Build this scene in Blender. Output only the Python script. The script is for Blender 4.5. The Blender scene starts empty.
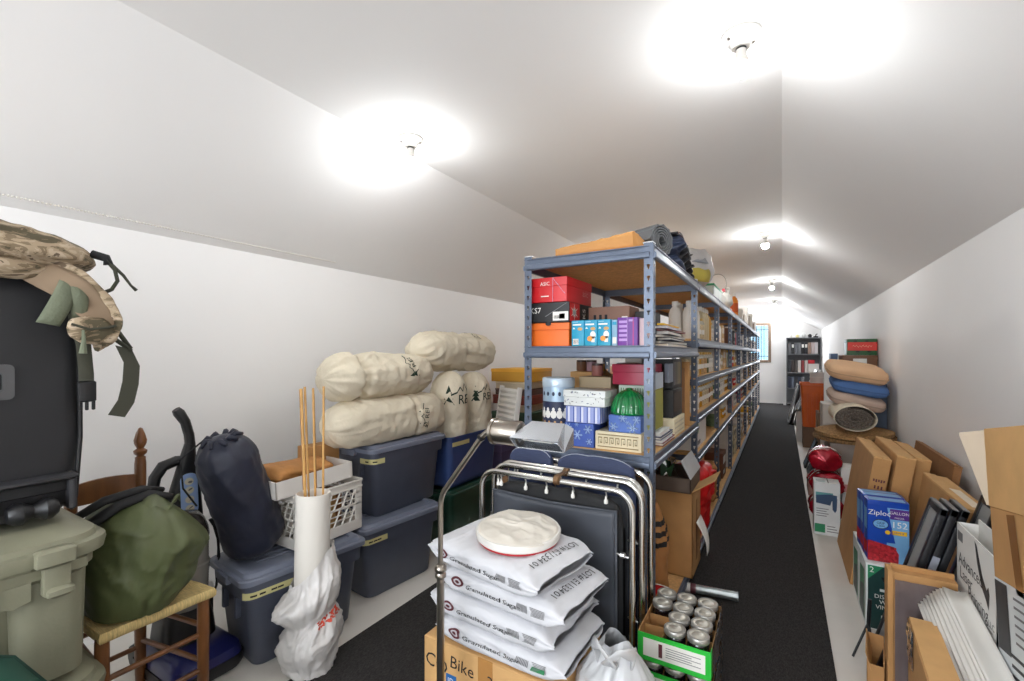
import bpy, bmesh, math, random
from mathutils import Vector, Matrix, noise, Euler

# ---------------------------------------------------------------- camera, world, exposure
scn = bpy.context.scene
COL = scn.collection
YAW = math.atan(270.0 / 455.0)
EYE = 1.40
cd = bpy.data.cameras.new('camera'); cam = bpy.data.objects.new('camera', cd); COL.objects.link(cam)
cam.location = (0, 0, EYE); cam.rotation_euler = (math.pi / 2, 0, YAW)
cd.sensor_fit = 'HORIZONTAL'; cd.sensor_width = 36.0; cd.lens = 455.0 / 1024.0 * 36.0
cd.shift_y = (353.5 - 340.5) / 1024.0; cd.clip_start = 0.05
scn.camera = cam
scn.view_settings.view_transform = 'Standard'; scn.view_settings.look = 'None'
scn.view_settings.gamma = 1.0; scn.view_settings.use_curve_mapping = False
scn.view_settings.exposure = 0.25
scn.cycles.use_denoising = True
scn.cycles.max_bounces = 10; scn.cycles.diffuse_bounces = 8; scn.cycles.glossy_bounces = 4
scn.cycles.transmission_bounces = 8; scn.cycles.transparent_max_bounces = 12
scn.cycles.sample_clamp_indirect = 6.0
scn.cycles.caustics_reflective = False; scn.cycles.caustics_refractive = False
w = bpy.data.worlds.new('sky'); scn.world = w; w.use_nodes = True
BULB = 350.0                                            # radiance of the ceiling bulbs
rear_fill = bpy.data.lights.new('rear_fill_light', 'AREA'); rear_fill.shape = 'RECTANGLE'; rear_fill.size = 1.9; rear_fill.size_y = 1.25
rear_fill.energy = 86.0; rear_fill.color = (0.94, 0.98, 1.04)
rear_fill_o = bpy.data.objects.new('rear_fill_light', rear_fill); COL.objects.link(rear_fill_o)
rear_fill_o.location = (-0.95, -2.68, 1.55); rear_fill_o.rotation_euler = (math.pi / 2, 0, 0)   # fill light added behind the viewer, set in a made-up window
day2 = bpy.data.lights.new('far_window_daylight', 'AREA'); day2.shape = 'RECTANGLE'; day2.size = 0.44; day2.size_y = 0.94
day2.energy = 45.0; day2.color = (0.90, 0.97, 1.06)
day2o = bpy.data.objects.new('far_window_daylight', day2); COL.objects.link(day2o)
day2o.location = (-0.57, 14.79, 1.705); day2o.rotation_euler = (-math.pi / 2, 0, 0)       # daylight through the far gable's window
w.node_tree.nodes['Background'].inputs[0].default_value = (0.55, 0.78, 1.0, 1)
w.node_tree.nodes['Background'].inputs[1].default_value = 2.2

# ---------------------------------------------------------------- helpers
R = math.radians
rnd = random.Random(7)

def lin(c):
    return tuple(((x / 255.0) / 12.92 if x / 255.0 <= 0.04045 else ((x / 255.0 + 0.055) / 1.055) ** 2.4) for x in c)

MC = {}
def mat(name, col, rough=0.55, metal=0.0, var=0.08, scale=6.0, bump=0.0, bscale=30.0, trans=0.0, alpha=1.0,
        emit=0.0, spec=0.5, coat=0.0, sheen=0.0, stretch=None, col2=None, detail=4.0):
    """Procedural surface: a principled shader whose colour drifts with a noise and whose relief is another noise."""
    if name in MC: return MC[name]
    m = bpy.data.materials.new(name); m.use_nodes = True; MC[name] = m
    nt = m.node_tree; N = nt.nodes; L = nt.links; b = N['Principled BSDF']
    c = lin(col)
    tc = N.new('ShaderNodeTexCoord'); mp = N.new('ShaderNodeMapping')
    L.new(tc.outputs['Object'], mp.inputs[0])
    if stretch: mp.inputs['Scale'].default_value = stretch
    nz = N.new('ShaderNodeTexNoise'); nz.inputs['Scale'].default_value = scale; nz.inputs['Detail'].default_value = detail
    L.new(mp.outputs[0], nz.inputs['Vector'])
    cr = N.new('ShaderNodeValToRGB')
    lo = tuple(max(0.0, x * (1 - var)) for x in c); hi = tuple(min(1.0, x * (1 + var)) for x in c)
    if col2: lo, hi = c, lin(col2)
    cr.color_ramp.elements[0].position = 0.35; cr.color_ramp.elements[0].color = lo + (1,)
    cr.color_ramp.elements[1].position = 0.65; cr.color_ramp.elements[1].color = hi + (1,)
    L.new(nz.outputs[0], cr.inputs[0]); L.new(cr.outputs[0], b.inputs['Base Color'])
    b.inputs['Roughness'].default_value = rough; b.inputs['Metallic'].default_value = metal
    b.inputs['Specular IOR Level'].default_value = spec
    b.inputs['Transmission Weight'].default_value = trans
    b.inputs['Coat Weight'].default_value = coat
    if sheen: b.inputs['Sheen Weight'].default_value = sheen
    if alpha < 1: b.inputs['Alpha'].default_value = alpha
    if emit:
        b.inputs['Emission Color'].default_value = c + (1,); b.inputs['Emission Strength'].default_value = emit
    if bump:
        n2 = N.new('ShaderNodeTexNoise'); n2.inputs['Scale'].default_value = bscale; n2.inputs['Detail'].default_value = 3
        L.new(mp.outputs[0], n2.inputs['Vector'])
        bp = N.new('ShaderNodeBump'); bp.inputs['Strength'].default_value = bump; bp.inputs['Distance'].default_value = 0.01
        L.new(n2.outputs[0], bp.inputs['Height']); L.new(bp.outputs[0], b.inputs['Normal'])
    return m

def rot(rx=0, ry=0, rz=0):
    return Euler((R(rx), R(ry), R(rz))).to_matrix().to_4x4()
def tr(x=0, y=0, z=0):
    return Matrix.Translation((x, y, z))
def rrect(hx, hy, r, n=5):
    """Rounded rectangle, counter-clockwise."""
    r = max(min(r, hx - 1e-4, hy - 1e-4), 1e-4); pts = []
    for cx, cy, a0 in ((hx - r, hy - r, 0), (-hx + r, hy - r, 90), (-hx + r, -hy + r, 180), (hx - r, -hy + r, 270)):
        for i in range(n + 1):
            a = R(a0 + 90.0 * i / n); pts.append((cx + r * math.cos(a), cy + r * math.sin(a)))
    return pts

FONT_CACHE = {}
def text_mesh(s):
    if s not in FONT_CACHE:
        cu = bpy.data.curves.new('lettering', 'FONT'); cu.body = s; cu.align_x = 'CENTER'; cu.align_y = 'CENTER'; cu.resolution_u = 2
        o = bpy.data.objects.new('lettering', cu); COL.objects.link(o)
        dg = bpy.context.evaluated_depsgraph_get(); dg.update(); e = o.evaluated_get(dg); me = e.to_mesh()
        FONT_CACHE[s] = ([v.co.to_2d() for v in me.vertices], [tuple(p.vertices) for p in me.polygons])
        e.to_mesh_clear(); bpy.data.objects.remove(o); bpy.data.curves.remove(cu)
    return FONT_CACHE[s]

class MB:
    """Collects shapes and links them as ONE mesh object."""
    def __init__(self, M=None):
        self.v = []; self.f = []; self.m = []; self.mats = []; self.M = M or Matrix()
    def mi(self, m):
        if m not in self.mats: self.mats.append(m)
        return self.mats.index(m)
    def add(self, vs, fs, m, M=None):
        T = self.M @ M if M is not None else self.M
        o = len(self.v); k = self.mi(m)
        self.v += [T @ Vector(p) for p in vs]
        for f in fs: self.f.append(tuple(o + i for i in f)); self.m.append(k)
        return self
    def box(self, lo, hi, m, bev=0.0, M=None, taper=1.0):
        cx, cy = (lo[0] + hi[0]) / 2, (lo[1] + hi[1]) / 2; hx, hy = (hi[0] - lo[0]) / 2, (hi[1] - lo[1]) / 2
        z0, z1 = lo[2], hi[2]
        if bev <= 0:
            vs = [(cx + sx * hx * k, cy + sy * hy * k, z) for z, k in ((z0, taper), (z1, 1.0)) for sx, sy in ((-1, -1), (1, -1), (1, 1), (-1, 1))]
            fs = [(3, 2, 1, 0), (4, 5, 6, 7)] + [(i, (i + 1) % 4, 4 + (i + 1) % 4, 4 + i) for i in range(4)]
            return self.add(vs, fs, m, M)
        b = min(bev, hx * .9, hy * .9, (z1 - z0) * .45)
        T = tr(cx, cy, 0)
        return self.loft([(rrect((hx - b) * taper, (hy - b) * taper, b, 1), z0), (rrect(hx * taper, hy * taper, b, 2), z0 + b), (rrect(hx, hy, b, 2), z1 - b), (rrect(hx - b, hy - b, b, 1), z1)], m, (M @ T) if M is not None else T)
    def loft(self, rings, m, M=None, cap=(True, True)):
        """rings: (list of (x, y), z) or list of (x, y, z); rings of other sizes are resampled to the largest."""
        n = max(len(r[0]) if isinstance(r, tuple) else len(r) for r in rings); vs = []
        for r in rings:
            pts = [(x, y, r[1]) for x, y in r[0]] if isinstance(r, tuple) else list(r)
            if len(pts) != n:
                k = len(pts); pts = [pts[min(k - 1, int(i * k / n))] for i in range(n)]
            vs += pts
        fs = []
        for a in range(len(rings) - 1):
            for i in range(n):
                j = (i + 1) % n; fs.append((a * n + i, a * n + j, (a + 1) * n + j, (a + 1) * n + i))
        if cap[0]: fs.append(tuple(range(n - 1, -1, -1)))
        if cap[1]: fs.append(tuple((len(rings) - 1) * n + i for i in range(n)))
        return self.add(vs, fs, m, M)
    def lathe(self, prof, m, seg=20, M=None, cap=(True, True)):
        rings = [[(r * math.cos(2 * math.pi * i / seg), r * math.sin(2 * math.pi * i / seg), z) for i in range(seg)] for r, z in prof]
        return self.loft(rings, m, M, cap)
    def tube(self, pts, r, m, seg=8, M=None, cap=True, closed=False, flat=1.0):
        """A swept tube; r a number or one per point; flat squashes it along its second axis (straps)."""
        P = [Vector(p) for p in pts]; n = len(P); rr = r if isinstance(r, (list, tuple)) else [r] * n
        rings = []; up = None
        for i, p in enumerate(P):
            a = P[(i - 1) % n] if (closed or i > 0) else p; b = P[(i + 1) % n] if (closed or i < n - 1) else p
            t = (b - a).normalized() if (b - a).length > 1e-9 else Vector((0, 0, 1))
            if up is None:
                up = Vector((0, 0, 1)) if abs(t.z) < 0.9 else Vector((1, 0, 0))
            s = t.cross(up)
            if s.length < 1e-5: s = t.orthogonal()
            s.normalize(); up = s.cross(t).normalized()
            rings.append([tuple(p + s * rr[i] * math.cos(2 * math.pi * k / seg) + up * rr[i] * flat * math.sin(2 * math.pi * k / seg)) for k in range(seg)])
        if closed: rings.append(rings[0])
        return self.loft(rings, m, M, (cap and not closed, cap and not closed))
    def prism(self, pts, t, m, M=None):
        """Polygon (x, y) extruded from z = 0 to z = t."""
        n = len(pts)
        vs = [(x, y, 0) for x, y in pts] + [(x, y, t) for x, y in pts]
        fs = [tuple(range(n - 1, -1, -1)), tuple(range(n, 2 * n))] + [(i, (i + 1) % n, n + (i + 1) % n, n + i) for i in range(n)]
        return self.add(vs, fs, m, M)
    def quad(self, a, b, c, d, m, M=None):
        return self.add([a, b, c, d], [(0, 1, 2, 3)], m, M)
    def text(self, s, size, m, M, sx=1.0):
        vs, fs = text_mesh(s)
        return self.add([(p.x * size * sx, p.y * size, 0) for p in vs], fs, m, M)
    def grid(self, fn, nu, nv, m, M=None, wrap_u=False):
        vs = [fn(i / (nu if wrap_u else nu - 1), j / (nv - 1)) for j in range(nv) for i in range(nu)]
        fs = []
        for j in range(nv - 1):
            for i in range(nu if wrap_u else nu - 1):
                k = (i + 1) % nu; fs.append((j * nu + i, j * nu + k, (j + 1) * nu + k, (j + 1) * nu + i))
        return self.add(vs, fs, m, M)
    def build(self, name, parent=None, loc=None, rz=0.0, smooth=40, label=None, cat=None, group=None, kind=None, solid=0.0, sub=0, off=0.0):
        me = bpy.data.meshes.new(name); me.from_pydata([tuple(p) for p in self.v], [], self.f)
        for m in self.mats: me.materials.append(m)
        me.polygons.foreach_set('material_index', self.m); me.update()
        if smooth:
            me.polygons.foreach_set('use_smooth', [True] * len(me.polygons)); me.set_sharp_from_angle(angle=R(smooth))
        o = bpy.data.objects.new(name, me); COL.objects.link(o)
        if parent is not None: o.parent = parent
        if loc is not None: o.location = loc
        if rz: o.rotation_euler = (0, 0, R(rz))
        if solid:
            s = o.modifiers.new('thickness', 'SOLIDIFY'); s.thickness = solid; s.offset = off
        if sub:
            s = o.modifiers.new('smooth', 'SUBSURF'); s.levels = sub; s.render_levels = sub
        return tag(o, label, cat, group, kind)

def tag(o, label=None, cat=None, group=None, kind=None):
    if label: o['label'] = label
    if cat: o['category'] = cat
    if group: o['group'] = group
    if kind: o['kind'] = kind
    return o
def thing(name, label, cat, loc=(0, 0, 0), rz=0.0, group=None, rx=0.0, ry=0.0):
    o = bpy.data.objects.new(name, None); COL.objects.link(o); o.empty_display_size = 0.1
    o.location = loc; o.rotation_euler = (R(rx), R(ry), R(rz))
    return tag(o, label, cat, group)
KIDS = {}
def dup(root, loc, rz=None, label=None, group=None):
    """A copy of a thing with copies of its parts and sub-parts (mesh data shared)."""
    def cp(o, par):
        c = o.copy(); COL.objects.link(c)
        if par is not None: c.parent = par
        for ch in list(o.children): cp(ch, c)
        return c
    r = cp(root, None); r.location = loc
    if rz is not None: r.rotation_euler = (r.rotation_euler[0], r.rotation_euler[1], R(rz))
    if label: r['label'] = label
    if group: r['group'] = group
    return r
def struct(name, mb, **k):
    return mb.build(name, kind='structure', **k)
def nz(p, s=1.0, seed=0.0):
    return noise.noise(Vector((p[0] * s + seed, p[1] * s + seed * 1.7, p[2] * s - seed)))
def lerp(a, b, t): return a + (b - a) * t
def face_M(o, ux, uy):
    """Matrix that puts local x along ux, local y along uy, origin at o."""
    x = Vector(ux).normalized(); y = Vector(uy).normalized(); z = x.cross(y)
    return Matrix(((x.x, y.x, z.x, o[0]), (x.y, y.y, z.y, o[1]), (x.z, y.z, z.z, o[2]), (0, 0, 0, 1)))
FRONT = lambda x, y, z: face_M((x, y, z), (1, 0, 0), (0, 0, 1))      # a print on a face that looks towards -Y
SIDE = lambda x, y, z: face_M((x, y, z), (0, 1, 0), (0, 0, 1))       # a print on a face that looks towards +X
WEST = lambda x, y, z: face_M((x, y, z), (0, -1, 0), (0, 0, 1))      # a print on a face that looks towards -X

# ---------------------------------------------------------------- materials used all over
PAINT = mat('white_wall_paint', (247, 246, 245), 0.75, var=0.012, scale=1.2, bump=0.03, bscale=180)
CEILP = mat('white_ceiling_paint', (245, 244, 243), 0.8, var=0.012, scale=1.0, bump=0.02, bscale=150)
WHITE = mat('white_porcelain', (240, 238, 232), 0.3, var=0.01)
BLACK = mat('black_plastic', (22, 22, 24), 0.42, var=0.1)
MATTE = mat('matte_black', (14, 14, 16), 0.7)
STEEL = mat('blue_grey_steel', (94, 104, 121), 0.34, 0.25, var=0.06, scale=14)
STEELD = mat('dark_slot', (28, 30, 36), 0.7)
DECK = mat('particle_board', (210, 166, 110), 0.75, var=0.14, scale=60, stretch=(1, 1, 1), bump=0.1, bscale=120)
CHROME = mat('chrome_tube', (214, 212, 206), 0.16, 1.0, var=0.03)
NICKEL = mat('brushed_nickel', (158, 150, 140), 0.28, 1.0, var=0.05, scale=20)
CARD = mat('brown_cardboard', (186, 140, 88), 0.8, var=0.06, scale=9, bump=0.05, bscale=60)
CARDL = mat('light_cardboard', (208, 164, 108), 0.8, var=0.06, scale=9, bump=0.05, bscale=60)
CARDD = mat('dark_cardboard', (140, 98, 58), 0.8, var=0.08, scale=9, bump=0.05, bscale=60)
INK = mat('black_ink', (30, 28, 28), 0.7, var=0)
PAPER = mat('white_paper', (238, 236, 230), 0.7, var=0.015)
RED = mat('red_print', (200, 28, 30), 0.5)
GREYINK = mat('grey_print', (120, 120, 122), 0.7, var=0)

# ---------------------------------------------------------------- room
XR, XL, Y0, Y1 = 0.895, -2.86, -2.7, 14.75
ZC, ZK, XA, XB = 2.568, 2.03, -1.89, 0.0
T = 0.08
FLOOR = mat('pale_painted_floor', (222, 217, 209), 0.45, var=0.05, scale=2.5, bump=0.02, bscale=90)
struct('floor', MB().box((XL - T, Y0 - T, -0.1), (XR + T, Y1 + T, 0), FLOOR))
struct('wall_left', MB().box((XL - T, Y0, 0), (XL, Y1, ZK), PAINT))
struct('wall_right', MB().box((XR, Y0, 0), (XR + T, Y1, ZK), PAINT))
struct('ceiling', MB().box((XA, Y0, ZC), (XB, Y1, ZC + T), CEILP))
def slope(name, xa, za, xb, zb):
    n = Vector((za - zb, 0, xb - xa)).normalized() * T
    if n.z < 0: n = -n
    mb = MB(); a = Vector((xa, 0, za)); b = Vector((xb, 0, zb)); e = (b - a).normalized() * T
    q = [a - e * 0, b + e * 0, b + n, a + n]
    mb.prism([(p.x, p.z) for p in q], Y1 - Y0, CEILP, Matrix(((1, 0, 0, 0), (0, 0, -1, Y1), (0, 1, 0, 0), (0, 0, 0, 1))))
    return struct(name, mb)
slope('ceiling_left', XL, ZK, XA, ZC)
slope('ceiling_right', XB, ZC, XR, ZK)
def gable(name, y0, y1, hole=None):
    pts = [(XL, 0), (XR, 0), (XR, ZK), (XB, ZC), (XA, ZC), (XL, ZK)]
    mb = MB(); S_ = Matrix(((1, 0, 0, 0), (0, 0, -1, y1), (0, 1, 0, 0), (0, 0, 0, 1)))
    if not hole:
        mb.prism(pts, y1 - y0, PAINT, S_)
    else:
        xa, xb, za, zb = hole
        mb.prism([(XL, 0), (xa, 0), (xa, ZC), (XA, ZC), (XL, ZK)], y1 - y0, PAINT, S_)
        mb.prism([(xa, 0), (xb, 0), (xb, za), (xa, za)], y1 - y0, PAINT, S_)
        mb.prism([(xa, zb), (xb, zb), (xb, ZC), (xa, ZC)], y1 - y0, PAINT, S_)
        mb.prism([(xb, 0), (XR, 0), (XR, ZK), (max(XB, xb), ZC - max(0, xb) * (ZC - ZK) / XR), (xb, ZC - max(0, xb) * (ZC - ZK) / XR)], y1 - y0, PAINT, S_)
    return struct(name, mb, smooth=0)
WIN_ADDED = (-1.95, 0.05, 0.87, 2.22)  # opening added to the unseen near wall to go with the fill light
gable('wall_near', Y0 - T, Y0, WIN_ADDED)
WIN = (-0.80, -0.34, 1.22, 2.19)
gable('wall_far', Y1, Y1 + 0.12, WIN)
# window: wooden casing, leaded sash, glass
WOODT = mat('brown_window_wood', (138, 116, 98), 0.5, var=0.12, scale=5, stretch=(8, 8, 1))
mb = MB(); xa, xb, za, zb = WIN; e = 0.075
for lo, hi in (((xa - e, Y1 - .02, za - e), (xa, Y1 + .1, zb + e)), ((xb, Y1 - .02, za - e), (xb + e, Y1 + .1, zb + e)),
               ((xa, Y1 - .02, zb), (xb, Y1 + .1, zb + e)), ((xa, Y1 - .02, za - e), (xb, Y1 + .1, za))):
    mb.box(lo, hi, WOODT, 0.006)
win = struct('window_1', mb)
LEAD = mat('dark_lead_came', (60, 62, 66), 0.5, 0.4)
mb = MB()
for x in (0.10, 0.17, 0.29, 0.36): mb.box((xa + x - .007, Y1 + .05, za), (xa + x + .007, Y1 + .065, zb), LEAD)
for z in (0.10, 0.86): mb.box((xa, Y1 + .05, za + z - .007), (xb, Y1 + .065, za + z + .007), LEAD)
mb.build('muntin', win)
GLASS = mat('pale_frosted_glass', (205, 232, 240), 0.25, trans=0.9, var=0.03)
MB().box((xa, Y1 + .054, za), (xb, Y1 + .06, zb), GLASS).build('pane', win)
mb = MB(); xa, xb, za, zb = WIN_ADDED  # made-up window out of view: casing and pane round the fill light
for lo, hi in (((xa - e, Y0 - .1, za - e), (xa, Y0 + .015, zb + e)), ((xb, Y0 - .1, za - e), (xb + e, Y0 + .015, zb + e)),
               ((xa, Y0 - .1, zb), (xb, Y0 + .015, zb + e)), ((xa, Y0 - .1, za - e), (xb, Y0 + .015, za))):
    mb.box(lo, hi, WOODT, 0.006)
added_win = struct('added_rear_window', mb)
MB().box((xa, Y0 - .06, za), (xb, Y0 - .054, zb), GLASS).build('pane', added_win)
# carpet
def carpet_mat():
    m = mat('charcoal_ribbed_carpet', (54, 52, 51), 0.95, var=0.35, scale=240, bump=0.6, bscale=260, spec=0.15, stretch=(1, 0.35, 1))
    nt = m.node_tree; N = nt.nodes; L = nt.links; b = N['Principled BSDF']
    src = b.inputs['Base Color'].links[0].from_socket
    v = N.new('ShaderNodeTexNoise'); v.inputs['Scale'].default_value = 150; v.inputs['Detail'].default_value = 5; v.inputs['Roughness'].default_value = .8
    L.new(N['Texture Coordinate'].outputs['Object'], v.inputs['Vector'])
    r = N.new('ShaderNodeValToRGB'); r.color_ramp.elements[0].position = .66; r.color_ramp.elements[1].position = .74
    L.new(v.outputs[0], r.inputs[0])
    mx = N.new('ShaderNodeMixRGB'); L.new(r.outputs[0], mx.inputs[0]); L.new(src, mx.inputs[1]); mx.inputs[2].default_value = (.13, .125, .115, 1)
    L.new(mx.outputs[0], b.inputs['Base Color'])
    return m
CARPET = carpet_mat()
mb = MB()
mb.box((-1.81, -2.4, 0), (0.202, Y1 - .02, 0.006), CARPET)
mb.build('carpet_runner', label='charcoal ribbed carpet runner down the aisle of the pale floor', cat='carpet', smooth=0)
# bead chain strung along the foot of the left slope
BEAD = mat('white_bead', (226, 222, 214), 0.4, var=.02)
mb = MB()
for i in range(150):
    y = 0.25 + i * 0.013
    d = 0.075; sx, sz = XA - XL, ZC - ZK; k = 1 / math.hypot(sx, sz)
    p = Vector((XL + sx * k * d, y, ZK + sz * k * d)) + Vector((sz * k, 0, -sx * k)) * (0.004 + .0015 * (i % 2))
    mb.lathe([(.0015, -.005), (.0045, -.002), (.0045, .002), (.0015, .005)], BEAD, 6, tr(*p) @ rot(90 + (25 if i % 2 else -25), 0, 0))
mb.build('bead_chain', label='white bead chain strung along the foot of the left ceiling slope', cat='chain')

# ceiling lamps
def bulb_mat():
    m = mat('lit_bulb_glass', (246, 249, 250), 0.4, var=0, emit=BULB)
    return m
BULBM = bulb_mat()
COLLAR = mat('white_bulb_collar', (238, 234, 228), 0.4, var=0)
def ceiling_lamp(label):
    t = thing('ceiling_lamp', label, 'lamp', (0, 0, ZC), group=None)
    MB().lathe([(.0, 0), (.067, 0), (.067, -.008), (.060, -.016), (.045, -.022), (.036, -.034), (.033, -.047), (.030, -.050), (.0, -.050)], WHITE, 28).build('lampholder', t)
    for a in (40, 220):
        MB().lathe([(.0, -.017), (.005, -.017), (.005, -.024), (0, -.024)], NICKEL, 8, tr(.05 * math.cos(R(a)), .05 * math.sin(R(a)), 0)).build('screw', t)
    MB().lathe([(.0, -.049), (.018, -.049), (.018, -.056), (0, -.056)], MATTE, 16).build('contact_ring', t)
    MB().lathe([(.0, -.055), (.017, -.055), (.019, -.080), (.026, -.098), (.0303, -.113), (.0, -.113)], COLLAR, 20).build('bulb_collar', t)
    MB().lathe([(.0303, -.1132), (.0313, -.122), (.030, -.133), (.026, -.143), (.019, -.150), (.010, -.154), (.001, -.155)], BULBM, 20, cap=(True, True)).build('bulb', t)
    return t
L0 = ceiling_lamp('white bulb lampholder on the ceiling nearest the right slope, largest of its row')
L0.location = (-.129, 1.862, ZC)
dup(L0, (-1.735, 1.845, ZC), label='white bulb lampholder near the left ceiling edge, above the sacks')
for y, lab in ((5.04, 'second lit bulb of the row along the aisle ceiling'), (8.31, 'third lit bulb of the row along the aisle ceiling'),
               (11.31, 'fourth lit bulb of the row along the aisle ceiling'), (14.45, 'last lit bulb of the aisle row, by the far wall')):
    dup(L0, (-.14, y, ZC), label=lab)
for y in (5.04, 8.31, 11.31, 14.45):
    dup(L0, (-1.735, y, ZC), label='lit bulb on the ceiling behind the steel shelving', group='bulbs behind the shelving')
for x in (-.13, -1.735):
    dup(L0, (x, -1.32, ZC), label='lit bulb on the ceiling behind the viewer', group='bulbs behind the viewer')
# ---------------------------------------------------------------- steel shelving
RX, RW, RY, BAY, RT = -0.487, 0.645, 2.035, 1.22, 1.885        # right face, width, front, bay length, top
RL = RX - RW
def post_mb(hx, hy):
    """Slotted angle post: two flanges from the corner, one along x (sign hx), one along y (sign hy); real keyhole slots."""
    mb = MB(); W_, t = 0.040, 0.002; pitch = 0.0508; n = 36
    for ax in (0, 1):
        s = hx if ax == 0 else hy
        def P(u, z): return (u * s, 0, z) if ax == 0 else (0, u * s, z)
        vs = []; fs = []
        def q(u0, u1, z0, z1):
            k = len(vs); vs.extend([P(u0, z0), P(u1, z0), P(u1, z1), P(u0, z1)]); fs.append((k, k + 1, k + 2, k + 3))
        q(0, .013, 0, RT); q(.027, W_, 0, RT)
        z = 0.0
        for i in range(n):
            zc = 0.05 + i * pitch
            q(.013, .027, z, zc - .010)
            q(.013, .0165, zc - .010, zc + .001); q(.0235, .027, zc - .010, zc + .001)
            z = zc + .011
        q(.013, .027, z, RT)
        mb.add(vs, fs, STEEL)
    return mb
def beam_mb(L, face):
    """Shelf beam of length L along local x, face towards local -y: lip, recess, rounded rail."""
    prof = [(0, 0), (-.006, .0), (-.012, .006), (-.013, .018), (-.011, .026), (-.003, .030), (-.002, .050), (-.006, .054), (-.006, .058), (.004, .058), (.004, 0)]
    mb = MB()
    mb.prism(prof, L, STEEL, Matrix(((0, 0, 1, 0), (1, 0, 0, 0), (0, 1, 0, -.058), (0, 0, 0, 1))))
    return mb
PM = {}
def add_post(par, x, y, hx, hy):
    k = (hx, hy)
    if k not in PM:
        o = post_mb(hx, hy).build('post', par, (x, y, 0), solid=.002, smooth=0); PM[k] = o
    else:
        o = PM[k].copy(); COL.objects.link(o); o.parent = par; o.location = (x, y, 0)
    return o
CAPM = mat('white_post_cap', (232, 234, 236), .4)
def shelving(label, y0, levels, first):
    y1 = y0 + BAY
    t = thing('shelving_unit', label, 'shelving unit', (RL, y0, 0.006), group=None)
    ends = ([0.0] if first else []) + [BAY]
    for yy in ends:
        for x, hx in ((0, 1), (RW, -1)):
            p = add_post(t, x, yy, hx, (1 if yy == 0 else -1))
            c = MB().box((min(0, hx * .043) - .002, (-.001 if yy == 0 else -.043), RT - .004), (max(0, hx * .043) + .002, (.043 if yy == 0 else .001), RT + .004), CAPM, .002)
            c.build('cap', p)
    for z in levels:
        d = MB().box((.006, .006, z - .016), (RW - .006, BAY - .006, z), DECK).build('shelf_board', t, smooth=0)
        for yy, rz in ((0.002 if first else .018, 0), (BAY - .015, 180)):
            b = beam_mb(RW - .03, 0).build('end_beam', t, (.015 if rz == 0 else RW - .015, yy, z), rz)
        beam_mb(BAY - .012, 0).build('side_beam', t, (RW, .006, z), 90)
        beam_mb(BAY - .012, 0).build('side_beam', t, (0, BAY - .006, z), -90)
    return t
LEV1 = (RT - .012, 1.430, 0.940, 0.09)
LEV2 = (RT - .012, 1.495, 1.235, 0.985, 0.72, 0.09)
ORD = ('second', 'third', 'fourth', 'fifth', 'sixth', 'seventh', 'eighth', 'ninth')
shelving('nearest blue grey steel shelving bay, holding shoe boxes and gift boxes', RY, LEV1, True)
for k in range(1, 9):
    shelving('%s bay from the front of the long blue grey steel shelving' % ORD[k - 1], RY + BAY * k, LEV2, False)
# ---------------------------------------------------------------- soft shapes
def crease(p, amp, seed=0):
    """Cloth relief: soft swells plus sharp-edged folds."""
    a = nz(p, 2.3, seed); w_ = (p[0] + .25 * a, p[1] + .25 * a, p[2] + .25 * nz(p, 2.9, seed + 4))
    b = 1 - abs(nz(w_, 4.2, seed + 7)) * 2.4; c = 1 - abs(nz(w_, 9.5, seed + 11)) * 2.4
    return amp * (.55 * a + .42 * max(-.3, b) ** 2 * (1 if b > 0 else -1) + .26 * max(0, c) ** 2 - .2)
def sack_surface(L, r, seed=0, ends=(0.35, 0.35), wr=0.05, lump=0.06, flat=0.0, cinch=None, sag=0.0, fold=16):
    """Surface of a stuffed cloth sack lying along local x (centre at 0): P(u around 0..1, v along 0..1)."""
    def P(u, v, out=0.0):
        x = (v - .5) * L; a = 2 * math.pi * u
        e0 = min(1.0, v / ends[0]) if ends[0] else 1; e1 = min(1.0, (1 - v) / ends[1]) if ends[1] else 1
        k = math.sqrt(max(0.0, 1 - (1 - e0) ** 2.6)) * math.sqrt(max(0.0, 1 - (1 - e1) ** 2.6))
        near = max(0.0, 1 - e0 * 1.15) + max(0.0, 1 - e1 * 1.15)
        if cinch:
            for cv, cw, cd in cinch:
                g = math.exp(-((v - cv) / cw) ** 2); k *= 1 - cd * g; near = max(near, .8 * math.exp(-((v - cv) / (cw * 3)) ** 2))
        q = (math.cos(a) * 1.2, math.sin(a) * 1.2, x * 3.0)
        w_ = lump * nz(q, 1.0, seed) + lump * .5 * nz((q[0], q[1], x * 9), 2.0, seed + 3)
        fo = wr * near * (nz((math.cos(a) * fold / 6.3, math.sin(a) * fold / 6.3, x * 4), 1.0, seed + 9)) * 2.2
        fo += wr * .55 * nz((math.cos(a) * 1.5, math.sin(a) * 1.5, x * 26), 1.0, seed + 5)
        fo += crease((math.cos(a) * .22, math.sin(a) * .22, x * .55), wr * 2.0 * (1 + near), seed)
        rr = r * k * (1 + w_ + fo) + out
        y = rr * math.cos(a); z = rr * math.sin(a)
        if flat and z < -r * (1 - flat): z = -r * (1 - flat) - (-r * (1 - flat) - z) * .15
        return Vector((x, y, z - sag * (2 * v - 1) ** 2))
    return P
def surf_mb(P, m, nu=44, nv=40, M=None):
    mb = MB(M); mb.grid(lambda u, v: P(u, v), nu, nv, m, wrap_u=True); return mb
def decal(mb, P, verts, faces, m, u0, v0, ku, kv, out=.003, M=None):
    mb.add([P(u0 + y * ku, v0 + x * kv, out) for x, y in verts], faces, m, M)
def blob_mb(fn, m, nu=40, nv=28, M=None):
    mb = MB(M); mb.grid(fn, nu, nv, m, wrap_u=True); return mb

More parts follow.
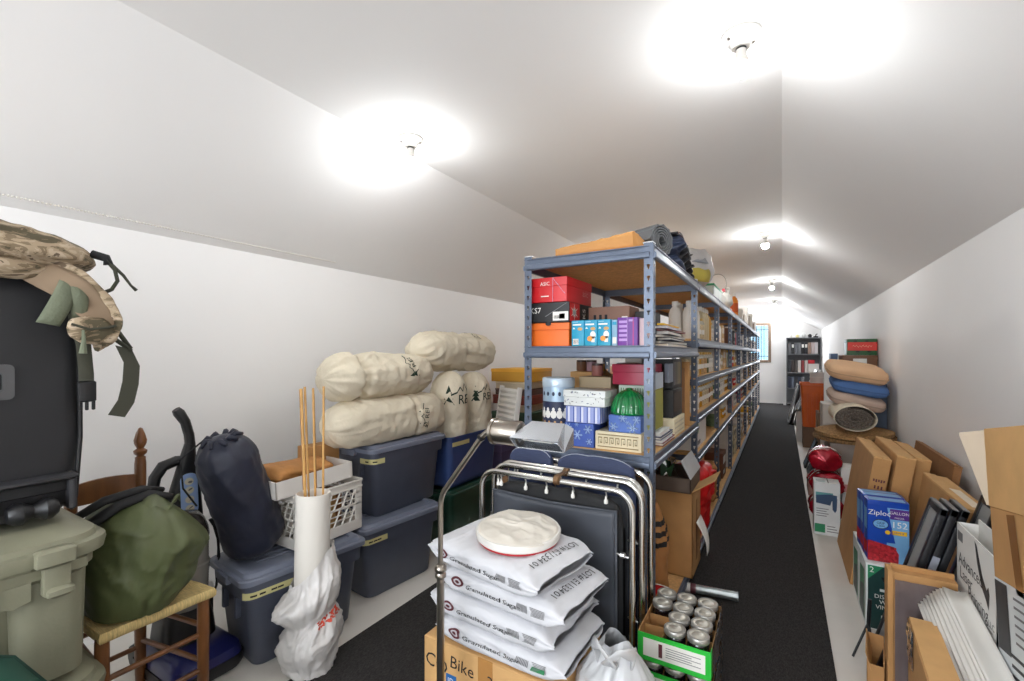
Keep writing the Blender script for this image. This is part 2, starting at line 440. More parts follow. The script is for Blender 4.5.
# ---------------------------------------------------------------- totes
NAVYP = mat('slate_navy_plastic', (76, 81, 95), 0.42, var=.05, scale=10)
LIDP = mat('slate_lid_plastic', (112, 118, 134), 0.38, var=.03, scale=10)
TAPE = mat('yellowed_masking_tape', (206, 198, 140), .7, var=.05)
BLUEP = mat('blue_tote_plastic', (50, 70, 118), 0.4, var=.05)
GREENP = mat('dark_green_plastic', (24, 62, 48), 0.42, var=.06)
def wrap_strip(mb, ring, s0, s1, z0, z1, m, out=.0015):
    n = len(ring); pts = ring + [ring[0]]; d = [0]
    for i in range(n): d.append(d[-1] + math.dist(pts[i], pts[i + 1]))
    def at(s):
        s = s % d[-1]
        for i in range(n):
            if d[i + 1] >= s:
                t_ = (s - d[i]) / max(1e-9, d[i + 1] - d[i]); p = (lerp(pts[i][0], pts[i + 1][0], t_), lerp(pts[i][1], pts[i + 1][1], t_))
                e = Vector((pts[i + 1][0] - pts[i][0], pts[i + 1][1] - pts[i][1], 0)).normalized(); return (p[0] + e.y * out, p[1] - e.x * out)
        return pts[-1]
    k = 14; P = [at(lerp(s0, s1, i / k)) for i in range(k + 1)]
    vs = [(x, y, z0) for x, y in P] + [(x, y, z1) for x, y in P]
    mb.add(vs, [(i, i + 1, k + 2 + i, k + 1 + i) for i in range(k)], m)
def tote(label, body, lid, loc, rz=0.0, L=.61, W=.41, H=.42, tape=None, lidded=True, cat='storage bin', group=None):
    """Long side along local y, front towards +x."""
    t = thing('storage_tote', label, cat, loc, rz, group)
    hx, hy, r = W / 2, L / 2, .045
    rg = lambda a, b=0: rrect(hx - a, hy - a - b, r, 5)
    mb = MB()
    zb = H - .105
    mb.loft([(rg(.055, .02), 0), (rg(.046, .02), .012), (rg(.030, .006), zb), (rg(.016), zb + .004), (rg(.013), H - .035), (rg(.004), H - .033), (rg(.004), H - .022)], body, cap=(True, lidded))
    if not lidded:
        mb.loft([(rg(.004), H - .022), (rg(.012), H - .022), (rg(.034, .006), .03)], body, cap=(False, True))
    # pressed ribs under the rim at both ends
    for s in (-1, 1):
        for k in (-1, 1): mb.box((k * .07 - .012, s * (hy - .03) - .012, zb - .1), (k * .07 + .012, s * (hy - .03) + .012, zb), body, .004)
    mb.build('body', t)
    if tape:
        mb = MB(); ring = rrect(hx - .0145, hy - .0145, r, 5)
        wrap_strip(mb, ring, tape[0], tape[1], zb + .012, zb + .042, TAPE)
        for k in range(tape[2]):
            s = lerp(tape[0] + .03, tape[1] - .03, (k + .5) / tape[2]) + rnd.uniform(-.01, .01)
            wrap_strip(mb, ring, s - .013, s + .013, zb + .022, zb + .030, INK, .0025)
        mb.build('tape_label', t)
    if lidded:
        mb = MB()
        mb.loft([(rg(.002), H - .03), (rg(-.004), H - .028), (rg(-.004), H - .006), (rg(.0), H - .002), (rg(.016), H - .002), (rg(.024), H + .013), (rg(.028), H + .015), (rg(.052), H + .015), (rg(.058), H + .004), (rg(.09), H + .004)], lid)
        for k in (-1, 0, 1): mb.box((k * .05 - .008, -hy + .12, H + .002), (k * .05 + .008, hy - .12, H + .0095), lid, .003)
        for s in (-1, 1): mb.box((-.06, s * (hy + .002) - .012, H - .05), (.06, s * (hy + .002) + .012, H - .012), lid, .004)
        mb.build('lid', t, smooth=24)
    return t
# perimeter parameter of rrect starts on the +x side near +y; the front (+x) near-end corner is at the end of the loop
PL = lambda L, W: 2 * (L + W)
def tape_front(L, W, a, b, n):   # a..b metres from the near front corner along the front, negative wraps round the near end
    p = sum(math.dist(q0, q1) for q0, q1 in zip(rrect(W / 2 - .0145, L / 2 - .0145, .045, 5), rrect(W / 2 - .0145, L / 2 - .0145, .045, 5)[1:]))
    return (p - .036 + a, p - .036 + b, n)
A = tote('dark slate lidded storage tote on the floor under the white crate', NAVYP, LIDP, (-2.135, 1.41, 0), -7.8, tape=tape_front(.61, .41, -.02, .20, 4))
B = tote('dark slate lidded tote on the floor, bottom of the two-tote stack', NAVYP, LIDP, (-2.145, 2.055, 0), -6.5, tape=tape_front(.61, .41, -.01, .15, 3))
C_ = tote('dark slate lidded tote on top of another, under the cream sacks', NAVYP, LIDP, (-2.215, 2.17, .4245), -2.0, tape=tape_front(.61, .41, -.06, .12, 2), L=.65)
G = tote('dark green tote on the floor beneath the blue tote', GREENP, GREENP, (-2.22, 2.86, 0), 0, L=.66, W=.43, H=.40)
BL = tote('open blue tote with cream sacks standing in it', BLUEP, BLUEP, (-2.22, 2.86, .4245), 0, L=.66, W=.43, H=.40, lidded=False, tape=tape_front(.66, .43, .02, .22, 0))

# ---------------------------------------------------------------- cream stuff sacks
CREAM = mat('cream_cotton', (216, 206, 184), .9, var=.05, scale=5, bump=.5, bscale=30)
REIG = mat('dark_green_print', (28, 50, 36), .8, var=0)
def logo(mb, P, u0, v0, s, L, r, ang=0, tree=True):
    """REI lettering under a mountain line with a small fir, printed on the cloth."""
    ku, kv = -s / (2 * math.pi * r), s / L; ca, sa = math.cos(R(ang)), math.sin(R(ang))
    rt = lambda q: [(x * ca - y * sa, x * sa + y * ca) for x, y in q]
    vs, fs = text_mesh('REI')
    decal(mb, P, rt([(p.x, p.y) for p in vs]), fs, REIG, u0, v0, ku, kv)
    rid = [(-1.2, .45), (-.75, .62), (-.45, 1.0), (-.2, .7), (.15, 1.25), (.5, .72), (.8, .62), (1.25, .45)]
    v2 = rid + [(x, y - .13) for x, y in rid]; n = len(rid)
    decal(mb, P, rt(v2), [(i, i + 1, n + i + 1, n + i) for i in range(n - 1)], REIG, u0, v0, ku, kv)
    if tree:
        vs2, fs2 = [], []
        for i in range(3):
            y = -.35 + i * .42; w_ = .42 - i * .1; k = len(vs2)
            vs2 += [(-1.35 - w_, y), (-1.35 + w_, y), (-1.35, y + .62)]; fs2.append((k, k + 1, k + 2))
        decal(mb, P, rt(vs2), fs2, REIG, u0, v0, ku, kv)
CORD = mat('dark_drawcord', (50, 52, 44), .8)
def sack(label, L, r, M, seed, logo_at=None, **k):
    P = sack_surface(L, r, seed, **k); t = thing('stuff_sack', label, 'sack', group=None); t.matrix_world = M
    surf_mb(P, CREAM, 96, 90).build('cloth_body', t, smooth=180)
    if logo_at:
        mb = MB(); logo(mb, P, *logo_at[:2], logo_at[2], L, r, logo_at[3]); mb.build('printed_mark', t, smooth=0)
    return t
AX = lambda x, y, z, rz=90, rx=0, ry=0: tr(x, y, z) @ rot(rx, ry, rz)
LID = .861
# lower and upper sack lie along y on the tote stack
s1 = sack('cream sack lying directly on the slate tote stack, under another sack', .98, .148, AX(-2.16, 2.11, LID + .122, 91), 3, (.475, .70, .055, 80), wr=.055, lump=.09, flat=.2, cinch=((.62, .02, .10),), ends=(.22, .3))
s2 = sack('cream sack with green print lying on top of the sack on the slate totes', .92, .146, AX(-2.20, 2.08, LID + .398, 92, 0, 0), 8, (.40, .66, .060, 105), wr=.06, lump=.09, flat=.1, cinch=((.24, .03, .30),), ends=(.2, .35), fold=22)
# two sacks standing in the blue tote, one lying over them
s3 = sack('cream sack standing in the blue tote beside the slate totes', .80, .146, tr(-2.19, 2.75, .868) @ rot(0, -90, 0), 14, (.75, .735, .10, -90), wr=.05, lump=.07, ends=(.2, .3))
s4 = sack('cream sack standing in the blue tote at its far end', .78, .138, tr(-2.20, 3.085, .860) @ rot(0, -90, 90), 21, (.5, .745, .085, -90), wr=.06, lump=.08, ends=(.2, .3))
s5 = sack('cream sack lying across the tops of the two standing sacks', 1.08, .156, AX(-2.30, 2.96, 1.415, 92, 0, 0), 30, (.33, .66, .055, -60), wr=.06, lump=.09, ends=(.3, .28), cinch=((.52, .04, .08),))

# ---------------------------------------------------------------- white milk crate, tray, tube with sticks
CRATE = mat('white_crate_plastic', (222, 218, 210), .45, var=.02)
def milk_crate():
    t = thing('milk_crate', 'white lattice milk crate on the slate tote, behind the tall tube', 'crate', (-2.18, 1.562, .436), 0)
    W, L, H, th = .33, .37, .27, .008
    mb = MB(); mb.box((-W / 2, -L / 2, 0), (W / 2, L / 2, .01), CRATE, .003); mb.build('base', t)
    def side(Mx, w_):
        mb = MB(Mx)
        for z0, z1 in ((0, .055), (.135, .147), (.225, .27)): mb.box((-w_ / 2, -th, z0), (w_ / 2, 0, z1), CRATE, .002)
        mb.box((-w_ / 2, -th - .006, .258), (w_ / 2, .002, .27), CRATE, .002); mb.box((-w_ / 2, -th - .004, .228), (w_ / 2, .001, .234), CRATE)
        for x in (-w_ / 2 + .022, w_ / 2 - .022): mb.box((x - .022, -th, .05), (x + .022, 0, .23), CRATE, .002)
        n = 6
        for i in range(n):
            x = -w_ / 2 + .06 + (w_ - .12) * i / (n - 1)
            for za, zb in ((.055, .135), (.147, .225)):
                s = .02 if i % 2 == 0 else -.02
                s = .018
                mb.tube([(x - s, -th / 2, za), (x + s, -th / 2, zb)], .0055, CRATE, 4, cap=False)
        for z in (.08, .105, .17, .2): mb.box((-w_ / 2, -th, z), (w_ / 2, -.003, z + .005), CRATE)
        mb.build('lattice_side', t)
    side(face_M((0, -L / 2, 0), (1, 0, 0), (0, 1, 0)), W); side(face_M((0, L / 2, 0), (-1, 0, 0), (0, -1, 0)), W)
    side(face_M((W / 2, 0, 0), (0, 1, 0), (-1, 0, 0)), L); side(face_M((-W / 2, 0, 0), (0, -1, 0), (1, 0, 0)), L)
    return t
milk_crate()
# things seen inside the crate
for i, (x, y, z, a, c, nm, lab) in enumerate(((-.05, -.08, .15, 60, (212, 206, 196), 'crumpled_paper', 'crumpled white paper inside the milk crate, nearest end'), (.06, .06, .17, 20, (206, 168, 112), 'wood_offcut', 'pale wood offcut inside the milk crate'),
                                              (-.02, .12, .16, -30, (150, 104, 70), 'brown_book', 'brown bound book standing in the milk crate'))):
    m = mat('crate_fill_%d' % i, c, .8)
    mb = MB()
    if i == 0: mb.lathe([(.002, 0), (.07, .02), (.085, .08), (.06, .14), (.002, .17)], m, 12); mb.v = [v * (1 + .25 * nz(v, 18, 3)) for v in mb.v]
    elif i == 1: mb.box((-.02, -.05, 0), (.02, .05, .19), m, .004)
    else: mb.box((-.018, -.075, 0), (.018, .075, .2), m, .004); mb.box((-.014, -.072, .003), (.014, .076, .197), PAPER)
    mb.build(nm, loc=(-2.18 + x, 1.55 + y, .448), rz=a, label=lab, cat='paper' if i == 0 else ('book' if i == 2 else 'wood'))
def shallow_box():
    t = thing('shallow_box', 'shallow white cardboard box with folded brown wrapping, tilted on the milk crate', 'box', (-2.21, 1.496, .716), -4, rx=3.0)
    m = mat('white_card', (222, 217, 210), .75, var=.02); mb = MB(); L, W, H = .42, .36, .085
    mb.box((-W / 2, -L / 2, 0), (W / 2, L / 2, .004), m)
    for lo, hi in (((W / 2 - .005, -L / 2, 0), (W / 2, L / 2, H)), ((-W / 2, -L / 2, 0), (-W / 2 + .005, L / 2, H)), ((-W / 2, -L / 2, 0), (W / 2, -L / 2 + .005, H)), ((-W / 2, L / 2 - .005, 0), (W / 2, L / 2, H))): mb.box(lo, hi, m)
    mb.build('tray', t)
shallow_box()
KRAFT = mat('brown_kraft_paper', (176, 122, 66), .75, var=.12, scale=14, bump=.3, bscale=26)
P = sack_surface(.34, .05, 44, ends=(.1, .1), wr=.15, lump=.2, flat=.3)
mb = MB(); mb.grid(lambda u, v: (lambda q: (q.x, q.y * 2.6, q.z * .9))(P(u, v)), 24, 18, KRAFT, wrap_u=True)
mb.build('wrapping_paper', loc=(-2.21, 1.47, .788), rz=86, smooth=180, label='crumpled brown kraft wrapping in the shallow white box', cat='paper')
MB().box((-.05, -.10, 0), (.05, .10, .14), CARD, .002).build('carton', loc=(-2.30, 1.69, .738), rz=-4, label='small brown carton in the shallow white box, against the cream sacks', cat='carton')

TUBEM = mat('white_card_tube', (226, 221, 212), .6, var=.02, scale=3)
def mailing_tube():
    bx, by = -1.818, 1.292
    t = thing('mailing_tube', 'tall white cardboard tube standing in a plastic bag, thin canes in it', 'tube', (bx, by, .004), 0, rx=-1.2, ry=0)
    MB().lathe([(.066, .012), (.072, 0), (.0735, .05), (.0735, .768), (.069, .770), (.066, .760), (.066, .012)], TUBEM, 36, cap=(True, False)).build('tube_wall', t)
    PB = mat('white_plastic_film', (226, 223, 220), .3, var=.04, trans=.12, bump=.2, bscale=40)
    RP = mat('red_bag_print', (200, 66, 40), .5, var=.1)
    def bag(u, v, out=0):
        a = 2 * math.pi * u; z = v * .50
        hi = .5 + .5 * math.cos(a - R(60))                      # the far-right side of the mouth is pulled up the tube
        zz = z * (.74 + .34 * hi)
        r = .098 + .026 * math.exp(-((v - .28) / .16) ** 2) + (.050 * math.exp(-((v - .70) / .13) ** 2)) * (1 - .75 * hi)
        if v > .80: r = lerp(r, .078, ((v - .80) / .20) ** .8)
        r -= .012 * math.exp(-((v - .5) / .05) ** 2)
        r *= 1 + crease((math.cos(a) * .35, math.sin(a) * .35, z * 1.6), .26, 3)
        return Vector(((max(r, .0755) + out) * math.cos(a), (max(r, .0755) + out) * math.sin(a), max(0, zz)))
    mb = MB(); mb.grid(lambda u, v: bag(u, v), 100, 70, PB, wrap_u=True)
    mb.grid(lambda u, v: bag(u, v * .5) * .985, 30, 2, PB, wrap_u=True)
    rr = random.Random(4)
    for k in range(60):
        uu, vv = -.06 + rr.random() * .16, .44 + rr.random() * .06; s = .006 + rr.random() * .004
        mb.add([bag(uu + s * math.cos(q) * .9, vv + s * 1.2 * math.sin(q), .002) for q in (0, 1.2, 2.5, 3.8, 5.1)], [(0, 1, 2, 3, 4)], RP)
    mb.build('plastic_bag', t, smooth=180)
    return t
mailing_tube()
CANE = mat('bamboo_cane', (202, 156, 92), .5, var=.15, scale=8, stretch=(20, 20, 2))
CANER = mat('brown_cane', (150, 98, 54), .5, var=.15, scale=8, stretch=(20, 20, 2))
for i, (x, y, dx, dy, h, m, rr) in enumerate(((-.035, .0, -.055, -.01, 1.235, CANER, .006), (-.02, .012, -.07, .0, 1.245, CANE, .0055), (-.01, -.012, -.05, -.015, 1.24, CANE, .0065), (.0, .02, -.04, .0, 1.24, CANE, .005), (.012, .03, .01, .0, 1.25, CANE, .005), (-.012, .035, -.075, .02, 1.21, CANER, .0055))):
    mb = MB(); n = 5
    pts = [(x + dx * k / n, y + dy * k / n, .05 + (h - .05) * k / n) for k in range(n + 1)]
    mb.tube(pts, rr, m, 8)
    mb.build('bamboo_cane', loc=(-1.822, 1.318, 0), label='thin bamboo cane standing in the white cardboard tube', cat='cane', group='canes in the tube')

# ---------------------------------------------------------------- navy sleeping bag roll
NAVYC = mat('navy_nylon', (26, 30, 48), .5, var=.15, scale=5, bump=.22, bscale=20, sheen=.1)
P = sack_surface(.62, .126, 50, ends=(.16, .26), wr=.055, lump=.06, fold=14)
t = thing('sleeping_bag_roll', 'navy nylon roll bag standing slanted on the slate tote by the vacuum', 'bag')
t.matrix_world = tr(-2.19, 1.188, .735) @ rot(18, 0, 0) @ rot(0, -88, 0)
surf_mb(P, NAVYC, 80, 80).build('cloth_body', t, smooth=180)
mb = MB()
for k in range(9):
    a = k * 40; mb.tube([(.29, .04 * math.cos(R(a)), .04 * math.sin(R(a))), (.306, .060 * math.cos(R(a)), .060 * math.sin(R(a))), (.288, .085 * math.cos(R(a + 14)), .085 * math.sin(R(a + 14)))], [.016, .012, .008], NAVYC, 6)
mb.build('gathered_mouth', t, smooth=180)
MB().tube([(.30, -.06, .05), (.27, -.16, .04), (.15, -.19, .03), (.05, -.17, .02)], .004, MATTE, 6).build('cord', t)

# ---------------------------------------------------------------- upright vacuum cleaner
VNAVY = mat('navy_gloss_plastic', (26, 30, 84), .3, coat=.3); VGREY = mat('dark_grey_gloss', (70, 66, 62), .25, coat=.4)
VCLR = mat('smoky_clear_plastic', (190, 186, 178), .12, trans=.5, var=.02)
VBLUE = mat('blue_label', (168, 196, 240), .4, var=.05); CRM = mat('cream_print', (232, 226, 206), .5)
def vacuum():
    t = thing('vacuum_cleaner', 'black and navy upright vacuum cleaner with clear dirt cup behind the rush chair', 'vacuum cleaner', (-2.30, 1.012, 0), 0)
    mb = MB()      # floor head: wide along y, nose towards +x
    mb.loft([(rrect(.20, .142, .06), .012), (rrect(.21, .148, .06), .03), (rrect(.21, .148, .06), .065)], BLACK, tr(.02, 0, 0))
    mb.build('base', t)
    mb = MB()
    mb.loft([(rrect(.205, .144, .06), .066), (rrect(.195, .138, .06), .10), (rrect(.15, .11, .05), .125)], VNAVY, tr(.02, 0, 0))
    mb.tube([(.17, -.06, .098), (.05, -.055, .128), (-.05, -.05, .126)], .008, VNAVY, 6)
    mb.build('base_cover', t)
    for y in (-.12, .12): MB().lathe([(.0, -.02), (.05, -.018), (.055, 0), (.05, .018), (.0, .02)], BLACK, 16, tr(-.17, y, .055) @ rot(90, 0, 0)).build('wheel', t)
    mb = MB()
    mb.loft([(rrect(.10, .11, .05), .10), (rrect(.095, .10, .05), .20), (rrect(.088, .09, .06), .27)], BLACK, tr(-.03, 0, 0))
    mb.box((-.15, -.045, .12), (-.09, .045, .74), BLACK, .02)
    mb.box((-.04, .085, .15), (.02, .105, .28), BLACK, .008)
    mb.build('motor_housing', t)
    cup = MB().lathe([(.078, .27), (.086, .285), (.088, .40), (.092, .44), (.094, .455), (.088, .462), (.088, .56), (.085, .57), (.081, .56), (.083, .40), (.08, .285), (.076, .278)], VCLR, 28, tr(-.01, 0, 0), cap=(True, True)).build('dirt_cup', t)
    MB().lathe([(.03, .28), (.045, .30), (.05, .5), (.055, .56)], mat('grey_filter', (120, 116, 110), .7), 18, tr(-.01, 0, 0)).build('filter', cup)
    mb = MB()
    for k, (w_, z) in enumerate(((.045, .515), (.06, .503), (.055, .491))):
        a0 = R(-18)
        mb.quad(*[(.0905 * math.cos(R(-16) + s / .0905) - .01, .0905 * math.sin(R(-16) + s / .0905), zz) for s, zz in ((-w_ / 2, z), (w_ / 2, z), (w_ / 2, z + .006), (-w_ / 2, z + .006))], RED if k == 1 else CRM)
    mb.build('cup_label', cup)
    MB().lathe([(.089, .565), (.091, .575), (.086, .61), (.07, .655), (.045, .685), (.0, .695)], VGREY, 28, tr(-.01, 0, 0)).build('dome', t)
    MB().lathe([(.0, 0), (.02, 0), (.024, .014), (.018, .02), (0, .022)], WHITE, 14, tr(-.03, .10, .30) @ rot(90, 0, 180)).build('hose_port', t)
    # neck: flat wedge rising from the dome, leaning back, blue label on its front
    mb = MB()
    ring = lambda cx, cy, hw, hd, z: [(cx + x, cy + y, z) for x, y in rrect(hd, hw, .02, 3)]
    mb.loft([ring(-.07, .02, .075, .035, .60), ring(-.075, .025, .062, .03, .76), ring(-.085, .04, .035, .024, .90), ring(-.09, .053, .022, .02, .98)], BLACK)
    mb.build('neck', t)
    mb = MB()
    M = face_M((-.0395, .027, .755), (.0, 1, 0), (-.075, 0, 1))
    mb.add([(x, y, .004) for x, y in rrect(.036, .095, .03)], [tuple(range(24))], VBLUE, M)
    for k, y in enumerate((.058, .018, -.024, -.064)):
        mb.add([(.019 * math.cos(R(a)), y + .017 * math.sin(R(a)), .0055) for a in range(0, 360, 30)], [tuple(range(12))], CRM, M)
        mb.add([(.004 + .010 * math.cos(R(a)), y + (.004 if k % 2 else -.003) + .006 * math.sin(R(a + k * 40)), .0065) for a in range(0, 360, 60)], [tuple(range(6))], GREYINK, M)
    mb.build('label_panel', t)
    mb = MB()
    mb.tube([(-.09, .055, .96), (-.092, .05, 1.02), (-.095, .036, 1.08), (-.10, .012, 1.125), (-.10, .0, 1.142)], [.022, .021, .021, .024, .018], BLACK, 12)
    mb.build('handle', t)
    mb = MB()
    mb.tube([(-.09, .04, .90), (-.10, .0, .905), (-.105, -.05, .89), (-.105, -.08, .845), (-.10, -.09, .79), (-.09, -.085, .73), (-.08, -.05, .67)], [.022, .024, .025, .024, .022, .02, .02], BLACK, 12)
    mb.build('grip_loop', t)
    mb = MB(); mb.tube([(-.02, .105, .62), (.0, .13, .56), (.005, .135, .42), (-.01, .13, .30), (-.03, .12, .24)], .006, MATTE, 6)
    mb.tube([(-.02, .115, .62), (-.02, .145, .50), (-.02, .14, .36)], .006, MATTE, 6); mb.build('power_cord', t)
vacuum()

# ---------------------------------------------------------------- rush-seat chair
CHW = mat('brown_stained_wood', (112, 70, 36), .4, var=.22, scale=4, stretch=(6, 6, 1.2), coat=.2)
RUSH = mat('woven_rush', (212, 186, 126), .8, var=.18, scale=30, stretch=(1, 8, 1), bump=.5, bscale=60)
def rush_chair():
    t = thing('ladder_back_chair', 'brown wooden ladder-back chair with a woven rush seat under the green bag', 'chair', (-2.14, .745, 0), 0)
    leg = lambda x, y, h, fin=False: ([(.0, 0), (.016, 0), (.019, .05), (.021, .3), (.020, h - .02)] + ([(.018, h), (.0, h)] if not fin else
          [(.018, h), (.019, h + .005), (.012, h + .012), (.022, h + .022), (.024, h + .034), (.012, h + .044), (.015, h + .05), (.021, h + .064), (.023, h + .078), (.016, h + .105), (.007, h + .128), (.0, h + .132)]))
    for y in (-.135, .175): MB().lathe(leg(.185, y, .45), CHW, 16, tr(.18, y, 0)).build('leg', t)
    for y in (-.11, .11): MB().lathe(leg(-.19, y, .955, True), CHW, 16, tr(-.20, y, 0)).build('leg', t)
    for z in (.16, .30):
        MB().tube([(.18, -.135, z), (.18, .175, z)], [.010, .010], CHW, 10).build('rung', t)
        for y0, y1 in ((-.135, -.11), (.175, .11)): MB().tube([(.18, y0, z + .03), (-.20, y1, z + .03)], .010, CHW, 10).build('rung', t)
        MB().tube([(-.20, -.11, z), (-.20, .11, z)], .010, CHW, 10).build('rung', t)
    for z in (.60, .84):
        mb = MB(); n = 8
        pts = [(lerp(-.11, .11, i / n), z + .05 + .012 * math.sin(math.pi * i / n)) for i in range(n + 1)] + [(lerp(.11, -.11, i / n), z - .03) for i in range(n + 1)]
        mb.prism(pts, .012, CHW, Matrix(((0, 0, 1, -.206), (1, 0, 0, 0), (0, 1, 0, 0), (0, 0, 0, 1)))); mb.build('back_slat', t)
    # seat: rushes wound round four rails, meeting on the diagonals
    mb = MB(); q = [(.20, -.146), (.20, .205), (-.215, .14), (-.215, -.14)]
    def seat(u, v):
        a = u * 4; i = int(a) % 4; f = a - int(a); p = q[i]; p2 = q[(i + 1) % 4]
        ex, ey = lerp(p[0], p2[0], f), lerp(p[1], p2[1], f); cx, cy = -.005, 0
        rows = math.sin(f * 30 * math.pi) ** 2 * .0025
        if v < .25: k = v / .25; ang = math.pi * (1 - k); s = 1.0; z = .452 + .018 * math.cos(ang); o = .010 * math.sin(ang); d = Vector((ex - cx, ey - cy, 0)).normalized(); return (ex + d.x * (o + rows), ey + d.y * (o + rows), z + rows)
        k = (v - .25) / .75; return (lerp(ex, cx, k), lerp(ey, cy, k), .470 - .014 * math.sin(k * math.pi / 2) + rows * (1 - k))
    mb.grid(seat, 128, 14, RUSH, wrap_u=True); mb.build('seat', t, smooth=60)
    return t
rush_chair()

# ---------------------------------------------------------------- olive bag on the chair
OLIVE = mat('olive_nylon', (80, 87, 54), .5, var=.14, scale=4, bump=.3, bscale=14)
def bagP(u, v, out=0):
    a = 2 * math.pi * u; ca, sa = math.cos(a), math.sin(a)
    k = (1 - max(0, (.25 - v) / .25) ** 2 * .15) * math.sqrt(max(0.0, 1 - max(0, (v - .50) / .50) ** 2.6)); q = min(1, v * 1.5)
    f = 1 + .06 * nz((ca * 1.4, sa * 1.4, v * 2), 1.2, 5) + crease((ca * .22 + v * .2, sa * .22, v * .36 + .05 * a), .15, 5)
    p = 2.5; kk = (abs(ca) ** p + abs(sa) ** p) ** (-1 / p)
    y = lerp(-.045, .0, q) + lerp(.135, .185, q) * kk * sa * k * f
    x = lerp(.185, .215, q) * kk * ca * k * f
    z = v * (.40 - .125 * min(1, max(0, (y + .02) / .20)) ** 1.3)
    return Vector((x, y, .004 + z))
t = thing('duffel_bag', 'olive green nylon bag slumped on the rush chair seat', 'bag', (-2.075, .770, .475), 0)
mb = MB(); mb.grid(lambda u, v: bagP(u, v), 96, 72, OLIVE, wrap_u=True); mb.build('cloth_body', t, smooth=180)
mb = MB()
mb.grid(lambda u, v: (.10 + .05 * math.sin(3 * u) - .03 * v, -.02 + .13 * (u - .5) * (1 - .6 * v) + .08 * v, .335 + .055 * math.sin(math.pi * v * .6) * (1 - .4 * u) + .02 * math.sin(7 * u + 3 * v)), 14, 10, OLIVE)
mb.build('loose_flap', t, smooth=180, solid=.004)
mb = MB()
mb.tube([(.06, -.20, .33), (.07, -.10, .39), (.05, .0, .40), (.08, .06, .38)], [.03, .028, .03, .02], MATTE, 10, flat=.6)
mb.tube([(.0, -.22, .35), (.04, -.13, .41), (.02, -.02, .415), (-.02, .06, .39)], [.02, .025, .03, .02], MATTE, 10, flat=.6)
mb.build('black_strap', t, smooth=180)

# ---------------------------------------------------------------- olive action totes, suitcase, camouflage pack
OLP = mat('olive_drab_plastic', (132, 131, 110), .48, var=.07, scale=7, bump=.06, bscale=120)
def action_tote(label, z, dx=0, dy=0):
    t = thing('rugged_tote', label, 'storage bin', (-2.06 + dx, .175 + dy, z), 0)
    hx, hy = .26, .42; H = .42
    rg = lambda a, r=.07: rrect(hx - a, hy - a, r, 6)
    mb = MB(); mb.loft([(rg(.115), 0), (rg(.105), .015), (rg(.085), .295), (rg(.03), .31), (rg(.03), .34), (rg(.03), H - .06)], OLP)
    for s in (-1, 1):   # corner pillars in front of the recessed sides
        mb.loft([(rrect(.05, .075, .045, 4), 0.002), (rrect(.055, .085, .05, 4), .33)], OLP, tr(hx - .085, s * (hy - .135), 0))
        mb.box((-.16, s * (hy - .05) - .03, .02), (.16, s * (hy - .05) + .005, .30), OLP, .02)
    mb.box((hx - .06, -hy + .06, .30), (hx - .014, hy - .06, .352), OLP, .012)
    mb.build('body', t)
    mb = MB(); mb.loft([(rg(.022, .08), H - .075), (rg(.004, .09), H - .07), (rg(0, .09), H - .045), (rg(.002, .09), H - .032), (rg(.018, .09), H - .028), (rg(.022, .09), H - .012), (rg(.055, .08), H + .004), (rg(.075, .07), H + .022), (rg(.10, .06), H + .024)], OLP)
    mb.build('lid', t)
    for s in (-1, 1):
        y = s * .285; mb = MB()
        mb.box((hx - .02, y - .048, H - .075), (hx + .022, y + .038, H - .022), OLP, .008)
        mb.box((hx - .028, y - .03, H - .16), (hx + .006, y + .03, H - .07), OLP, .006)
        mb.box((hx - .03, y - .025, H - .165), (hx + .02, y + .035, H - .135), OLP, .008)
        mb.build('latch', t)
    mb = MB()
    pts = [(-.22, .352), (.235, .352), (.235, .26), (.20, .25), (.17, .262), (.12, .30), (-.12, .30), (-.18, .262), (-.22, .25)]
    mb.prism(pts, .03, OLP, Matrix(((0, 0, 1, hx - .045), (1, 0, 0, 0), (0, 1, 0, 0), (0, 0, 0, 1)))); mb.build('carry_rim', t)
    return t
action_tote('olive drab rugged tote at the bottom of the pair left of the chair', 0.0)
t = action_tote('olive drab rugged tote, upper of the pair under the black suitcase', .4445)
PLATE = mat('dark_name_plate', (40, 30, 38), .4)
MB().box((.243, .06, .27), (.256, .165, .345), PLATE, .006).build('name_plate', t)

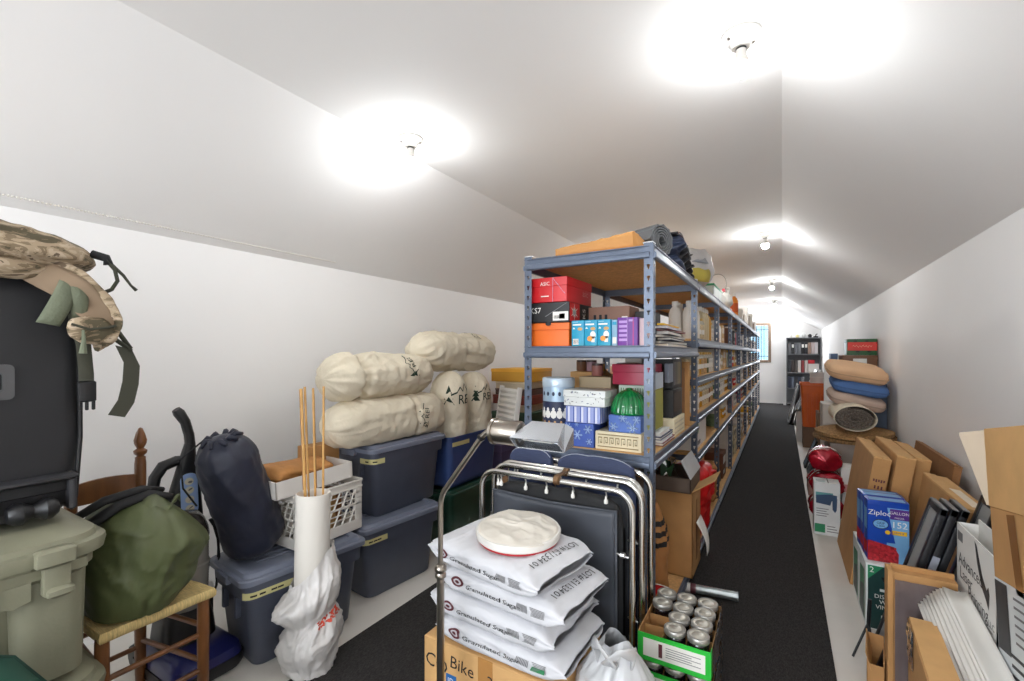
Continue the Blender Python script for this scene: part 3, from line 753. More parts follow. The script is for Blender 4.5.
SUIT = mat('black_nylon_weave', (25, 25, 28), .6, var=.1, scale=4, bump=.15, bscale=9, sheen=.1)
SUITP = mat('black_piping', (20, 20, 22), .4)
def suitcase():
    t = thing('rolling_suitcase', 'black nylon wheeled suitcase standing on the olive drab totes', 'suitcase', (-2.10, .10, .889), 0)
    hx, hy, H = .20, .432, .765
    mb = MB()
    def ring(a, z, r=.05): return [(x + .012 * nz((x * 3, y * 3, z * 3), 1.5, 3), y + .012 * nz((y * 3, x * 3, z * 4), 1.4, 9), z) for x, y in rrect(hx - a, hy - a, r, 6)]
    mb.loft([ring(.03, .02), ring(.006, .05)] + [ring(-.002 - .012 * math.sin(math.pi * k / 9), .05 + (H - .1) * k / 9) for k in range(10)] + [ring(.006, H - .03), ring(.04, H)], SUIT)
    mb.build('shell', t, smooth=180)
    for sx in (1, -1):
        mb = MB(); mb.tube([(sx * (hx - .004), hy - .005, .06), (sx * (hx + .006), hy + .004, .25), (sx * (hx + .006), hy + .003, .5), (sx * (hx - .002), hy - .008, H - .04)], .007, SUITP, 8); mb.build('piping', t)
    mb = MB()   # corner wheel housing and spool wheel
    HB = mat('charcoal_housing', (44, 44, 47), .45)
    mb.box((hx - .05, hy - .19, .09), (hx + .010, hy - .02, .13), MATTE, .004)
    mb.box((hx - .03, hy - .215, .125), (hx + .034, hy - .005, .148), HB, .008)
    for yy in (-.215, -.028): mb.box((hx - .03, hy + yy, .03), (hx + .026, hy + yy + .022, .135), HB, .008)
    mb.build('wheel_housing', t)
    MB().lathe([(.0, -.056), (.020, -.053), (.032, -.038), (.033, -.024), (.024, -.012), (.018, 0), (.024, .012), (.033, .024), (.032, .038), (.020, .053), (.0, .056)], SUITP, 20, tr(hx + .026, hy - .105, .052) @ rot(90, 0, 0)).build('wheel', t)
    mb = MB(); M = face_M((hx + .012, .25, .43), (0, 1, 0), (0, 0, 1))
    GP = mat('gunmetal_plate', (92, 92, 94), .35, .6)
    outer = rrect(.042, .050, .014, 4); inner = rrect(.018, .024, .006, 4); n = len(outer)
    for z0 in (.0,):
        vs = [(x, y, .008) for x, y in outer] + [(x, y, .008) for x, y in inner] + [(x, y, -.004) for x, y in outer] + [(x, y, -.004) for x, y in inner]
        fs = [(i, (i + 1) % n, n + (i + 1) % n, n + i) for i in range(n)] + [(2 * n + i, 2 * n + (i + 1) % n, (i + 1) % n, i) for i in range(n)] + [(n + i, n + (i + 1) % n, 3 * n + (i + 1) % n, 3 * n + i) for i in range(n)]
        mb.add(vs, fs, GP, M)
    mb.build('handle_plate', t)
suitcase()
def camo_mat():
    m = mat('desert_camouflage', (178, 160, 130), .85, var=.1, scale=5, bump=.3, bscale=18)
    nt = m.node_tree; N = nt.nodes; L = nt.links; b = N['Principled BSDF']
    n = N.new('ShaderNodeTexNoise'); n.inputs['Scale'].default_value = 14; n.inputs['Detail'].default_value = 5; n.inputs['Distortion'].default_value = 1.2
    mp = N.new('ShaderNodeMapping'); mp.inputs['Scale'].default_value = (1.2, .8, 2.2); L.new(N['Texture Coordinate'].outputs['Object'], mp.inputs[0]); L.new(mp.outputs[0], n.inputs['Vector'])
    r = N.new('ShaderNodeValToRGB'); r.color_ramp.interpolation = 'CONSTANT'; e = r.color_ramp.elements
    e[0].position = 0; e[0].color = lin((84, 76, 56)) + (1,); e[1].position = .42; e[1].color = lin((126, 109, 86)) + (1,)
    for p, c in ((.49, (166, 147, 121)), (.56, (184, 166, 142)), (.63, (104, 88, 70))): k = e.new(p); k.color = lin(c) + (1,)
    L.new(n.outputs[0], r.inputs[0]); L.new(r.outputs[0], b.inputs['Base Color']); return m
CAMO = camo_mat(); TAN = mat('tan_lining', (140, 120, 98), .85); WEB = mat('foliage_green_webbing', (104, 110, 90), .8, bump=.3, bscale=90)
WEBD = mat('dark_olive_webbing', (58, 58, 46), .8)
def pack():
    ox, oy, oz = -2.05, .10, 1.60
    UP = .025
    t = thing('camouflage_pack', 'desert camouflage pack with hanging straps draped over the black suitcase', 'backpack', (ox, oy, oz + UP), 0)
    W = lambda x, y, z: (x - ox, y - oy, z - oz)
    def P(u, v):
        a = 2 * math.pi * u; y = lerp(-.50, .50, v)
        k = math.sqrt(max(0, 1 - abs(2 * v - 1) ** 8))
        top = .135 - .060 * max(0, (v - .55) / .45) ** 1.2
        rx, rz = .225 * k, top * k
        f = 1 + crease((math.cos(a) * .25, y * 1.2, math.sin(a) * .25), .16, 4)
        z = rz * math.sin(a) * f * (1.0 if math.sin(a) > 0 else .45) + .065
        return (rx * math.cos(a) * f + .01, y, z + .02 * max(0, .5 - v))
    mb = MB(); mb.grid(P, 70, 64, CAMO, wrap_u=True); mb.build('body', t, smooth=180)
    mb = MB()
    for k, (z, x, r) in enumerate(((.085, .185, .040), (.038, .205, .034))):
        mb.grid(lambda u, v: Vector((x - .03 * abs(2 * v - 1) ** 2, lerp(-.48, .40, v), z - .02 * v)) + Vector((math.cos(2 * math.pi * u), 0, math.sin(2 * math.pi * u))) * r * (1 - .8 * max(0, (v - .85) / .15) ** 2) * (1 + crease((u, v * 3, k), .35, k)), 20, 50, CAMO, wrap_u=True)
    mb.build('rolled_flap', t, smooth=180)
    # hip belt wing: lined band that hangs over the suitcase corner and turns back as a zipped pocket
    path = [W(-1.87, .46, 1.65), W(-1.835, .53, 1.60), W(-1.825, .585, 1.535), W(-1.825, .61, 1.475), W(-1.825, .595, 1.43), W(-1.82, .555, 1.405)]
    path = [Vector(p) for p in path]
    def along(v):
        f = v * (len(path) - 1); i = min(len(path) - 2, int(f)); return path[i].lerp(path[i + 1], f - i)
    mb = MB()
    mb.grid(lambda u, v: along(v) + Vector((.018 * math.cos(2 * math.pi * u), .006 * math.cos(2 * math.pi * u), .024 * math.sin(2 * math.pi * u) * (1 + crease((u, v * 2, 1), .3, 2)))) , 18, 40, CAMO, wrap_u=True)
    mb.build('hip_belt', t, smooth=180)
    mb = MB()
    def lining(u, v):
        p = along(v * .62); return p + Vector((.006, -.07 * u * (1 - .3 * v), -.055 * u - .01 * v)) + Vector((.012 * math.sin(5 * v + 3 * u), 0, 0))
    mb.grid(lining, 8, 20, TAN); mb.build('belt_lining', t, solid=.004, smooth=180)
    def pocket(u, v):
        a = 2 * math.pi * u; y = lerp(.485, .60, v); k = math.sqrt(max(0, 1 - abs(2 * v - 1) ** 3)); q = W(-1.822, y, lerp(1.452, 1.437, v))
        return Vector(q) + Vector((.022 * k * math.cos(a), 0, .042 * k * math.sin(a))) * (1 + crease((u, v, 4), .25, 6))
    mb = MB(); mb.grid(pocket, 24, 24, CAMO, wrap_u=True); mb.build('belt_pocket', t, smooth=180)
    MB().tube([W(-1.80, .49, 1.462), W(-1.794, .53, 1.448), W(-1.798, .575, 1.455), W(-1.80, .595, 1.462)], .004, WEBD, 6).build('zipper', t)
    mb = MB()
    for (a, b, c, d) in (((.485, 1.625), (.52, 1.575), (.475, 1.455), (.425, 1.465)), ((.49, 1.62), (.535, 1.58), (.535, 1.49), (.50, 1.48))):
        mb.grid(lambda u, v: Vector(W(-1.845 + .02 * math.sin(v * 3) + .008 * math.sin(u * 3), lerp(lerp(a[0], b[0], u), lerp(d[0], c[0], u), v), lerp(lerp(a[1], b[1], u), lerp(d[1], c[1], u), v))), 6, 14, WEB)
    mb.build('webbing_flap', t, solid=.003, smooth=180)
    MB().tube([W(-1.795, .515, 1.445), W(-1.79, .515, 1.415), W(-1.79, .513, 1.375)], [.0035, .005, .010], WEB, 8).build('zipper_pull', t)
    mb = MB(); mb.tube([W(-1.88, .52, 1.50), W(-1.86, .535, 1.40), W(-1.855, .54, 1.31), W(-1.855, .54, 1.285)], .018, WEBD, 8, flat=.18); mb.build('strap', t)
    mb = MB(); M = tr(*W(-1.853, .54, 1.225)); mb.box((-.006, -.022, 0), (.008, .022, .065), BLACK, .004, M)
    for y in (-.02, -.004, .012): mb.box((-.004, y, -.026), (.005, y + .008, .004), BLACK, .002, M)
    mb.build('buckle', t)
    mb = MB()
    mb.tube([W(-1.84, .565, 1.45), W(-1.84, .60, 1.425), W(-1.84, .63, 1.40), W(-1.84, .645, 1.385)], .018, WEBD, 8, flat=.3)
    mb.tube([W(-1.85, .595, 1.48), W(-1.85, .62, 1.44), W(-1.845, .648, 1.39)], .007, WEBD, 8)
    rp = [Vector(W(-1.835, .625, 1.395)), Vector(W(-1.83, .645, 1.34)), Vector(W(-1.83, .642, 1.28)), Vector(W(-1.83, .63, 1.22)), Vector(W(-1.83, .605, 1.175))]
    for k, sh in enumerate((0, .004)):
        mb.grid(lambda u, v: (lambda f, i: rp[i].lerp(rp[i + 1], f - i) + Vector((sh, (u - .5) * .042, (u - .5) * -.012)))(v * 3.999, int(v * 3.999)), 3, 17, WEBD)
    mb.build('load_strap', t, smooth=180)
    mb = MB()
    mb.tube([W(-1.88, .56, 1.69), W(-1.86, .59, 1.68), W(-1.86, .595, 1.66)], .013, MATTE, 8)
    mb.tube([W(-1.86, .585, 1.68), W(-1.855, .61, 1.645), W(-1.85, .615, 1.61), W(-1.85, .60, 1.58), W(-1.85, .575, 1.565)], .011, WEBD, 8, flat=.5)
    mb.tube([W(-1.86, .60, 1.665), W(-1.85, .63, 1.63), W(-1.85, .65, 1.60), W(-1.85, .665, 1.585)], [.006, .005, .004, .006], WEBD, 6)
    mb.build('drawcord', t, smooth=180)
    MB().tube([(.10, -.20, .19), (.12, .05, .185), (.13, .20, .165)], .022, WEBD, 8, flat=.25).build('top_handle', t)
pack()
# dark green item at the very front
DG = mat('bottle_green_fabric', (24, 74, 60), .7, var=.06)
t = thing('folded_cot_bag', 'bottle green bag end leaning in front of the olive drab totes', 'bag', (-1.52, .34, 0), 0)
mb = MB(); mb.prism([(-.55, 0), (.36, 0), (.02, .60), (-.03, .63), (-.55, .63)], .22, DG, Matrix(((0, 0, -1, 0), (1, 0, 0, 0), (0, 1, 0, 0), (0, 0, 0, 1))))
mb.build('cloth_body', t); MB().tube([(-.22, .36, .01), (-.22, .02, .60), (-.22, -.03, .63), (-.22, -.5, .63)], .006, mat('green_piping', (18, 58, 46), .6), 6).build('piping', t)
# ---------------------------------------------------------------- pharmacy floor lamp
def floor_lamp():
    t = thing('floor_lamp', 'brushed nickel reading lamp with horizontal trough shade in front of the sugar bags', 'floor lamp', (-.968, 1.17, .006), 0)
    MB().lathe([(.0, 0), (.125, 0), (.13, .006), (.13, .016), (.12, .022), (.02, .026), (.016, .05), (.0, .05)], NICKEL, 36).build('base', t)
    MB().lathe([(.0125, .03), (.0125, .665)], NICKEL, 18).build('pole', t)
    MB().lathe([(.013, .655), (.018, .658), (.019, .668), (.016, .674), (.020, .680), (.020, .690), (.014, .698), (.010, .70)], NICKEL, 20).build('collar', t)
    mb = MB(); pts = [(0, 0, .69), (0, 0, .89)]
    for k in range(1, 7): a = R(38 * k / 6); pts.append((.10 * (1 - math.cos(a)), 0, .89 + .10 * math.sin(a)))
    e = Vector(pts[-1]); d = Vector((math.sin(R(38)), 0, math.cos(R(38)))); q = e + d * .235
    pts += [tuple(q), tuple(q + Vector((.02, 0, .017))), tuple(q + Vector((.05, 0, .02)))]
    mb.tube(pts, .0085, NICKEL, 12); mb.build('arm', t, smooth=60)
    c = q + Vector((.04, 0, .02))
    MB().lathe([(.0, 0), (.012, .001), (.014, .01), (.0, .01)], MATTE, 14, tr(*(q - d * .012)) @ rot(0, 38, 0)).build('swivel_joint', t)
    Mx = tr(*c) @ rot(0, 90, 0)
    MB().lathe([(.0, 0), (.036, 0), (.040, .004), (.040, .012), (.035, .014), (.037, .016), (.037, .095), (.034, .10), (.0, .10)], NICKEL, 32, Mx).build('socket_housing', t)
    # trough shade: open half cylinder with flared sides, white inside faces up as a sheet-metal top
    SH = mat('satin_shade_metal', (196, 200, 206), .25, .75)
    mb = MB(); x0, x1 = c.x + .095, c.x + .245
    prof = [(-.060, -.002), (.035, .034), (.048, .020), (.048, -.030), (-.020, -.036)]
    n = len(prof)
    for i in range(n - 1):
        (ya, za), (yb, zb) = prof[i], prof[i + 1]
        sx = lambda z: .022 if z > .03 else 0
        mb.quad((x0 + sx(za), ya, c.z + za), (x1 - sx(za), ya, c.z + za), (x1 - sx(zb), yb, c.z + zb), (x0 + sx(zb), yb, c.z + zb), SH)
    for x, s in ((x0, 1), (x1, -1)):
        mb.add([(x + (.022 if z > .03 else 0) * s, y, c.z + z) for y, z in prof], [tuple(range(n))], SH)
    mb.build('trough_shade', t, solid=.0025, smooth=0)
    MB().lathe([(.0, .02), (.014, .02), (.015, .11), (.010, .125), (.0, .125)], WHITE, 16, tr(c.x + .09, 0, c.z - .005) @ rot(0, 90, 0)).build('tube_bulb', t)
    return t
floor_lamp()

# ---------------------------------------------------------------- carton with four sugar bags and a pack of paper plates
CTOP = .35
def bike_box():
    t = thing('cardboard_box', 'brown cardboard box with handwriting, under the stack of sugar bags', 'box', (-.875, 1.485, .006), 0)
    hx, hy, H = .275, .19, CTOP - .006
    MB().box((-hx, -hy, 0), (hx, hy, H), CARDL, .004).build('carton', t)
    TAPEC = mat('clear_brown_tape', (176, 128, 74), .25, coat=.4)
    mb = MB(); mb.box((-.03, -hy - .001, H - .12), (.03, -hy, H), TAPEC); mb.box((hx, -.03, .02), (hx + .001, .03, H), TAPEC); mb.box((-hx, -.025, H), (hx, .025, H + .001), TAPEC); mb.build('packing_tape', t)
    for tx, sz, x, dz, a in (('Bike', .062, -.10, .062, -4), ('CO', .07, -.215, .085, -8), ('3', .06, .02, .075, 0)):
        MB().text(tx, sz, INK, FRONT(x, -hy - .0012, H - dz) @ rot(0, 0, a)).build('handwriting', t, smooth=0)
    mb = MB(); BT = mat('blue_label_print', (40, 104, 170), .5)
    mb.box((-.17, -hy - .0018, H - .15), (-.125, -hy, H - .105), BT); mb.text('ID', .03, PAPER, FRONT(-.148, -hy - .0026, H - .128)); mb.build('blue_label', t, smooth=0)
bike_box()
SUGARP = mat('white_sugar_paper', (210, 211, 215), .55, var=.02, bump=.12, bscale=30)
MAR = mat('maroon_print', (96, 44, 52), .6, var=.05)
def sugar_surface(L, W, H, seed):
    def P(u, v, out=0.0):
        """u round the section (0 = +y side, quarter = top), v along x."""
        x = (v - .5) * L; a = 2 * math.pi * u; e = abs(2 * v - 1)
        hz = H / 2 * max(.30, (1 - e ** 9)) ; hy = W / 2 * (1 - .10 * e ** 6) * (1 if e < .96 else 1)
        ca, sa = math.cos(a), math.sin(a); p = 4.2
        k = (abs(ca) ** p + abs(sa) ** p) ** (-1 / p)
        w_ = crease((x * 1.3, ca * .22, sa * .22 + seed), .14, seed)
        y = hy * ca * k * (1 + .25 * w_); z = hz * sa * k * (1 + (1.6 if sa > 0 else .5) * w_ * (.35 + e))
        # folded end: the long edge dips to a point
        return Vector((x + (.012 * nz((ca * 2, sa * 2, x * 9), 1.4, seed)), y + (out if abs(ca) > abs(sa) else 0) * (1 if ca > 0 else -1), z + (out if abs(sa) >= abs(ca) else 0) * (1 if sa > 0 else -1)))
    return P
def sugar_bag(label, z, dx, dy, rz, seed, texts=True, tilt=0):
    L, W, H = .53, .365, .096
    P = sugar_surface(L, W, H, seed)
    t = thing('sugar_bag', label, 'bag', (-.855 + dx, 1.465 + dy, z + H / 2), rz, rx=tilt)
    mb = MB(); mb.grid(lambda u, v: P(u, v), 96, 84, SUGARP, wrap_u=True)
    mb.box((-L / 2 - .02, -W * .36, -.006), (-L / 2 + .02, W * .36, .006), SUGARP, .003)
    mb.build('paper_sack', t, smooth=50)
    mb = MB()
    # front long side looks towards -y: u = .5; up on the picture = towards u .25
    def put(sh, m, v0, h, s, ang=0, uc=.5):
        ku, kv = -s / (2 * (W + H) * .52), s / L
        mb.add([P(uc + (y + h / s) * ku, v0 + x * kv, .0035) for x, y in sh[0]], sh[1], m)
    put(text_mesh('Granulated Sugar'), INK, .50, -.008, .034, uc=.478)
    ring = []; rf = []
    for i in range(24): ring += [(math.cos(i * R(15)), math.sin(i * R(15))), (.62 * math.cos(i * R(15)), .62 * math.sin(i * R(15)))]
    for i in range(24): j = (i + 1) % 24; rf.append((2 * i, 2 * j, 2 * j + 1, 2 * i + 1))
    put((ring, rf), MAR, .20, .0, .026, uc=.478)
    put(([(.32 * math.cos(R(a)), .32 * math.sin(R(a))) for a in range(0, 360, 30)], [tuple(range(12))]), MAR, .20, 0, .026, uc=.478)
    bars = ([], [])
    for i in range(9):
        k = len(bars[0]); x = -1 + i * .24; bars[0].extend([(x, -.8), (x + .12, -.8), (x + .12, .8), (x, .8)]); bars[1].append((k, k + 1, k + 2, k + 3))
    put(bars, GREYINK, .735, 0, .022, uc=.478)
    rows = ([], [])
    for i in range(7):
        k = len(rows[0]); y = -.9 + i * .28; rows[0].extend([(-1, y), (1.2, y), (1.2, y + .12), (-1, y + .12)]); rows[1].append((k, k + 1, k + 2, k + 3))
    put(rows, GREYINK, .845, 0, .022, uc=.478)
    mb.build('printing', t, smooth=0); mb = MB()
    if texts:   # dotted lot code on the top face near the right end, read from the aisle upside down
        def top(sh, m, x0, y0, s, ang):
            ca, sa = math.cos(R(ang)), math.sin(R(ang)); vs = []
            for x, y in sh[0]:
                X_, Y_ = x0 + s * (x * ca - y * sa), y0 + s * (x * sa + y * ca)
                aa = math.acos(max(-1, min(1, Y_ / (W / 2 * 1.02)))) / (2 * math.pi)
                q = P(aa, X_ / L + .5, 0); vs.append((X_, Y_, q.z + .004))
            mb.add(vs, sh[1], m)
        top(text_mesh('LOT# E11334 01'), INK, .212, .0, .036, -94); mb.build('lot_code', t, smooth=0); mb = MB()
    if seed == 4:
        put(([(-1.2, -.6), (1.2, -.6), (1.2, .6), (-1.2, .6)], [(0, 1, 2, 3)]), mat('green_print', (52, 128, 84), .6), .84, -.012, .02, uc=.478); mb.build('green_mark', t, smooth=0)
    return t
sugar_bag('white granulated sugar bag, bottom of the stack, resting on the cardboard box', CTOP + .002, .02, .0, -2, 4, False)
sugar_bag('white granulated sugar bag, second from the bottom of the stack', CTOP + .089, -.005, -.005, -4, 9, False)
sugar_bag('white granulated sugar bag, second from the top, lot code on its end', CTOP + .177, .03, .005, -6, 15)
sugar_bag('white granulated sugar bag on top of the stack, under the plates', CTOP + .265, -.03, .0, -10, 23, True, 2)
PZ = CTOP + .366
def plates():
    t = thing('paper_plate_pack', 'round pack of white paper plates in crinkled film on the top sugar bag', 'plates', (-.845, 1.47, PZ), 0, ry=1.5, rx=3)
    MB().lathe([(.0, 0), (.135, 0), (.150, .003), (.150, .010), (.0, .010)], mat('red_rim', (176, 36, 44), .5), 48).build('base_plate', t)
    MB().lathe([(.0, .009), (.150, .009), (.156, .014), (.158, .032), (.154, .038), (.11, .034), (.0, .034)], mat('white_plate_card', (222, 220, 214), .5), 56).build('plate_stack', t)
    mb = MB()
    def film(u, v):
        a = 2 * math.pi * u; r = .150 * v
        z = .040 + .007 * (1 - v ** 3) + crease((r * 1.5 * math.cos(a), r * 1.5 * math.sin(a), 1), .013, 6)
        return (r * math.cos(a) * (1 + (.12 if abs(a - 5.5) < .3 else 0) * v ** 6), r * math.sin(a), z if v < .97 else .036)
    mb.grid(film, 72, 26, mat('cream_film', (220, 214, 202), .35, var=.04, bump=.1), wrap_u=True); mb.build('film_wrap', t, smooth=60)
plates()

# ---------------------------------------------------------------- folding cots
VINYL = mat('slate_vinyl', (66, 70, 78), .5, var=.06, scale=6, bump=.1, bscale=14)
TICK = mat('navy_mattress_ticking', (44, 54, 84), .7, var=.12, scale=30, stretch=(1, 12, 12), bump=.1)
FILM = mat('clear_plastic_film', (214, 222, 236), .12, trans=.9, var=.03, bump=.3, bscale=26)
LEATH = mat('brown_strap', (118, 88, 58), .4, .4)
def u_frame(y, x0, x1, h, r=.0125, R_=.075):
    pts = [(x0, y, .01), (x0, y, h - R_)]
    for k in range(1, 7): a = R(90 * k / 6); pts.append((x0 + R_ * (1 - math.cos(a)), y, h - R_ + R_ * math.sin(a)))
    for k in range(0, 7): a = R(90 * k / 6); pts.append((x1 - R_ + R_ * math.sin(a), y, h - R_ + R_ * math.cos(a)))
    pts += [(x1, y, .01)]
    return MB().tube(pts, r, CHROME, 14)
def cot(label, y, h, humps, front):
    t = thing('folding_cot', label, 'folding bed', (-.835, y, .006), 0)
    hw = .345
    for k, (dy, dx, dh) in enumerate(((0, 0, 0), (.085, .012, .012))):
        f = u_frame(dy, -hw + dx, hw + dx, h + dh).build('frame', t, smooth=60)
        for x in (-hw + dx, hw + dx): MB().lathe([(.0, 0), (.016, 0), (.016, .03), (.0, .03)], BLACK, 12, tr(x, dy, .0)).build('foot_cap', f)
    # vinyl sling held by springs
    mb = MB(); mb.grid(lambda u, v: (lerp(-hw + .055, hw - .065, u), .012 + .006 * math.sin(3 * u) * math.sin(2 * v) + (.01 * nz((u * 2, v * 2, 1), 1.5, 3)), lerp(.12, h - .085 - .012 * math.sin(math.pi * u), v)), 24, 24, VINYL)
    mb.build('sling', t, solid=.006, smooth=180)
    mb = MB(); mb.tube([(-hw + .055, .008, h - .085), (0, .010, h - .097), (hw - .065, .008, h - .085), (hw - .065, .008, .12)], .006, VINYL, 8); mb.build('hem', t)
    SPR = mat('spring_steel', (190, 190, 188), .3, 1.0)
    for x in (-.26, -.245, -.12, -.02, .10, .24):
        mb = MB(); mb.tube([(x, .0, h - .01), (x + .004, .006, h - .035)], .003, SPR, 6)
        mb.lathe([(.003, .012), (.008, .015), (.0085, .026), (.005, .032), (.003, .045)], WHITE if front else SPR, 8, tr(x, .006, h - .075)); mb.build('spring', t)
    for z in (.62, .30, .18):
        mb = MB(); mb.tube([(hw - .066, .008, z), (hw - .04, .0, z - .005), (hw - .01, .0, z - .006)], .004, SPR, 6); mb.lathe([(.004, 0), (.011, .004), (.011, .02), (.004, .026)], SPR, 8, tr(hw - .05, .004, z - .003) @ rot(0, 90, 0)); mb.build('spring', t)
    # folded mattress between the frames, its rolled fold showing above
    for k, (xa, xb, ztop) in enumerate(humps):
        def mat_(u, v):
            a = 2 * math.pi * u; x = lerp(xa, xb, v); e = abs(2 * v - 1)
            zt = ztop - .055 * e ** 5; ca, sa = math.cos(a), math.sin(a); p = 4; kk = (abs(ca) ** p + abs(sa) ** p) ** (-1 / p)
            hz = (zt - .15) / 2 * (1 if e < .97 else .9)
            return (x, .048 + .026 * ca * kk * (1 if e < .97 else .6), .15 + hz + hz * sa * kk + .006 * nz((x * 9, ca, sa), 2, k))
        mb = MB(); mb.grid(mat_, 40, 30, MATTE if front else TICK, wrap_u=True); mb.build('mattress', t, smooth=60)
        if not front:
            mb = MB(); mb.tube([mat_(.31, v / 14) for v in range(0, 15)], .0022, mat('pale_piping', (150, 156, 168), .6), 6); mb.build('mattress_piping', t)
    return t
cot('chrome framed folding cot with slate sling, nearest the sugar bags', 1.72, .865, ((-.30, .30, .825),), True)
cot('chrome framed folding cot with navy mattress, against the shelving front', 1.865, .875, ((-.31, -.075, .945), (-.06, .31, .945)), False)
mb = MB()
for y in (1.712, 1.808): mb.lathe([(.0155, -.012), (.0185, -.010), (.0185, .010), (.0155, .012)], LEATH, 14, tr(-.80, y, .876 if y < 1.75 else .888) @ rot(0, 90, 0))
mb.box((-.812, 1.712, .888), (-.788, 1.808, .897), LEATH, .003)
mb.build('strap_clasp', label='brown clasp strapping the top rails of the folding cots together', cat='clasp')

# ---------------------------------------------------------------- plastic bag, jar trays
PFILM = mat('thin_white_plastic', (234, 236, 238), .25, trans=.35, var=.02)
t = thing('grocery_bag', 'white plastic grocery bag of odds and ends beside the jar trays', 'bag', (-.455, 1.44, .006), 0)
def gb(u, v):
    a = 2 * math.pi * u; z = .47 * v; k = (1 - max(0, (.15 - v) / .15) ** 2 * .3) * (1 - .72 * max(0, (v - .62) / .38) ** 1.3)
    r = .135 * k * (1 + crease((math.cos(a) * .3, math.sin(a) * .3, z), .34, 7))
    return (r * math.cos(a) * 1.05, r * math.sin(a) * .85, z - .06 * max(0, v - .7) * math.sin(2 * a))
mb = MB(); mb.grid(gb, 84, 60, PFILM, wrap_u=True); mb.build('film', t, smooth=180)
mb = MB()
for s in (-1, 1):
    mb.tube([(s * .05, -.02, .40), (s * .065, -.05, .47), (s * .03, -.09, .485), (-s * .01, -.075, .43)], [.026, .022, .018, .024], PFILM, 10, flat=.3)
mb.build('bag_handle', t, smooth=180)
mb = MB(); GYM = mat('mottled_grey', (92, 92, 96), .8, var=.3, scale=40)
mb.lathe([(.0, .30), (.07, .31), (.078, .36), (.06, .405), (.0, .42)], GYM, 16); mb.build('grey_contents', t, smooth=180)

GRN = mat('bright_green_card', (44, 188, 62), .5); JGL = mat('dark_jar_glass', (24, 16, 18), .08, coat=.6, var=.2); LIDM = mat('tin_lid', (206, 202, 190), .38, .6, var=.05, scale=30)
BAND = mat('zinc_band', (180, 178, 172), .36, .7)
def jar_tray(label, z):
    t = thing('jar_tray', label, 'tray', (-.335, 1.852, z), 0)
    hx, hy = .124, .163
    mb = MB(); mb.box((-hx, -hy, 0), (hx, hy, .003), CARDL)
    for lo, hi in (((-hx, -hy, 0), (-hx + .003, hy, .10)), ((hx - .003, -hy, 0), (hx, hy, .085)), ((-hx, hy - .003, 0), (hx, hy, .10))): mb.box(lo, hi, CARD)
    mb.build('tray', t, smooth=0)
    mb = MB(); mb.box((-hx, -hy - .003, .0), (hx, -hy, .098), GRN); mb.box((-hx + .02, -hy - .0045, .018), (hx - .016, -hy - .003, .082), PAPER)
    mb.box((hx, -hy - .003, 0), (hx + .002, -hy + .03, .098), GRN)
    mb.box((-hx + .075, -hy - .0055, .026), (-hx + .088, -hy - .0045, .074), MAR)
    for k in range(5): mb.box((-hx + .10, -hy - .0055, .034 + k * .008), (hx - .03 - (k % 2) * .03, -hy - .0045, .036 + k * .008), GREYINK)
    mb.build('printed_front', t, smooth=0)
    for x in (-.0405, .039): MB().box((x - .001, -hy + .005, .003), (x + .001, hy - .005, .085), CARD).build('divider', t, smooth=0)
    for y in (-.08, 0, .08): MB().box((-hx + .005, y - .001, .003), (hx - .005, y + .001, .085), CARD).build('divider', t, smooth=0)
    mb = MB(); mb.grid(lambda u, v: (hx + .004 + .006 * crease((u, v, 1), 1.2, 3), lerp(-hy + .03, hy, u), lerp(.0, .118, v)), 30, 16, FILM); mb.build('shrink_film', t, smooth=180)
    return t
TZ = [.008, .142, .276]
jar_tray('green and white jar tray at the bottom of the tray stack on the carpet', TZ[0])
jar_tray('green and white jar tray in the middle of the tray stack', TZ[1])
jar_tray('green and white cardboard jar tray on top, two cells empty', TZ[2])
def jar0(label):
    t = thing('jam_jar', label, 'jar', (0, 0, 0), group=None)
    MB().lathe([(.0, 0), (.032, 0), (.036, .005), (.037, .02), (.037, .085), (.034, .097), (.031, .103), (.0, .103)], JGL, 22).build('glass', t)
    MB().lathe([(.031, .101), (.0375, .101), (.0385, .104), (.0385, .118), (.0365, .1205), (.031, .1205)], BAND, 26, cap=(False, False)).build('screw_band', t)
    MB().lathe([(.0, .1195), (.0215, .1195), (.023, .1185), (.0245, .1195), (.032, .1195)][::-1], LIDM, 26, cap=(False, False)).build('lid', t)
    return t
first = None; names = {}
where = ('nearest', 'second', 'third', 'farthest'); colw = ('left', 'middle', 'right')
for k, z in enumerate(TZ):
    for ci, x in enumerate((-.080, -.001, .079)):
        for ri, y in enumerate((-.121, -.040, .040, .121)):
            if k == 2 and ci == 0 and ri < 2: continue
            if k < 2 and not (ri == 0 or ci == 2): continue
            if k == 2: lab, g = 'silver-lidded dark jar in the top tray, %s of the %s row' % (where[ri], colw[ci]), None
            else: lab, g = 'dark glass jar in the %s tray of the stack' % ('bottom', 'middle')[k], 'jars in the %s tray' % ('bottom', 'middle')[k]
            if first is None: first = jar0(lab); first.location = (-.335 + x, 1.852 + y, z + .004); first['group'] = g
            else:
                o = dup(first, (-.335 + x, 1.852 + y, z + .004), label=lab)
                if g: o['group'] = g
t = thing('foil_roll', 'silver gift wrap roll with red band lying on the carpet behind the jar trays', 'wrapping paper', (-.40, 2.82, .034), 7)
MB().lathe([(.026, -.30), (.026, .19), (.022, .19), (.020, .10)], mat('silver_wrap', (176, 184, 186), .25, .7, var=.2, scale=20), 22, rot(0, 90, 0), cap=(True, True)).build('roll', t)
MB().lathe([(.0268, -.06), (.0268, -.03)], MAR, 22, rot(0, 90, 0), cap=(False, False)).build('red_band', t); 
MB().lathe([(.0268, -.13), (.0268, -.06)], PAPER, 22, rot(0, 90, 0), cap=(False, False)).build('paper_sleeve', t)

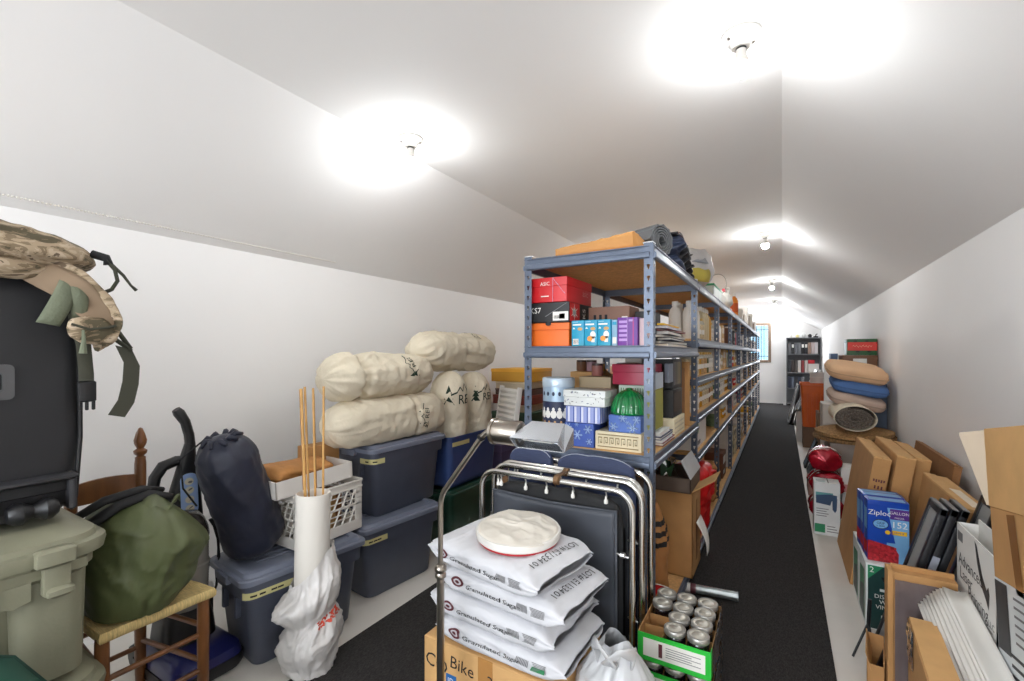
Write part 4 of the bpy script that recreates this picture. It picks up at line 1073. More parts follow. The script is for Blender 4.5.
# ---------------------------------------------------------------- things on the lowest board of the nearest bay
Z0 = .098
t = thing('open_carton', 'tall brown carton with open flaps on the lowest board of the nearest bay', 'carton', (-.585, 2.94, Z0), 0)
mb = MB(); hx, hy, H = .14, .15, .50
mb.box((-hx, -hy, 0), (hx, hy, .004), CARD)
for lo, hi in (((-hx, -hy, 0), (-hx + .004, hy, H)), ((hx - .004, -hy, 0), (hx, hy, H)), ((-hx, -hy, 0), (hx, -hy + .004, H)), ((-hx, hy - .004, 0), (hx, hy, H))): mb.box(lo, hi, CARD)
mb.box((hx - .0005, -.02, .06), (hx + .0008, .02, .42), CARDD); mb.build('carton_body', t, smooth=0)
mb = MB(M=tr(hx, 0, H) @ rot(0, 55, 0)); mb.box((-.002, -hy, 0), (.002, hy * .6, .15), CARDL); mb.build('flap', t, smooth=0)
t = thing('foil_tray', 'grey open box of silver foil and greenery sitting on the tall carton', 'box', (-.60, 2.90, .602), 0)
mb = MB(); hx, hy, H = .155, .17, .085; GB = mat('brown_grey_card', (92, 78, 68), .7); GL = mat('pale_grey_card', (176, 178, 180), .6)
mb.box((-hx, -hy, 0), (hx, hy, .004), GB)
for lo, hi, m in (((-hx, -hy, 0), (-hx + .004, hy, H), GB), ((hx - .004, -hy, 0), (hx, hy, H), GB), ((-hx, -hy, 0), (hx, -hy + .004, H), GB), ((-hx, hy - .004, 0), (hx, hy, H), GB)): mb.box(lo, hi, m)
mb.build('box_body', t, smooth=0)
mb = MB(tr(hx, 0, H) @ rot(0, -28, 0)); mb.box((-.003, -hy, -.002), (.003, hy, .11), GL); mb.build('lid_flap', t, smooth=0)
FOIL = mat('crumpled_silver_foil', (206, 212, 208), .18, .9, var=.1); LEAFG = mat('dark_artificial_green', (44, 78, 48), .6)
mb = MB()
for k in range(18):
    x, y = rnd.uniform(-.12, .11), rnd.uniform(-.14, .12); a = rnd.uniform(0, 6.3)
    mb.add([(x, y, .06), (x + .05 * math.cos(a), y + .05 * math.sin(a), .09 + rnd.uniform(0, .05)), (x + .03 * math.cos(a + 1.4), y + .03 * math.sin(a + 1.4), .13 + rnd.uniform(0, .03))], [(0, 1, 2)], FOIL if k % 3 else LEAFG)
mb.build('foil', t, solid=.004, smooth=0)
BAGP = mat('brown_paper_bag', (176, 124, 72), .8, var=.1, bump=.3, bscale=16)
t = thing('paper_bag', 'crumpled brown paper bag with black bands on the lowest board', 'bag', (-.635, 2.52, Z0), 12)
def pb(u, v, o=0):
    a = 2 * math.pi * u; z = .50 * v; ca, sa = math.cos(a), math.sin(a); p = 3; k = (abs(ca) ** p + abs(sa) ** p) ** (-1 / p)
    f = (1 + crease((ca * .3, sa * .3, z), .26, 3)) * (1 - .55 * max(0, (v - .6) / .4) ** 1.5)
    return Vector(((.10 * f * k + o) * ca, (.12 * f * k + o) * sa, z))
mb = MB(); mb.grid(lambda u, v: pb(u, v), 60, 50, BAGP, wrap_u=True); mb.build('paper', t, smooth=60)
mb = MB()
for v0, v1 in ((.78, .83), (.68, .73), (.58, .63)): mb.grid(lambda u, v: pb(u, lerp(v0, v1, v), .002), 60, 4, INK, wrap_u=True)
mb.build('printed_band', t, smooth=60)
t = thing('red_bowl', 'white rimmed red bowl beside the brown paper bag, on the lowest board', 'bowl', (-.54, 2.30, Z0))
MB().lathe([(.0, 0), (.05, 0), (.085, .06), (.10, .11), (.096, .11), (.08, .06), (.0, .012)], RED, 28).build('bowl', t); MB().lathe([(.097, .104), (.103, .104), (.103, .114), (.094, .114)], PAPER, 28, cap=(False, False)).build('rim', t)
mb = MB(); mb.grid(lambda u, v: (lambda a, z: (.075 * math.cos(a) * (1 - .8 * v ** 2) * (1 + crease((math.cos(a) * .3, math.sin(a) * .3, z), .4, 2)), .075 * math.sin(a) * (1 - .8 * v ** 2), z))(2 * math.pi * u, .24 * v), 36, 24, mat('white_cotton', (230, 226, 216), .9), wrap_u=True)
mb.build('cloth_bag', loc=(-.60, 2.13, Z0), smooth=180, label='small white cloth bag on the lowest board behind the cot', cat='bag')
REDP = mat('red_plastic_film', (206, 24, 28), .3, var=.1)
t = thing('red_plastic_bag', 'bright red plastic bag on the lowest board of the second bay', 'bag', (-.60, 3.62, Z0), 0)
mb = MB()
def rb(u, v):
    a = 2 * math.pi * u; z = .50 * v; ca, sa = math.cos(a), math.sin(a); f = (.85 + .25 * v) * (1 + crease((ca * .3, sa * .3, z), .30, 9))
    k = math.sqrt(max(0, 1 - max(0, (v - .75) / .25) ** 3))
    return (.14 * ca * f * k + .03 * v, .24 * sa * f * k, z)
mb.grid(rb, 64, 44, REDP, wrap_u=True); mb.build('film', t, smooth=60)
mb = MB(); mb.tube([(.10, -.05, .42), (.16, .02, .44), (.15, .10, .36)], [.03, .03, .015], REDP, 8, flat=.3); mb.build('bag_handle', t, smooth=180)
mb = MB(rot(0, 0, 0)); mb.grid(lambda u, v: (.02 * math.sin(3 * v) + .05 * v, lerp(-.08, .08, u) * (1 - .5 * v), -.20 * v), 6, 10, PAPER); mb.build('paper_sheet', loc=(-.435, 2.95, .40), solid=.002, label='white paper sheet hanging out beside the tall carton', cat='paper')
# ---------------------------------------------------------------- boxes on the nearest bay
S2, S3, ST = 1.437, .947, RT - .005     # surfaces of the second and third boards and of the top board
def carton(name, label, lo, hi, m, rz=0, cat='box', lid=None, lid_h=.3, over=.003, prints=(), bev=.002):
    """A box with its own lid (a part) and printed marks; lo/hi in world axes."""
    cx, cy = (lo[0] + hi[0]) / 2, (lo[1] + hi[1]) / 2; hx, hy, H = (hi[0] - lo[0]) / 2, (hi[1] - lo[1]) / 2, hi[2] - lo[2]
    t = thing(name, label, cat, (cx, cy, lo[2]), rz)
    o = over if lid else 0
    MB().box((-hx + o, -hy + o, 0), (hx - o, hy - o, H * (1 - (.02 if lid else 0))), m, bev).build('box_body', t)
    if lid: MB().box((-hx, -hy, H * (1 - lid_h)), (hx, hy, H), lid, bev).build('lid', t)
    for nm, fn in prints:
        mb = MB(); fn(mb, hx, hy, H); mb.build(nm, t, smooth=0)
    return t
def solid(c, **k): return mat('card_%02x%02x%02x' % c, c, .6, var=.03, **k)
def rect(mb, M, x0, y0, x1, y1, m): mb.add([(x0, y0, 0), (x1, y0, 0), (x1, y1, 0), (x0, y1, 0)], [(0, 1, 2, 3)], m, M)
def disc(mb, M, x, y, r, m, n=14, ry=None): mb.add([(x + r * math.cos(2 * math.pi * i / n), y + (ry or r) * math.sin(2 * math.pi * i / n), 0) for i in range(n)], [tuple(range(n))], m, M)
def flake(mb, M, x, y, r, m):
    for k in range(6):
        a = k * math.pi / 3; c, s = math.cos(a), math.sin(a); w_ = r * .10
        mb.add([(x - s * w_, y + c * w_, 0), (x + s * w_, y - c * w_, 0), (x + c * r + s * w_, y + s * r - c * w_, 0), (x + c * r - s * w_, y + s * r + c * w_, 0)], [(0, 1, 2, 3)], m, M)
        disc(mb, M, x + c * r * .75, y + s * r * .75, r * .2, m, 6)
SKYW = mat('pale_blue_print', (170, 196, 232), .6)
# shoe boxes
ORG = mat('orange_card', (232, 110, 28), .5, var=.02); ORD_ = mat('dark_orange_card', (206, 88, 18), .5)
def p_orange(mb, hx, hy, H):
    M = FRONT(0, -hy - .004, 0); disc(mb, M, 0, H * .97, .016, STEELD, 16, .012); rect(mb, M, -hx, H * .68, hx, H * .69, ORD_)
carton('shoe_box', 'orange lidded shoe box, bottom of the shoe box stack', (-1.122, 2.065, S2), (-.900, 2.38, S2 + .117), ORG, lid=ORG, lid_h=.30, prints=(('finger_notch', p_orange),))
BLK = mat('black_card', (26, 26, 28), .5); WLB = PAPER
def p_black(mb, hx, hy, H):
    M = FRONT(0, -hy - .002, 0); mb.text('TKS7', .040, PAPER, M @ tr(-.085, H * .60, 0), 1.0)
    rect(mb, M, .025, .008, hx - .004, H * .52, PAPER)
    for k in range(6): rect(mb, M, .032 + k * .006, .018, .035 + k * .006, .034, GREYINK)
    rect(mb, M, .06, .016, .09, .042, GREYINK)
    mb.add([(-.02, .03, 0), (.10, H * .95, 0), (.104, H * .95, 0), (-.012, .03, 0)], [(0, 1, 2, 3)], GREYINK, M)
def p_red_end(mb, hx, hy, H):
    M = SIDE(hx + .002, 0, 0); rect(mb, M, -hy + .004, .002, -hy + .13, H - .002, RED); 
    for k in range(12):
        a = k * math.pi / 6; mb.add([(-hy + .06 + .006 * math.cos(a + 1.57), H / 2 + .006 * math.sin(a + 1.57), .001), (-hy + .06 + (.03 + .02 * (k % 2)) * math.cos(a), H / 2 + (.03 + .015 * (k % 2)) * math.sin(a), .001), (-hy + .06 - .006 * math.cos(a + 1.57), H / 2 - .006 * math.sin(a + 1.57), .001)], [(0, 1, 2)], PAPER, M)
    mb.text('KS', .05, PAPER, M @ tr(-hy + .19, H / 2, .001) @ rot(0, 0, 90))
carton('shoe_box', 'black shoe box with white label, in the middle of the shoe box stack', (-1.122, 2.06, S2 + .119), (-.897, 2.38, S2 + .219), BLK, prints=(('front_print', p_black), ('burst_print', p_red_end)))
REDC = mat('red_card', (206, 26, 34), .4, var=.03)
def p_red(mb, hx, hy, H):
    M = FRONT(0, -hy - .004, 0); mb.text('ASIC', .026, PAPER, M @ tr(-.012, H * .74, 0), 1.0); rect(mb, M, -.035, H * .22, .010, H * .26, PAPER)
    for (x0, y0, x1, y1) in ((.03, .0, .032, H), (.032, H * .95, .098, H * .3)): mb.add([(x0, y0, 0), (x0 + .0015, y0, 0), (x1 + .0015, y1, 0), (x1, y1, 0)], [(0, 1, 2, 3)], SKYW, M)
def p_red2(mb, hx, hy, H): mb.text('asic', .05, mat('pale_red_print', (224, 150, 150), .5), SIDE(hx + .004, .06, H * .45))
carton('shoe_box', 'red shoe box on top of the shoe box stack', (-1.120, 2.06, S2 + .221), (-.905, 2.385, S2 + .345), REDC, rz=-1, lid=REDC, lid_h=.36, prints=(('front_print', p_red), ('side_print', p_red2)))
# light bulb boxes
TEAL = mat('teal_card', (22, 152, 190), .45, var=.03); LTE = mat('light_teal_print', (150, 206, 226), .5)
def p_bulb(side):
    def f(mb, hx, hy, H):
        M = FRONT(0, -hy - .001, 0); rect(mb, M, -hx + .006, H * .80, hx - .014, H * .86, PAPER); rect(mb, M, -hx + .006, H * .92, hx - .03, H * .95, LTE)
        disc(mb, M, .012, H * .66, .013, CARDL, 12, .008); mb.add([(-hx + .006, H * .66, 0), (-hx + .02, H * .66, 0), (-hx + .012, H * .74, 0)], [(0, 1, 2)], PAPER, M)
        if side:
            rect(mb, M, -.024, .006, .004, .034, PAPER)
            for k in range(6): rect(mb, M, -.021 + k * .004, .010, -.019 + k * .004, .030, INK)
        else:
            disc(mb, M, .012, H * .42, .014, PAPER, 16, .018); rect(mb, M, .003, H * .14, .021, H * .36, PAPER); disc(mb, M @ tr(0, 0, .0006), -.004, H * .28, .013, mat('orange_print', (240, 150, 60), .5), 14)
    return f
for i, (x0, lab) in enumerate(((-.888, 'teal light bulb box with a barcode, next to the shoe boxes'), (-.822, 'teal light bulb box, middle of the three'), (-.756, 'teal light bulb box beside the purple box'))):
    carton('light_bulb_box', lab, (x0, 2.07, S2), (x0 + .064, 2.14, S2 + .124), TEAL, prints=(('front_print', p_bulb(i == 0)),))
carton('pale_box', 'narrow pale blue box between the teal and purple boxes', (-.690, 2.085, S2), (-.664, 2.16, S2 + .122), solid((150, 190, 214)), prints=(('front_print', lambda mb, hx, hy, H: (rect(mb, FRONT(0, -hy - .001, 0), -hx + .004, .01, hx - .004, .04, PAPER), rect(mb, FRONT(0, -hy - .001, 0), -hx + .003, H * .8, hx - .003, H * .92, TEAL))),))
PUR = mat('purple_card', (108, 52, 150), .45, var=.05); LPU = mat('lilac_print', (186, 150, 214), .5)
def p_pur(mb, hx, hy, H):
    M = FRONT(0, -hy - .001, 0)
    for k in range(5): rect(mb, M, -hx + .008, H * (.16 + .16 * k), -hx + .045, H * (.25 + .16 * k), LPU)
    rect(mb, M, -.002, .0, .0, H, LPU); rect(mb, M, .006, H * .85, .03, H * .93, LPU); rect(mb, M, hx - .022, .0, hx - .018, H, mat('magenta_print', (200, 60, 130), .5))
carton('purple_box', 'purple printed box with pale end, beside the front post', (-.660, 2.075, S2), (-.566, 2.17, S2 + .130), PUR, prints=(('front_print', p_pur),))
MB().box((-.018, -.04, 0), (.018, .04, .125), solid((224, 200, 206)), .003).build('pink_carton', loc=(-.544, 2.13, S2), label='slim pale pink carton against the front post', cat='carton')
def p_wood(mb, hx, hy, H):
    M = FRONT(0, -hy - .001, 0)
    for x in (-.08, -.05, -.02): rect(mb, M, x, H * .5, x + .014, H * .8, STEELD)
    disc(mb, M, .035, H * .62, .026, STEELD, 14, .012); rect(mb, M, .07, H * .5, hx - .01, H * .74, PAPER)
carton('wooden_box', 'brown wooden box with cut-out slots, behind the light bulb boxes', (-.878, 2.27, S2), (-.660, 2.45, S2 + .205), mat('brown_box_wood', (140, 104, 86), .6, var=.1), prints=(('cut_out', p_wood),))
carton('black_case', 'small black case behind the purple box', (-.640, 2.30, S2), (-.555, 2.48, S2 + .175), BLK)
# gift boxes on the third board
NBL = mat('royal_blue_card', (56, 86, 170), .5, var=.03)
def p_flk(pts):
    def f(mb, hx, hy, H):
        for x, y, r in pts: flake(mb, FRONT(0, -hy - .0015, 0), x * hx, y * H, r, SKYW)
    return f
carton('gift_box', 'royal blue snowflake gift box, bottom of the gift box column', (-.925, 2.07, S3), (-.775, 2.25, S3 + .115), NBL, prints=(('snowflakes', p_flk(((-.75, .82, .020), (-.1, .5, .026), (.62, .75, .022), (.7, .25, .016), (-.15, .93, .01)))),))
LBL = mat('periwinkle_card', (150, 162, 214), .5)
def p_stripe(mb, hx, hy, H):
    for Mf, h in ((FRONT(0, -hy - .0015, 0), hx), (SIDE(hx + .0015, 0, 0), hy)):
        n = 5
        for k in range(n):
            x = -h + 2 * h * (k + .3) / n; rect(mb, Mf, x, .002, x + .4 * h / n * 1.6, H - .002, mat('pale_stripe', (214, 218, 238), .5)); rect(mb, Mf, x - .006, .002, x - .001, H - .002, NBL)
carton('gift_box', 'periwinkle striped gift box on the snowflake box', (-.918, 2.068, S3 + .117), (-.742, 2.23, S3 + .196), LBL, prints=(('stripes', p_stripe),))
WFL = mat('white_floral_card', (222, 226, 224), .5)
def p_flor(mb, hx, hy, H):
    rr = random.Random(5); M = FRONT(0, -hy - .0045, 0)
    for k in range(26):
        x, y, a = rr.uniform(-hx + .01, hx - .01), rr.uniform(.008, H - .008), rr.uniform(0, 6.3); r = rr.uniform(.004, .008)
        mb.add([(x + r * math.cos(a), y + r * math.sin(a), 0), (x + .4 * r * math.cos(a + 2), y + .4 * r * math.sin(a + 2), 0), (x - r * math.cos(a), y - r * math.sin(a), 0), (x + .4 * r * math.cos(a - 2), y + .4 * r * math.sin(a - 2), 0)], [(0, 1, 2, 3)], GREYINK if k % 3 else mat('grey_blue_print', (110, 120, 150), .6), M)
carton('gift_box', 'white gift box with small grey sprigs on top of the column', (-.930, 2.062, S3 + .198), (-.715, 2.24, S3 + .275), WFL, lid=WFL, lid_h=.45, prints=(('sprig_print', p_flor),))
CRK = mat('cream_card', (228, 216, 184), .55)
def p_key(mb, hx, hy, H):
    M = FRONT(0, -hy - .0015, 0); m = mat('khaki_print', (150, 132, 92), .6); n = 7
    for k in range(n):
        x = -hx + .012 + (2 * hx - .024) * k / n; w_ = (2 * hx - .024) / n
        for a, b, c, d in ((0, .14, 1, .20), (0, .80, 1, .86), (.1, .3, .2, .7), (.1, .64, .8, .7), (.7, .36, .8, .7), (.4, .36, .8, .42), (.4, .36, .5, .56)): rect(mb, M, x + a * w_, b * H, x + c * w_, d * H, m)
carton('gift_box', 'cream gift box with a key pattern, beside the front post', (-.766, 2.07, S3), (-.548, 2.25, S3 + .085), CRK, prints=(('key_pattern', p_key),))
carton('gift_box', 'small blue snowflake gift box on the cream key-pattern box', (-.702, 2.075, S3 + .087), (-.552, 2.22, S3 + .165), mat('cornflower_card', (84, 116, 190), .5), prints=(('snowflakes', p_flk(((-.7, .3, .022), (-.1, .85, .02), (.5, .3, .026), (.75, .8, .018), (.2, .6, .01)))),))
carton('pale_box', 'plain light blue box behind the small snowflake box', (-.735, 2.26, S3), (-.640, 2.36, S3 + .15), solid((150, 178, 204)))
GRG = mat('green_glass', (14, 120, 62), .08, coat=.6, var=.25, scale=30)
t = thing('glass_dome', 'ribbed green glass dome dish on the blue snowflake box', 'dish', (-.628, 2.160, S3 + .167), 0)
mb = MB()
def dome(u, v):
    a = 2 * math.pi * u; r = .086 * math.cos(v * 1.45) * (1 + .03 * math.cos(22 * a)); return (r * math.cos(a), r * math.sin(a), .112 * math.sin(v * 1.45) + .004)
mb.grid(dome, 132, 20, GRG, wrap_u=True); mb.build('ribbed_dome', t, smooth=60); MB().lathe([(.0, 0), (.088, 0), (.09, .004), (.086, .008), (.0, .008)], GRG, 40).build('foot_rim', t); MB().lathe([(.0, .112), (.012, .112), (.016, .118), (.010, .122), (.0, .123)], GRG, 16).build('knob', t)
WGP = mat('white_green_card', (206, 222, 208), .5)
carton('gift_box', 'white and green patterned box standing behind the green glass dome', (-.715, 2.27, S3 + .0), (-.540, 2.44, S3 + .295), WGP, lid=WGP, lid_h=.2, prints=(('leaf_print', lambda mb, hx, hy, H: [rect(mb, FRONT(0, -hy - .0045, 0), -hx + .012 * k, H * .82, -hx + .012 * k + .005, H * .95, mat('moss_print', (110, 146, 110), .6)) for k in range(1, 14)]),))
CRIM = mat('crimson_card', (158, 30, 62), .4, var=.06)
carton('gift_box', 'crimson gift box on the white and green box', (-.735, 2.235, S3 + .297), (-.545, 2.44, S3 + .40), CRIM, rz=-4, lid=CRIM, lid_h=.4)
# tin with penguins, candle jars, brown boxes, bright cottage decorations
TIN = mat('pale_blue_tin', (176, 200, 222), .35, .3); NVY = mat('navy_print', (40, 48, 78), .5)
t = thing('biscuit_tin', 'tall round pale blue tin with penguin band left of the gift boxes', 'tin', (-1.018, 2.20, S3), 0)
MB().lathe([(.0, 0), (.082, 0), (.083, .004), (.083, .285), (.0, .285)], TIN, 40).build('tin_body', t); MB().lathe([(.0, .28), (.085, .28), (.086, .284), (.086, .322), (.082, .327), (.0, .325)], mat('pale_tin_lid', (196, 214, 230), .35, .3), 40).build('lid', t)
mb = MB(); mb.lathe([(.0834, .0), (.0834, .055)], mat('dark_teal_print', (44, 70, 78), .5), 40, cap=(False, False)); mb.lathe([(.0834, .075), (.0834, .205)], NVY, 40, cap=(False, False))
cyl = lambda a, z, o=.0: ((.0838 + o) * math.cos(a), (.0838 + o) * math.sin(a), z)
for k in range(9):
    a0 = R(-150 + k * 22)
    for dx, dz, r, m in ((0, .14, .017, PAPER), (0, .165, .008, PAPER), (.008, .10, .006, CARDL)):
        mb.add([cyl(a0 + (dx + r * math.cos(q)) / .083, dz + r * 1.3 * math.sin(q), .0006) for q in [i * .785 for i in range(8)]], [tuple(range(8))], m)
    mb.add([cyl(a0 + (.008 * math.cos(q)) / .083, .245 + .012 * math.sin(q), .0006) for q in [i * 1.05 for i in range(6)]], [tuple(range(6))], NVY)
mb.build('printed_band', t, smooth=60)
carton('taupe_box', 'taupe lidded box behind the gift box column', (-.935, 2.28, S3), (-.760, 2.47, S3 + .33), solid((150, 134, 108)), lid=solid((164, 146, 116)), lid_h=.3)
carton('tan_carton', 'tan carton behind the gift box column, next to the taupe box', (-1.09, 2.52, S3), (-.945, 2.70, S3 + .345), CARDL)
for i, (x, c) in enumerate(((-1.05, (120, 84, 60)), (-.985, (176, 140, 150)), (-.865, (150, 96, 88)))):
    m = mat('candle_wax_%d' % i, c, .5)
    t = thing('candle_jar', ('brown candle jar on the tan carton', 'lilac candle jar on the tan carton', 'rose candle jar on the taupe box')[i], 'candle', (x, 2.60 if i < 2 else 2.37, S3 + (.347 if i < 2 else .332)))
    MB().lathe([(.0, 0), (.028, 0), (.031, .004), (.031, .055), (.0, .055)], m, 20).build('jar', t); MB().lathe([(.0, .054), (.030, .054), (.030, .066), (.0, .066)], mat('dark_lid', (60, 40, 36), .4), 20).build('lid', t)
YEL = mat('yellow_card', (226, 178, 60), .6); AMB = mat('amber_card', (204, 128, 52), .6); PCH = mat('peach_wrap', (232, 186, 140), .6); RDO = mat('rust_tinsel', (176, 52, 26), .5, var=.4, scale=40)
t = thing('toy_house', 'amber and yellow decorated card house behind the biscuit tin', 'ornament', (-1.02, 2.84, S3 + .129)); t.scale = (1, 1, .75)
mb = MB(); mb.box((-.03, -.06, -.17), (.035, .06, .24), AMB, .002); mb.box((-.026, -.062, .12), (.0, -.06, .2), CRK); mb.build('house_wall', t)
mb = MB(); mb.prism([(-.06, .24), (.065, .24), (.0, .31)], .14, CRK, Matrix(((1, 0, 0, 0), (0, 0, 1, -.07), (0, 1, 0, 0), (0, 0, 0, 1)))); mb.build('roof', t); MB().box((.008, -.02, .28), (.03, .01, .34), YEL).build('chimney', t)
def garland(name, label, loc, r, n, m1, m2, seed):
    rr = random.Random(seed); mb = MB()
    for k in range(n):
        a = 6.28 * k / n * 3; p = Vector((r * math.cos(a) * (.5 + .5 * rr.random()), r * .6 * math.sin(a), .02 + .9 * r * rr.random()))
        for j in range(5):
            d = Vector((rr.uniform(-1, 1), rr.uniform(-1, 1), rr.uniform(-.2, 1))).normalized() * .03; e = d.orthogonal().normalized() * .006
            mb.add([tuple(p - e), tuple(p + e), tuple(p + d)], [(0, 1, 2)], m1 if (k + j) % 3 else m2)
    return mb.build(name, loc=loc, solid=.001, smooth=0, label=label, cat='garland')
t = MB()
for k in range(4): t.lathe([(.0, 0), (.045, .005), (.055, .03), (.045, .055), (.0, .06)], (RDO, mat('orange_wrap', (222, 96, 36), .4), CRK, RED)[k], 14, tr(-.0 + .02 * (k % 2), .01 * k, .055 * k))
# loose ornaments stacked left of the tin
for k, (c, lab) in enumerate((((176, 52, 26), 'rust red wrapped bundle left of the biscuit tin, lowest'), ((226, 104, 44), 'orange wrapped bundle left of the biscuit tin, middle'), ((206, 180, 150), 'beige wrapped bundle left of the biscuit tin, on top'))):
    P = sack_surface(.20, .036, 60 + k, ends=(.15, .15), wr=.2, lump=.2); mb = MB(); mb.grid(lambda u, v: P(u, v), 24, 20, mat('bundle_%d' % k, c, .45, var=.35, scale=30), wrap_u=True)
    mb.build('wrapped_bundle', loc=(-1.082, 2.40, S3 + .038 + .072 * k), rz=88, smooth=180, label=lab, cat='bundle')
# seen from the aisle, along the right edge of the nearest bay (third board)
def book(name, label, lo, hi, cover, rz=0, ry=0, cat='book'):
    """A closed book lying or standing: covers and page block."""
    cx, cy = (lo[0] + hi[0]) / 2, (lo[1] + hi[1]) / 2; hx, hy, H = (hi[0] - lo[0]) / 2, (hi[1] - lo[1]) / 2, hi[2] - lo[2]
    t = thing(name, label, cat, (cx, cy, lo[2]), rz)
    d = min((2 * hx, 0), (2 * hy, 1), (H, 2))[1]
    e = .003 if min(2 * hx, 2 * hy, H) > .01 else .001
    mb = MB()
    if d == 2: mb.box((-hx, -hy, 0), (hx, hy, e), cover); mb.box((-hx, -hy, H - e), (hx, hy, H), cover); mb.box((-hx, -hy, 0), (-hx + e, hy, H), cover); pg = ((-hx + e, -hy + .004, e), (hx - .004, hy - .004, H - e))
    elif d == 0: mb.box((-hx, -hy, 0), (-hx + e, hy, H), cover); mb.box((hx - e, -hy, 0), (hx, hy, H), cover); mb.box((-hx, -hy, 0), (hx, -hy + e, H), cover); pg = ((-hx + e, -hy + e, .004), (hx - e, hy - .004, H - .004))
    else: mb.box((-hx, -hy, 0), (hx, -hy + e, H), cover); mb.box((-hx, hy - e, 0), (hx, hy, H), cover); mb.box((hx - e, -hy, 0), (hx, hy, H), cover); pg = ((-hx + .004, -hy + e, .004), (hx - e, hy - e, H - .004))
    mb.build('cover', t, smooth=0); MB().box(*pg, PAPER).build('pages', t, smooth=0)
    return t
sd = lambda c, **k: solid(c, **k)
carton('photo_box', 'black photo box with grey window, lower of two facing the aisle', (-.66, 2.58, S3 + .10), (-.510, 2.84, S3 + .255), BLK, prints=(('window', lambda mb, hx, hy, H: rect(mb, SIDE(hx + .001, 0, 0), -hy + .03, .03, hy - .03, H - .02, sd((70, 58, 48)))),))
carton('photo_box', 'black photo box holding grey cards, upper of two facing the aisle', (-.66, 2.60, S3 + .258), (-.515, 2.86, S3 + .42), BLK, prints=(('cards', lambda mb, hx, hy, H: [rect(mb, SIDE(hx + .001, 0, 0), -hy + .02 + .04 * k, .02, -hy + .045 + .04 * k, H - .015, sd((104 + 14 * k, 100 + 12 * k, 110))) for k in range(5)]),))
carton('patterned_box', 'cream box with dotted pattern under the black photo boxes', (-.68, 2.56, S3), (-.500, 2.86, S3 + .098), CRK, prints=(('dots', lambda mb, hx, hy, H: [disc(mb, SIDE(hx + .001, 0, 0), -hy + .02 + .026 * (k % 10), .02 + .026 * (k // 10), .006, sd((140, 130, 120)), 6) for k in range(30)]),))
MB().box((-.16, -.006, 0), (.16, .006, .40), CARD, .001).build('cardboard_sheet', loc=(-.66, 3.03, S3), rz=3, smooth=0, label='upright brown cardboard sheet at the far end of the third board', cat='cardboard')
MB().box((-.10, -.05, 0), (.10, .05, .36), CARDD, .002).build('brown_carton', loc=(-.625, 2.96, S3), smooth=0, label='tall brown carton beside the upright cardboard sheet', cat='carton')
book('album', 'olive green album standing near the front post, facing the aisle', (-.545, 2.15, S3 + .087), (-.520, 2.38, S3 + .28), sd((150, 148, 70)))
book('album', 'pale grey album standing above the olive one', (-.545, 2.16, S3 + .283), (-.515, 2.36, S3 + .36), sd((176, 186, 196)))
carton('grey_box', 'slate grey box at the top of the third board, near the front post', (-.70 + .17, 2.46, S3 + .30), (-.505, 2.56, S3 + .40), sd((120, 128, 142)))
for k, (c, lab, y0, y1, x1, h) in enumerate((((120, 44, 52), 'maroon framed board, bottom of the pile by the front post', 2.28, 2.56, -.497, .016), ((214, 214, 218), 'pale framed board, second in the pile by the front post', 2.27, 2.52, -.500, .014), ((70, 78, 104), 'slate blue folder in the pile by the front post', 2.26, 2.54, -.503, .014), ((232, 232, 230), 'white folder on top of the pile by the front post', 2.28, 2.50, -.510, .018))):
    z = S3 + sum((.017, .015, .015, .019)[:k]); book('folder', lab, (-.545 + .001 * k, y0, z), (x1, y1, z + h), sd(c), cat='folder')
carton('white_canister', 'white square canister standing at the back of the third board', (-.80, 2.66, S3), (-.70, 2.76, S3 + .45), sd((226, 222, 216)))
carton('grey_carton', 'grey carton at the back of the third board', (-.80, 2.50, S3), (-.70, 2.62, S3 + .40), sd((128, 134, 146)))
# magazines on the second board, seen from the aisle
z = S2
for k, (c, lab, h, y1) in enumerate((((236, 232, 224), 'white magazine, bottom of the pile on the second board', .012, 3.05), ((30, 34, 52), 'dark navy magazine low in the pile', .018, 2.98), ((60, 62, 78), 'slate magazine in the middle of the pile', .014, 3.0), ((212, 206, 200), 'pale magazine above the slate one', .012, 2.94), ((36, 34, 44), 'black folder in the upper pile of magazines', .020, 2.86), ((150, 60, 66), 'red edged magazine near the top of the pile', .010, 2.90), ((214, 214, 226), 'pale lilac magazine topping the pile', .012, 2.84))):
    book('magazine', lab, (-.78, 2.36 + .02 * (k % 3), z), (-.505 - .012 * (k % 2), y1, z + h), sd(c), rz=(2, -3, 4, -2, 3, -4, 2)[k], cat='magazine'); z += h + .001
MB().box((-.14, -.20, 0), (.14, .20, .010), YEL, .002).build('yellow_board', loc=(-.66, 2.60, z + .004), smooth=0, label='yellow board lying on the pile of magazines', cat='board')
# ---------------------------------------------------------------- on the top board
mb = MB(); P = None
KP = mat('kraft_parcel_paper', (186, 134, 74), .6, var=.08, scale=5, bump=.25, bscale=14)
t = thing('kraft_parcel', 'orange brown wrapped parcel on the top board at the front', 'parcel', (-.775, 2.20, ST), 2)
def parcel(u, v):
    a = 2 * math.pi * u; x = lerp(-.21, .19, v); e = abs(2 * v - 1); ca, sa = math.cos(a), math.sin(a); p = 6; k = (abs(ca) ** p + abs(sa) ** p) ** (-1 / p); h = lerp(.022, .046, v) * (1 if e < .985 else .3)
    return (x, .13 * ca * k * (1 if e < .985 else .5) * (1 + crease((x * 2, ca * .2, sa * .2), .03, 2)), h + h * sa * k + crease((x * 2, ca * .3, sa * .3), .010, 4) * (1 if sa > .3 else 0))
mb.grid(parcel, 60, 50, KP, wrap_u=True); mb.build('wrapper', t, smooth=40)
GRM = mat('grey_ribbed_rubber', (88, 90, 92), .6, var=.1)
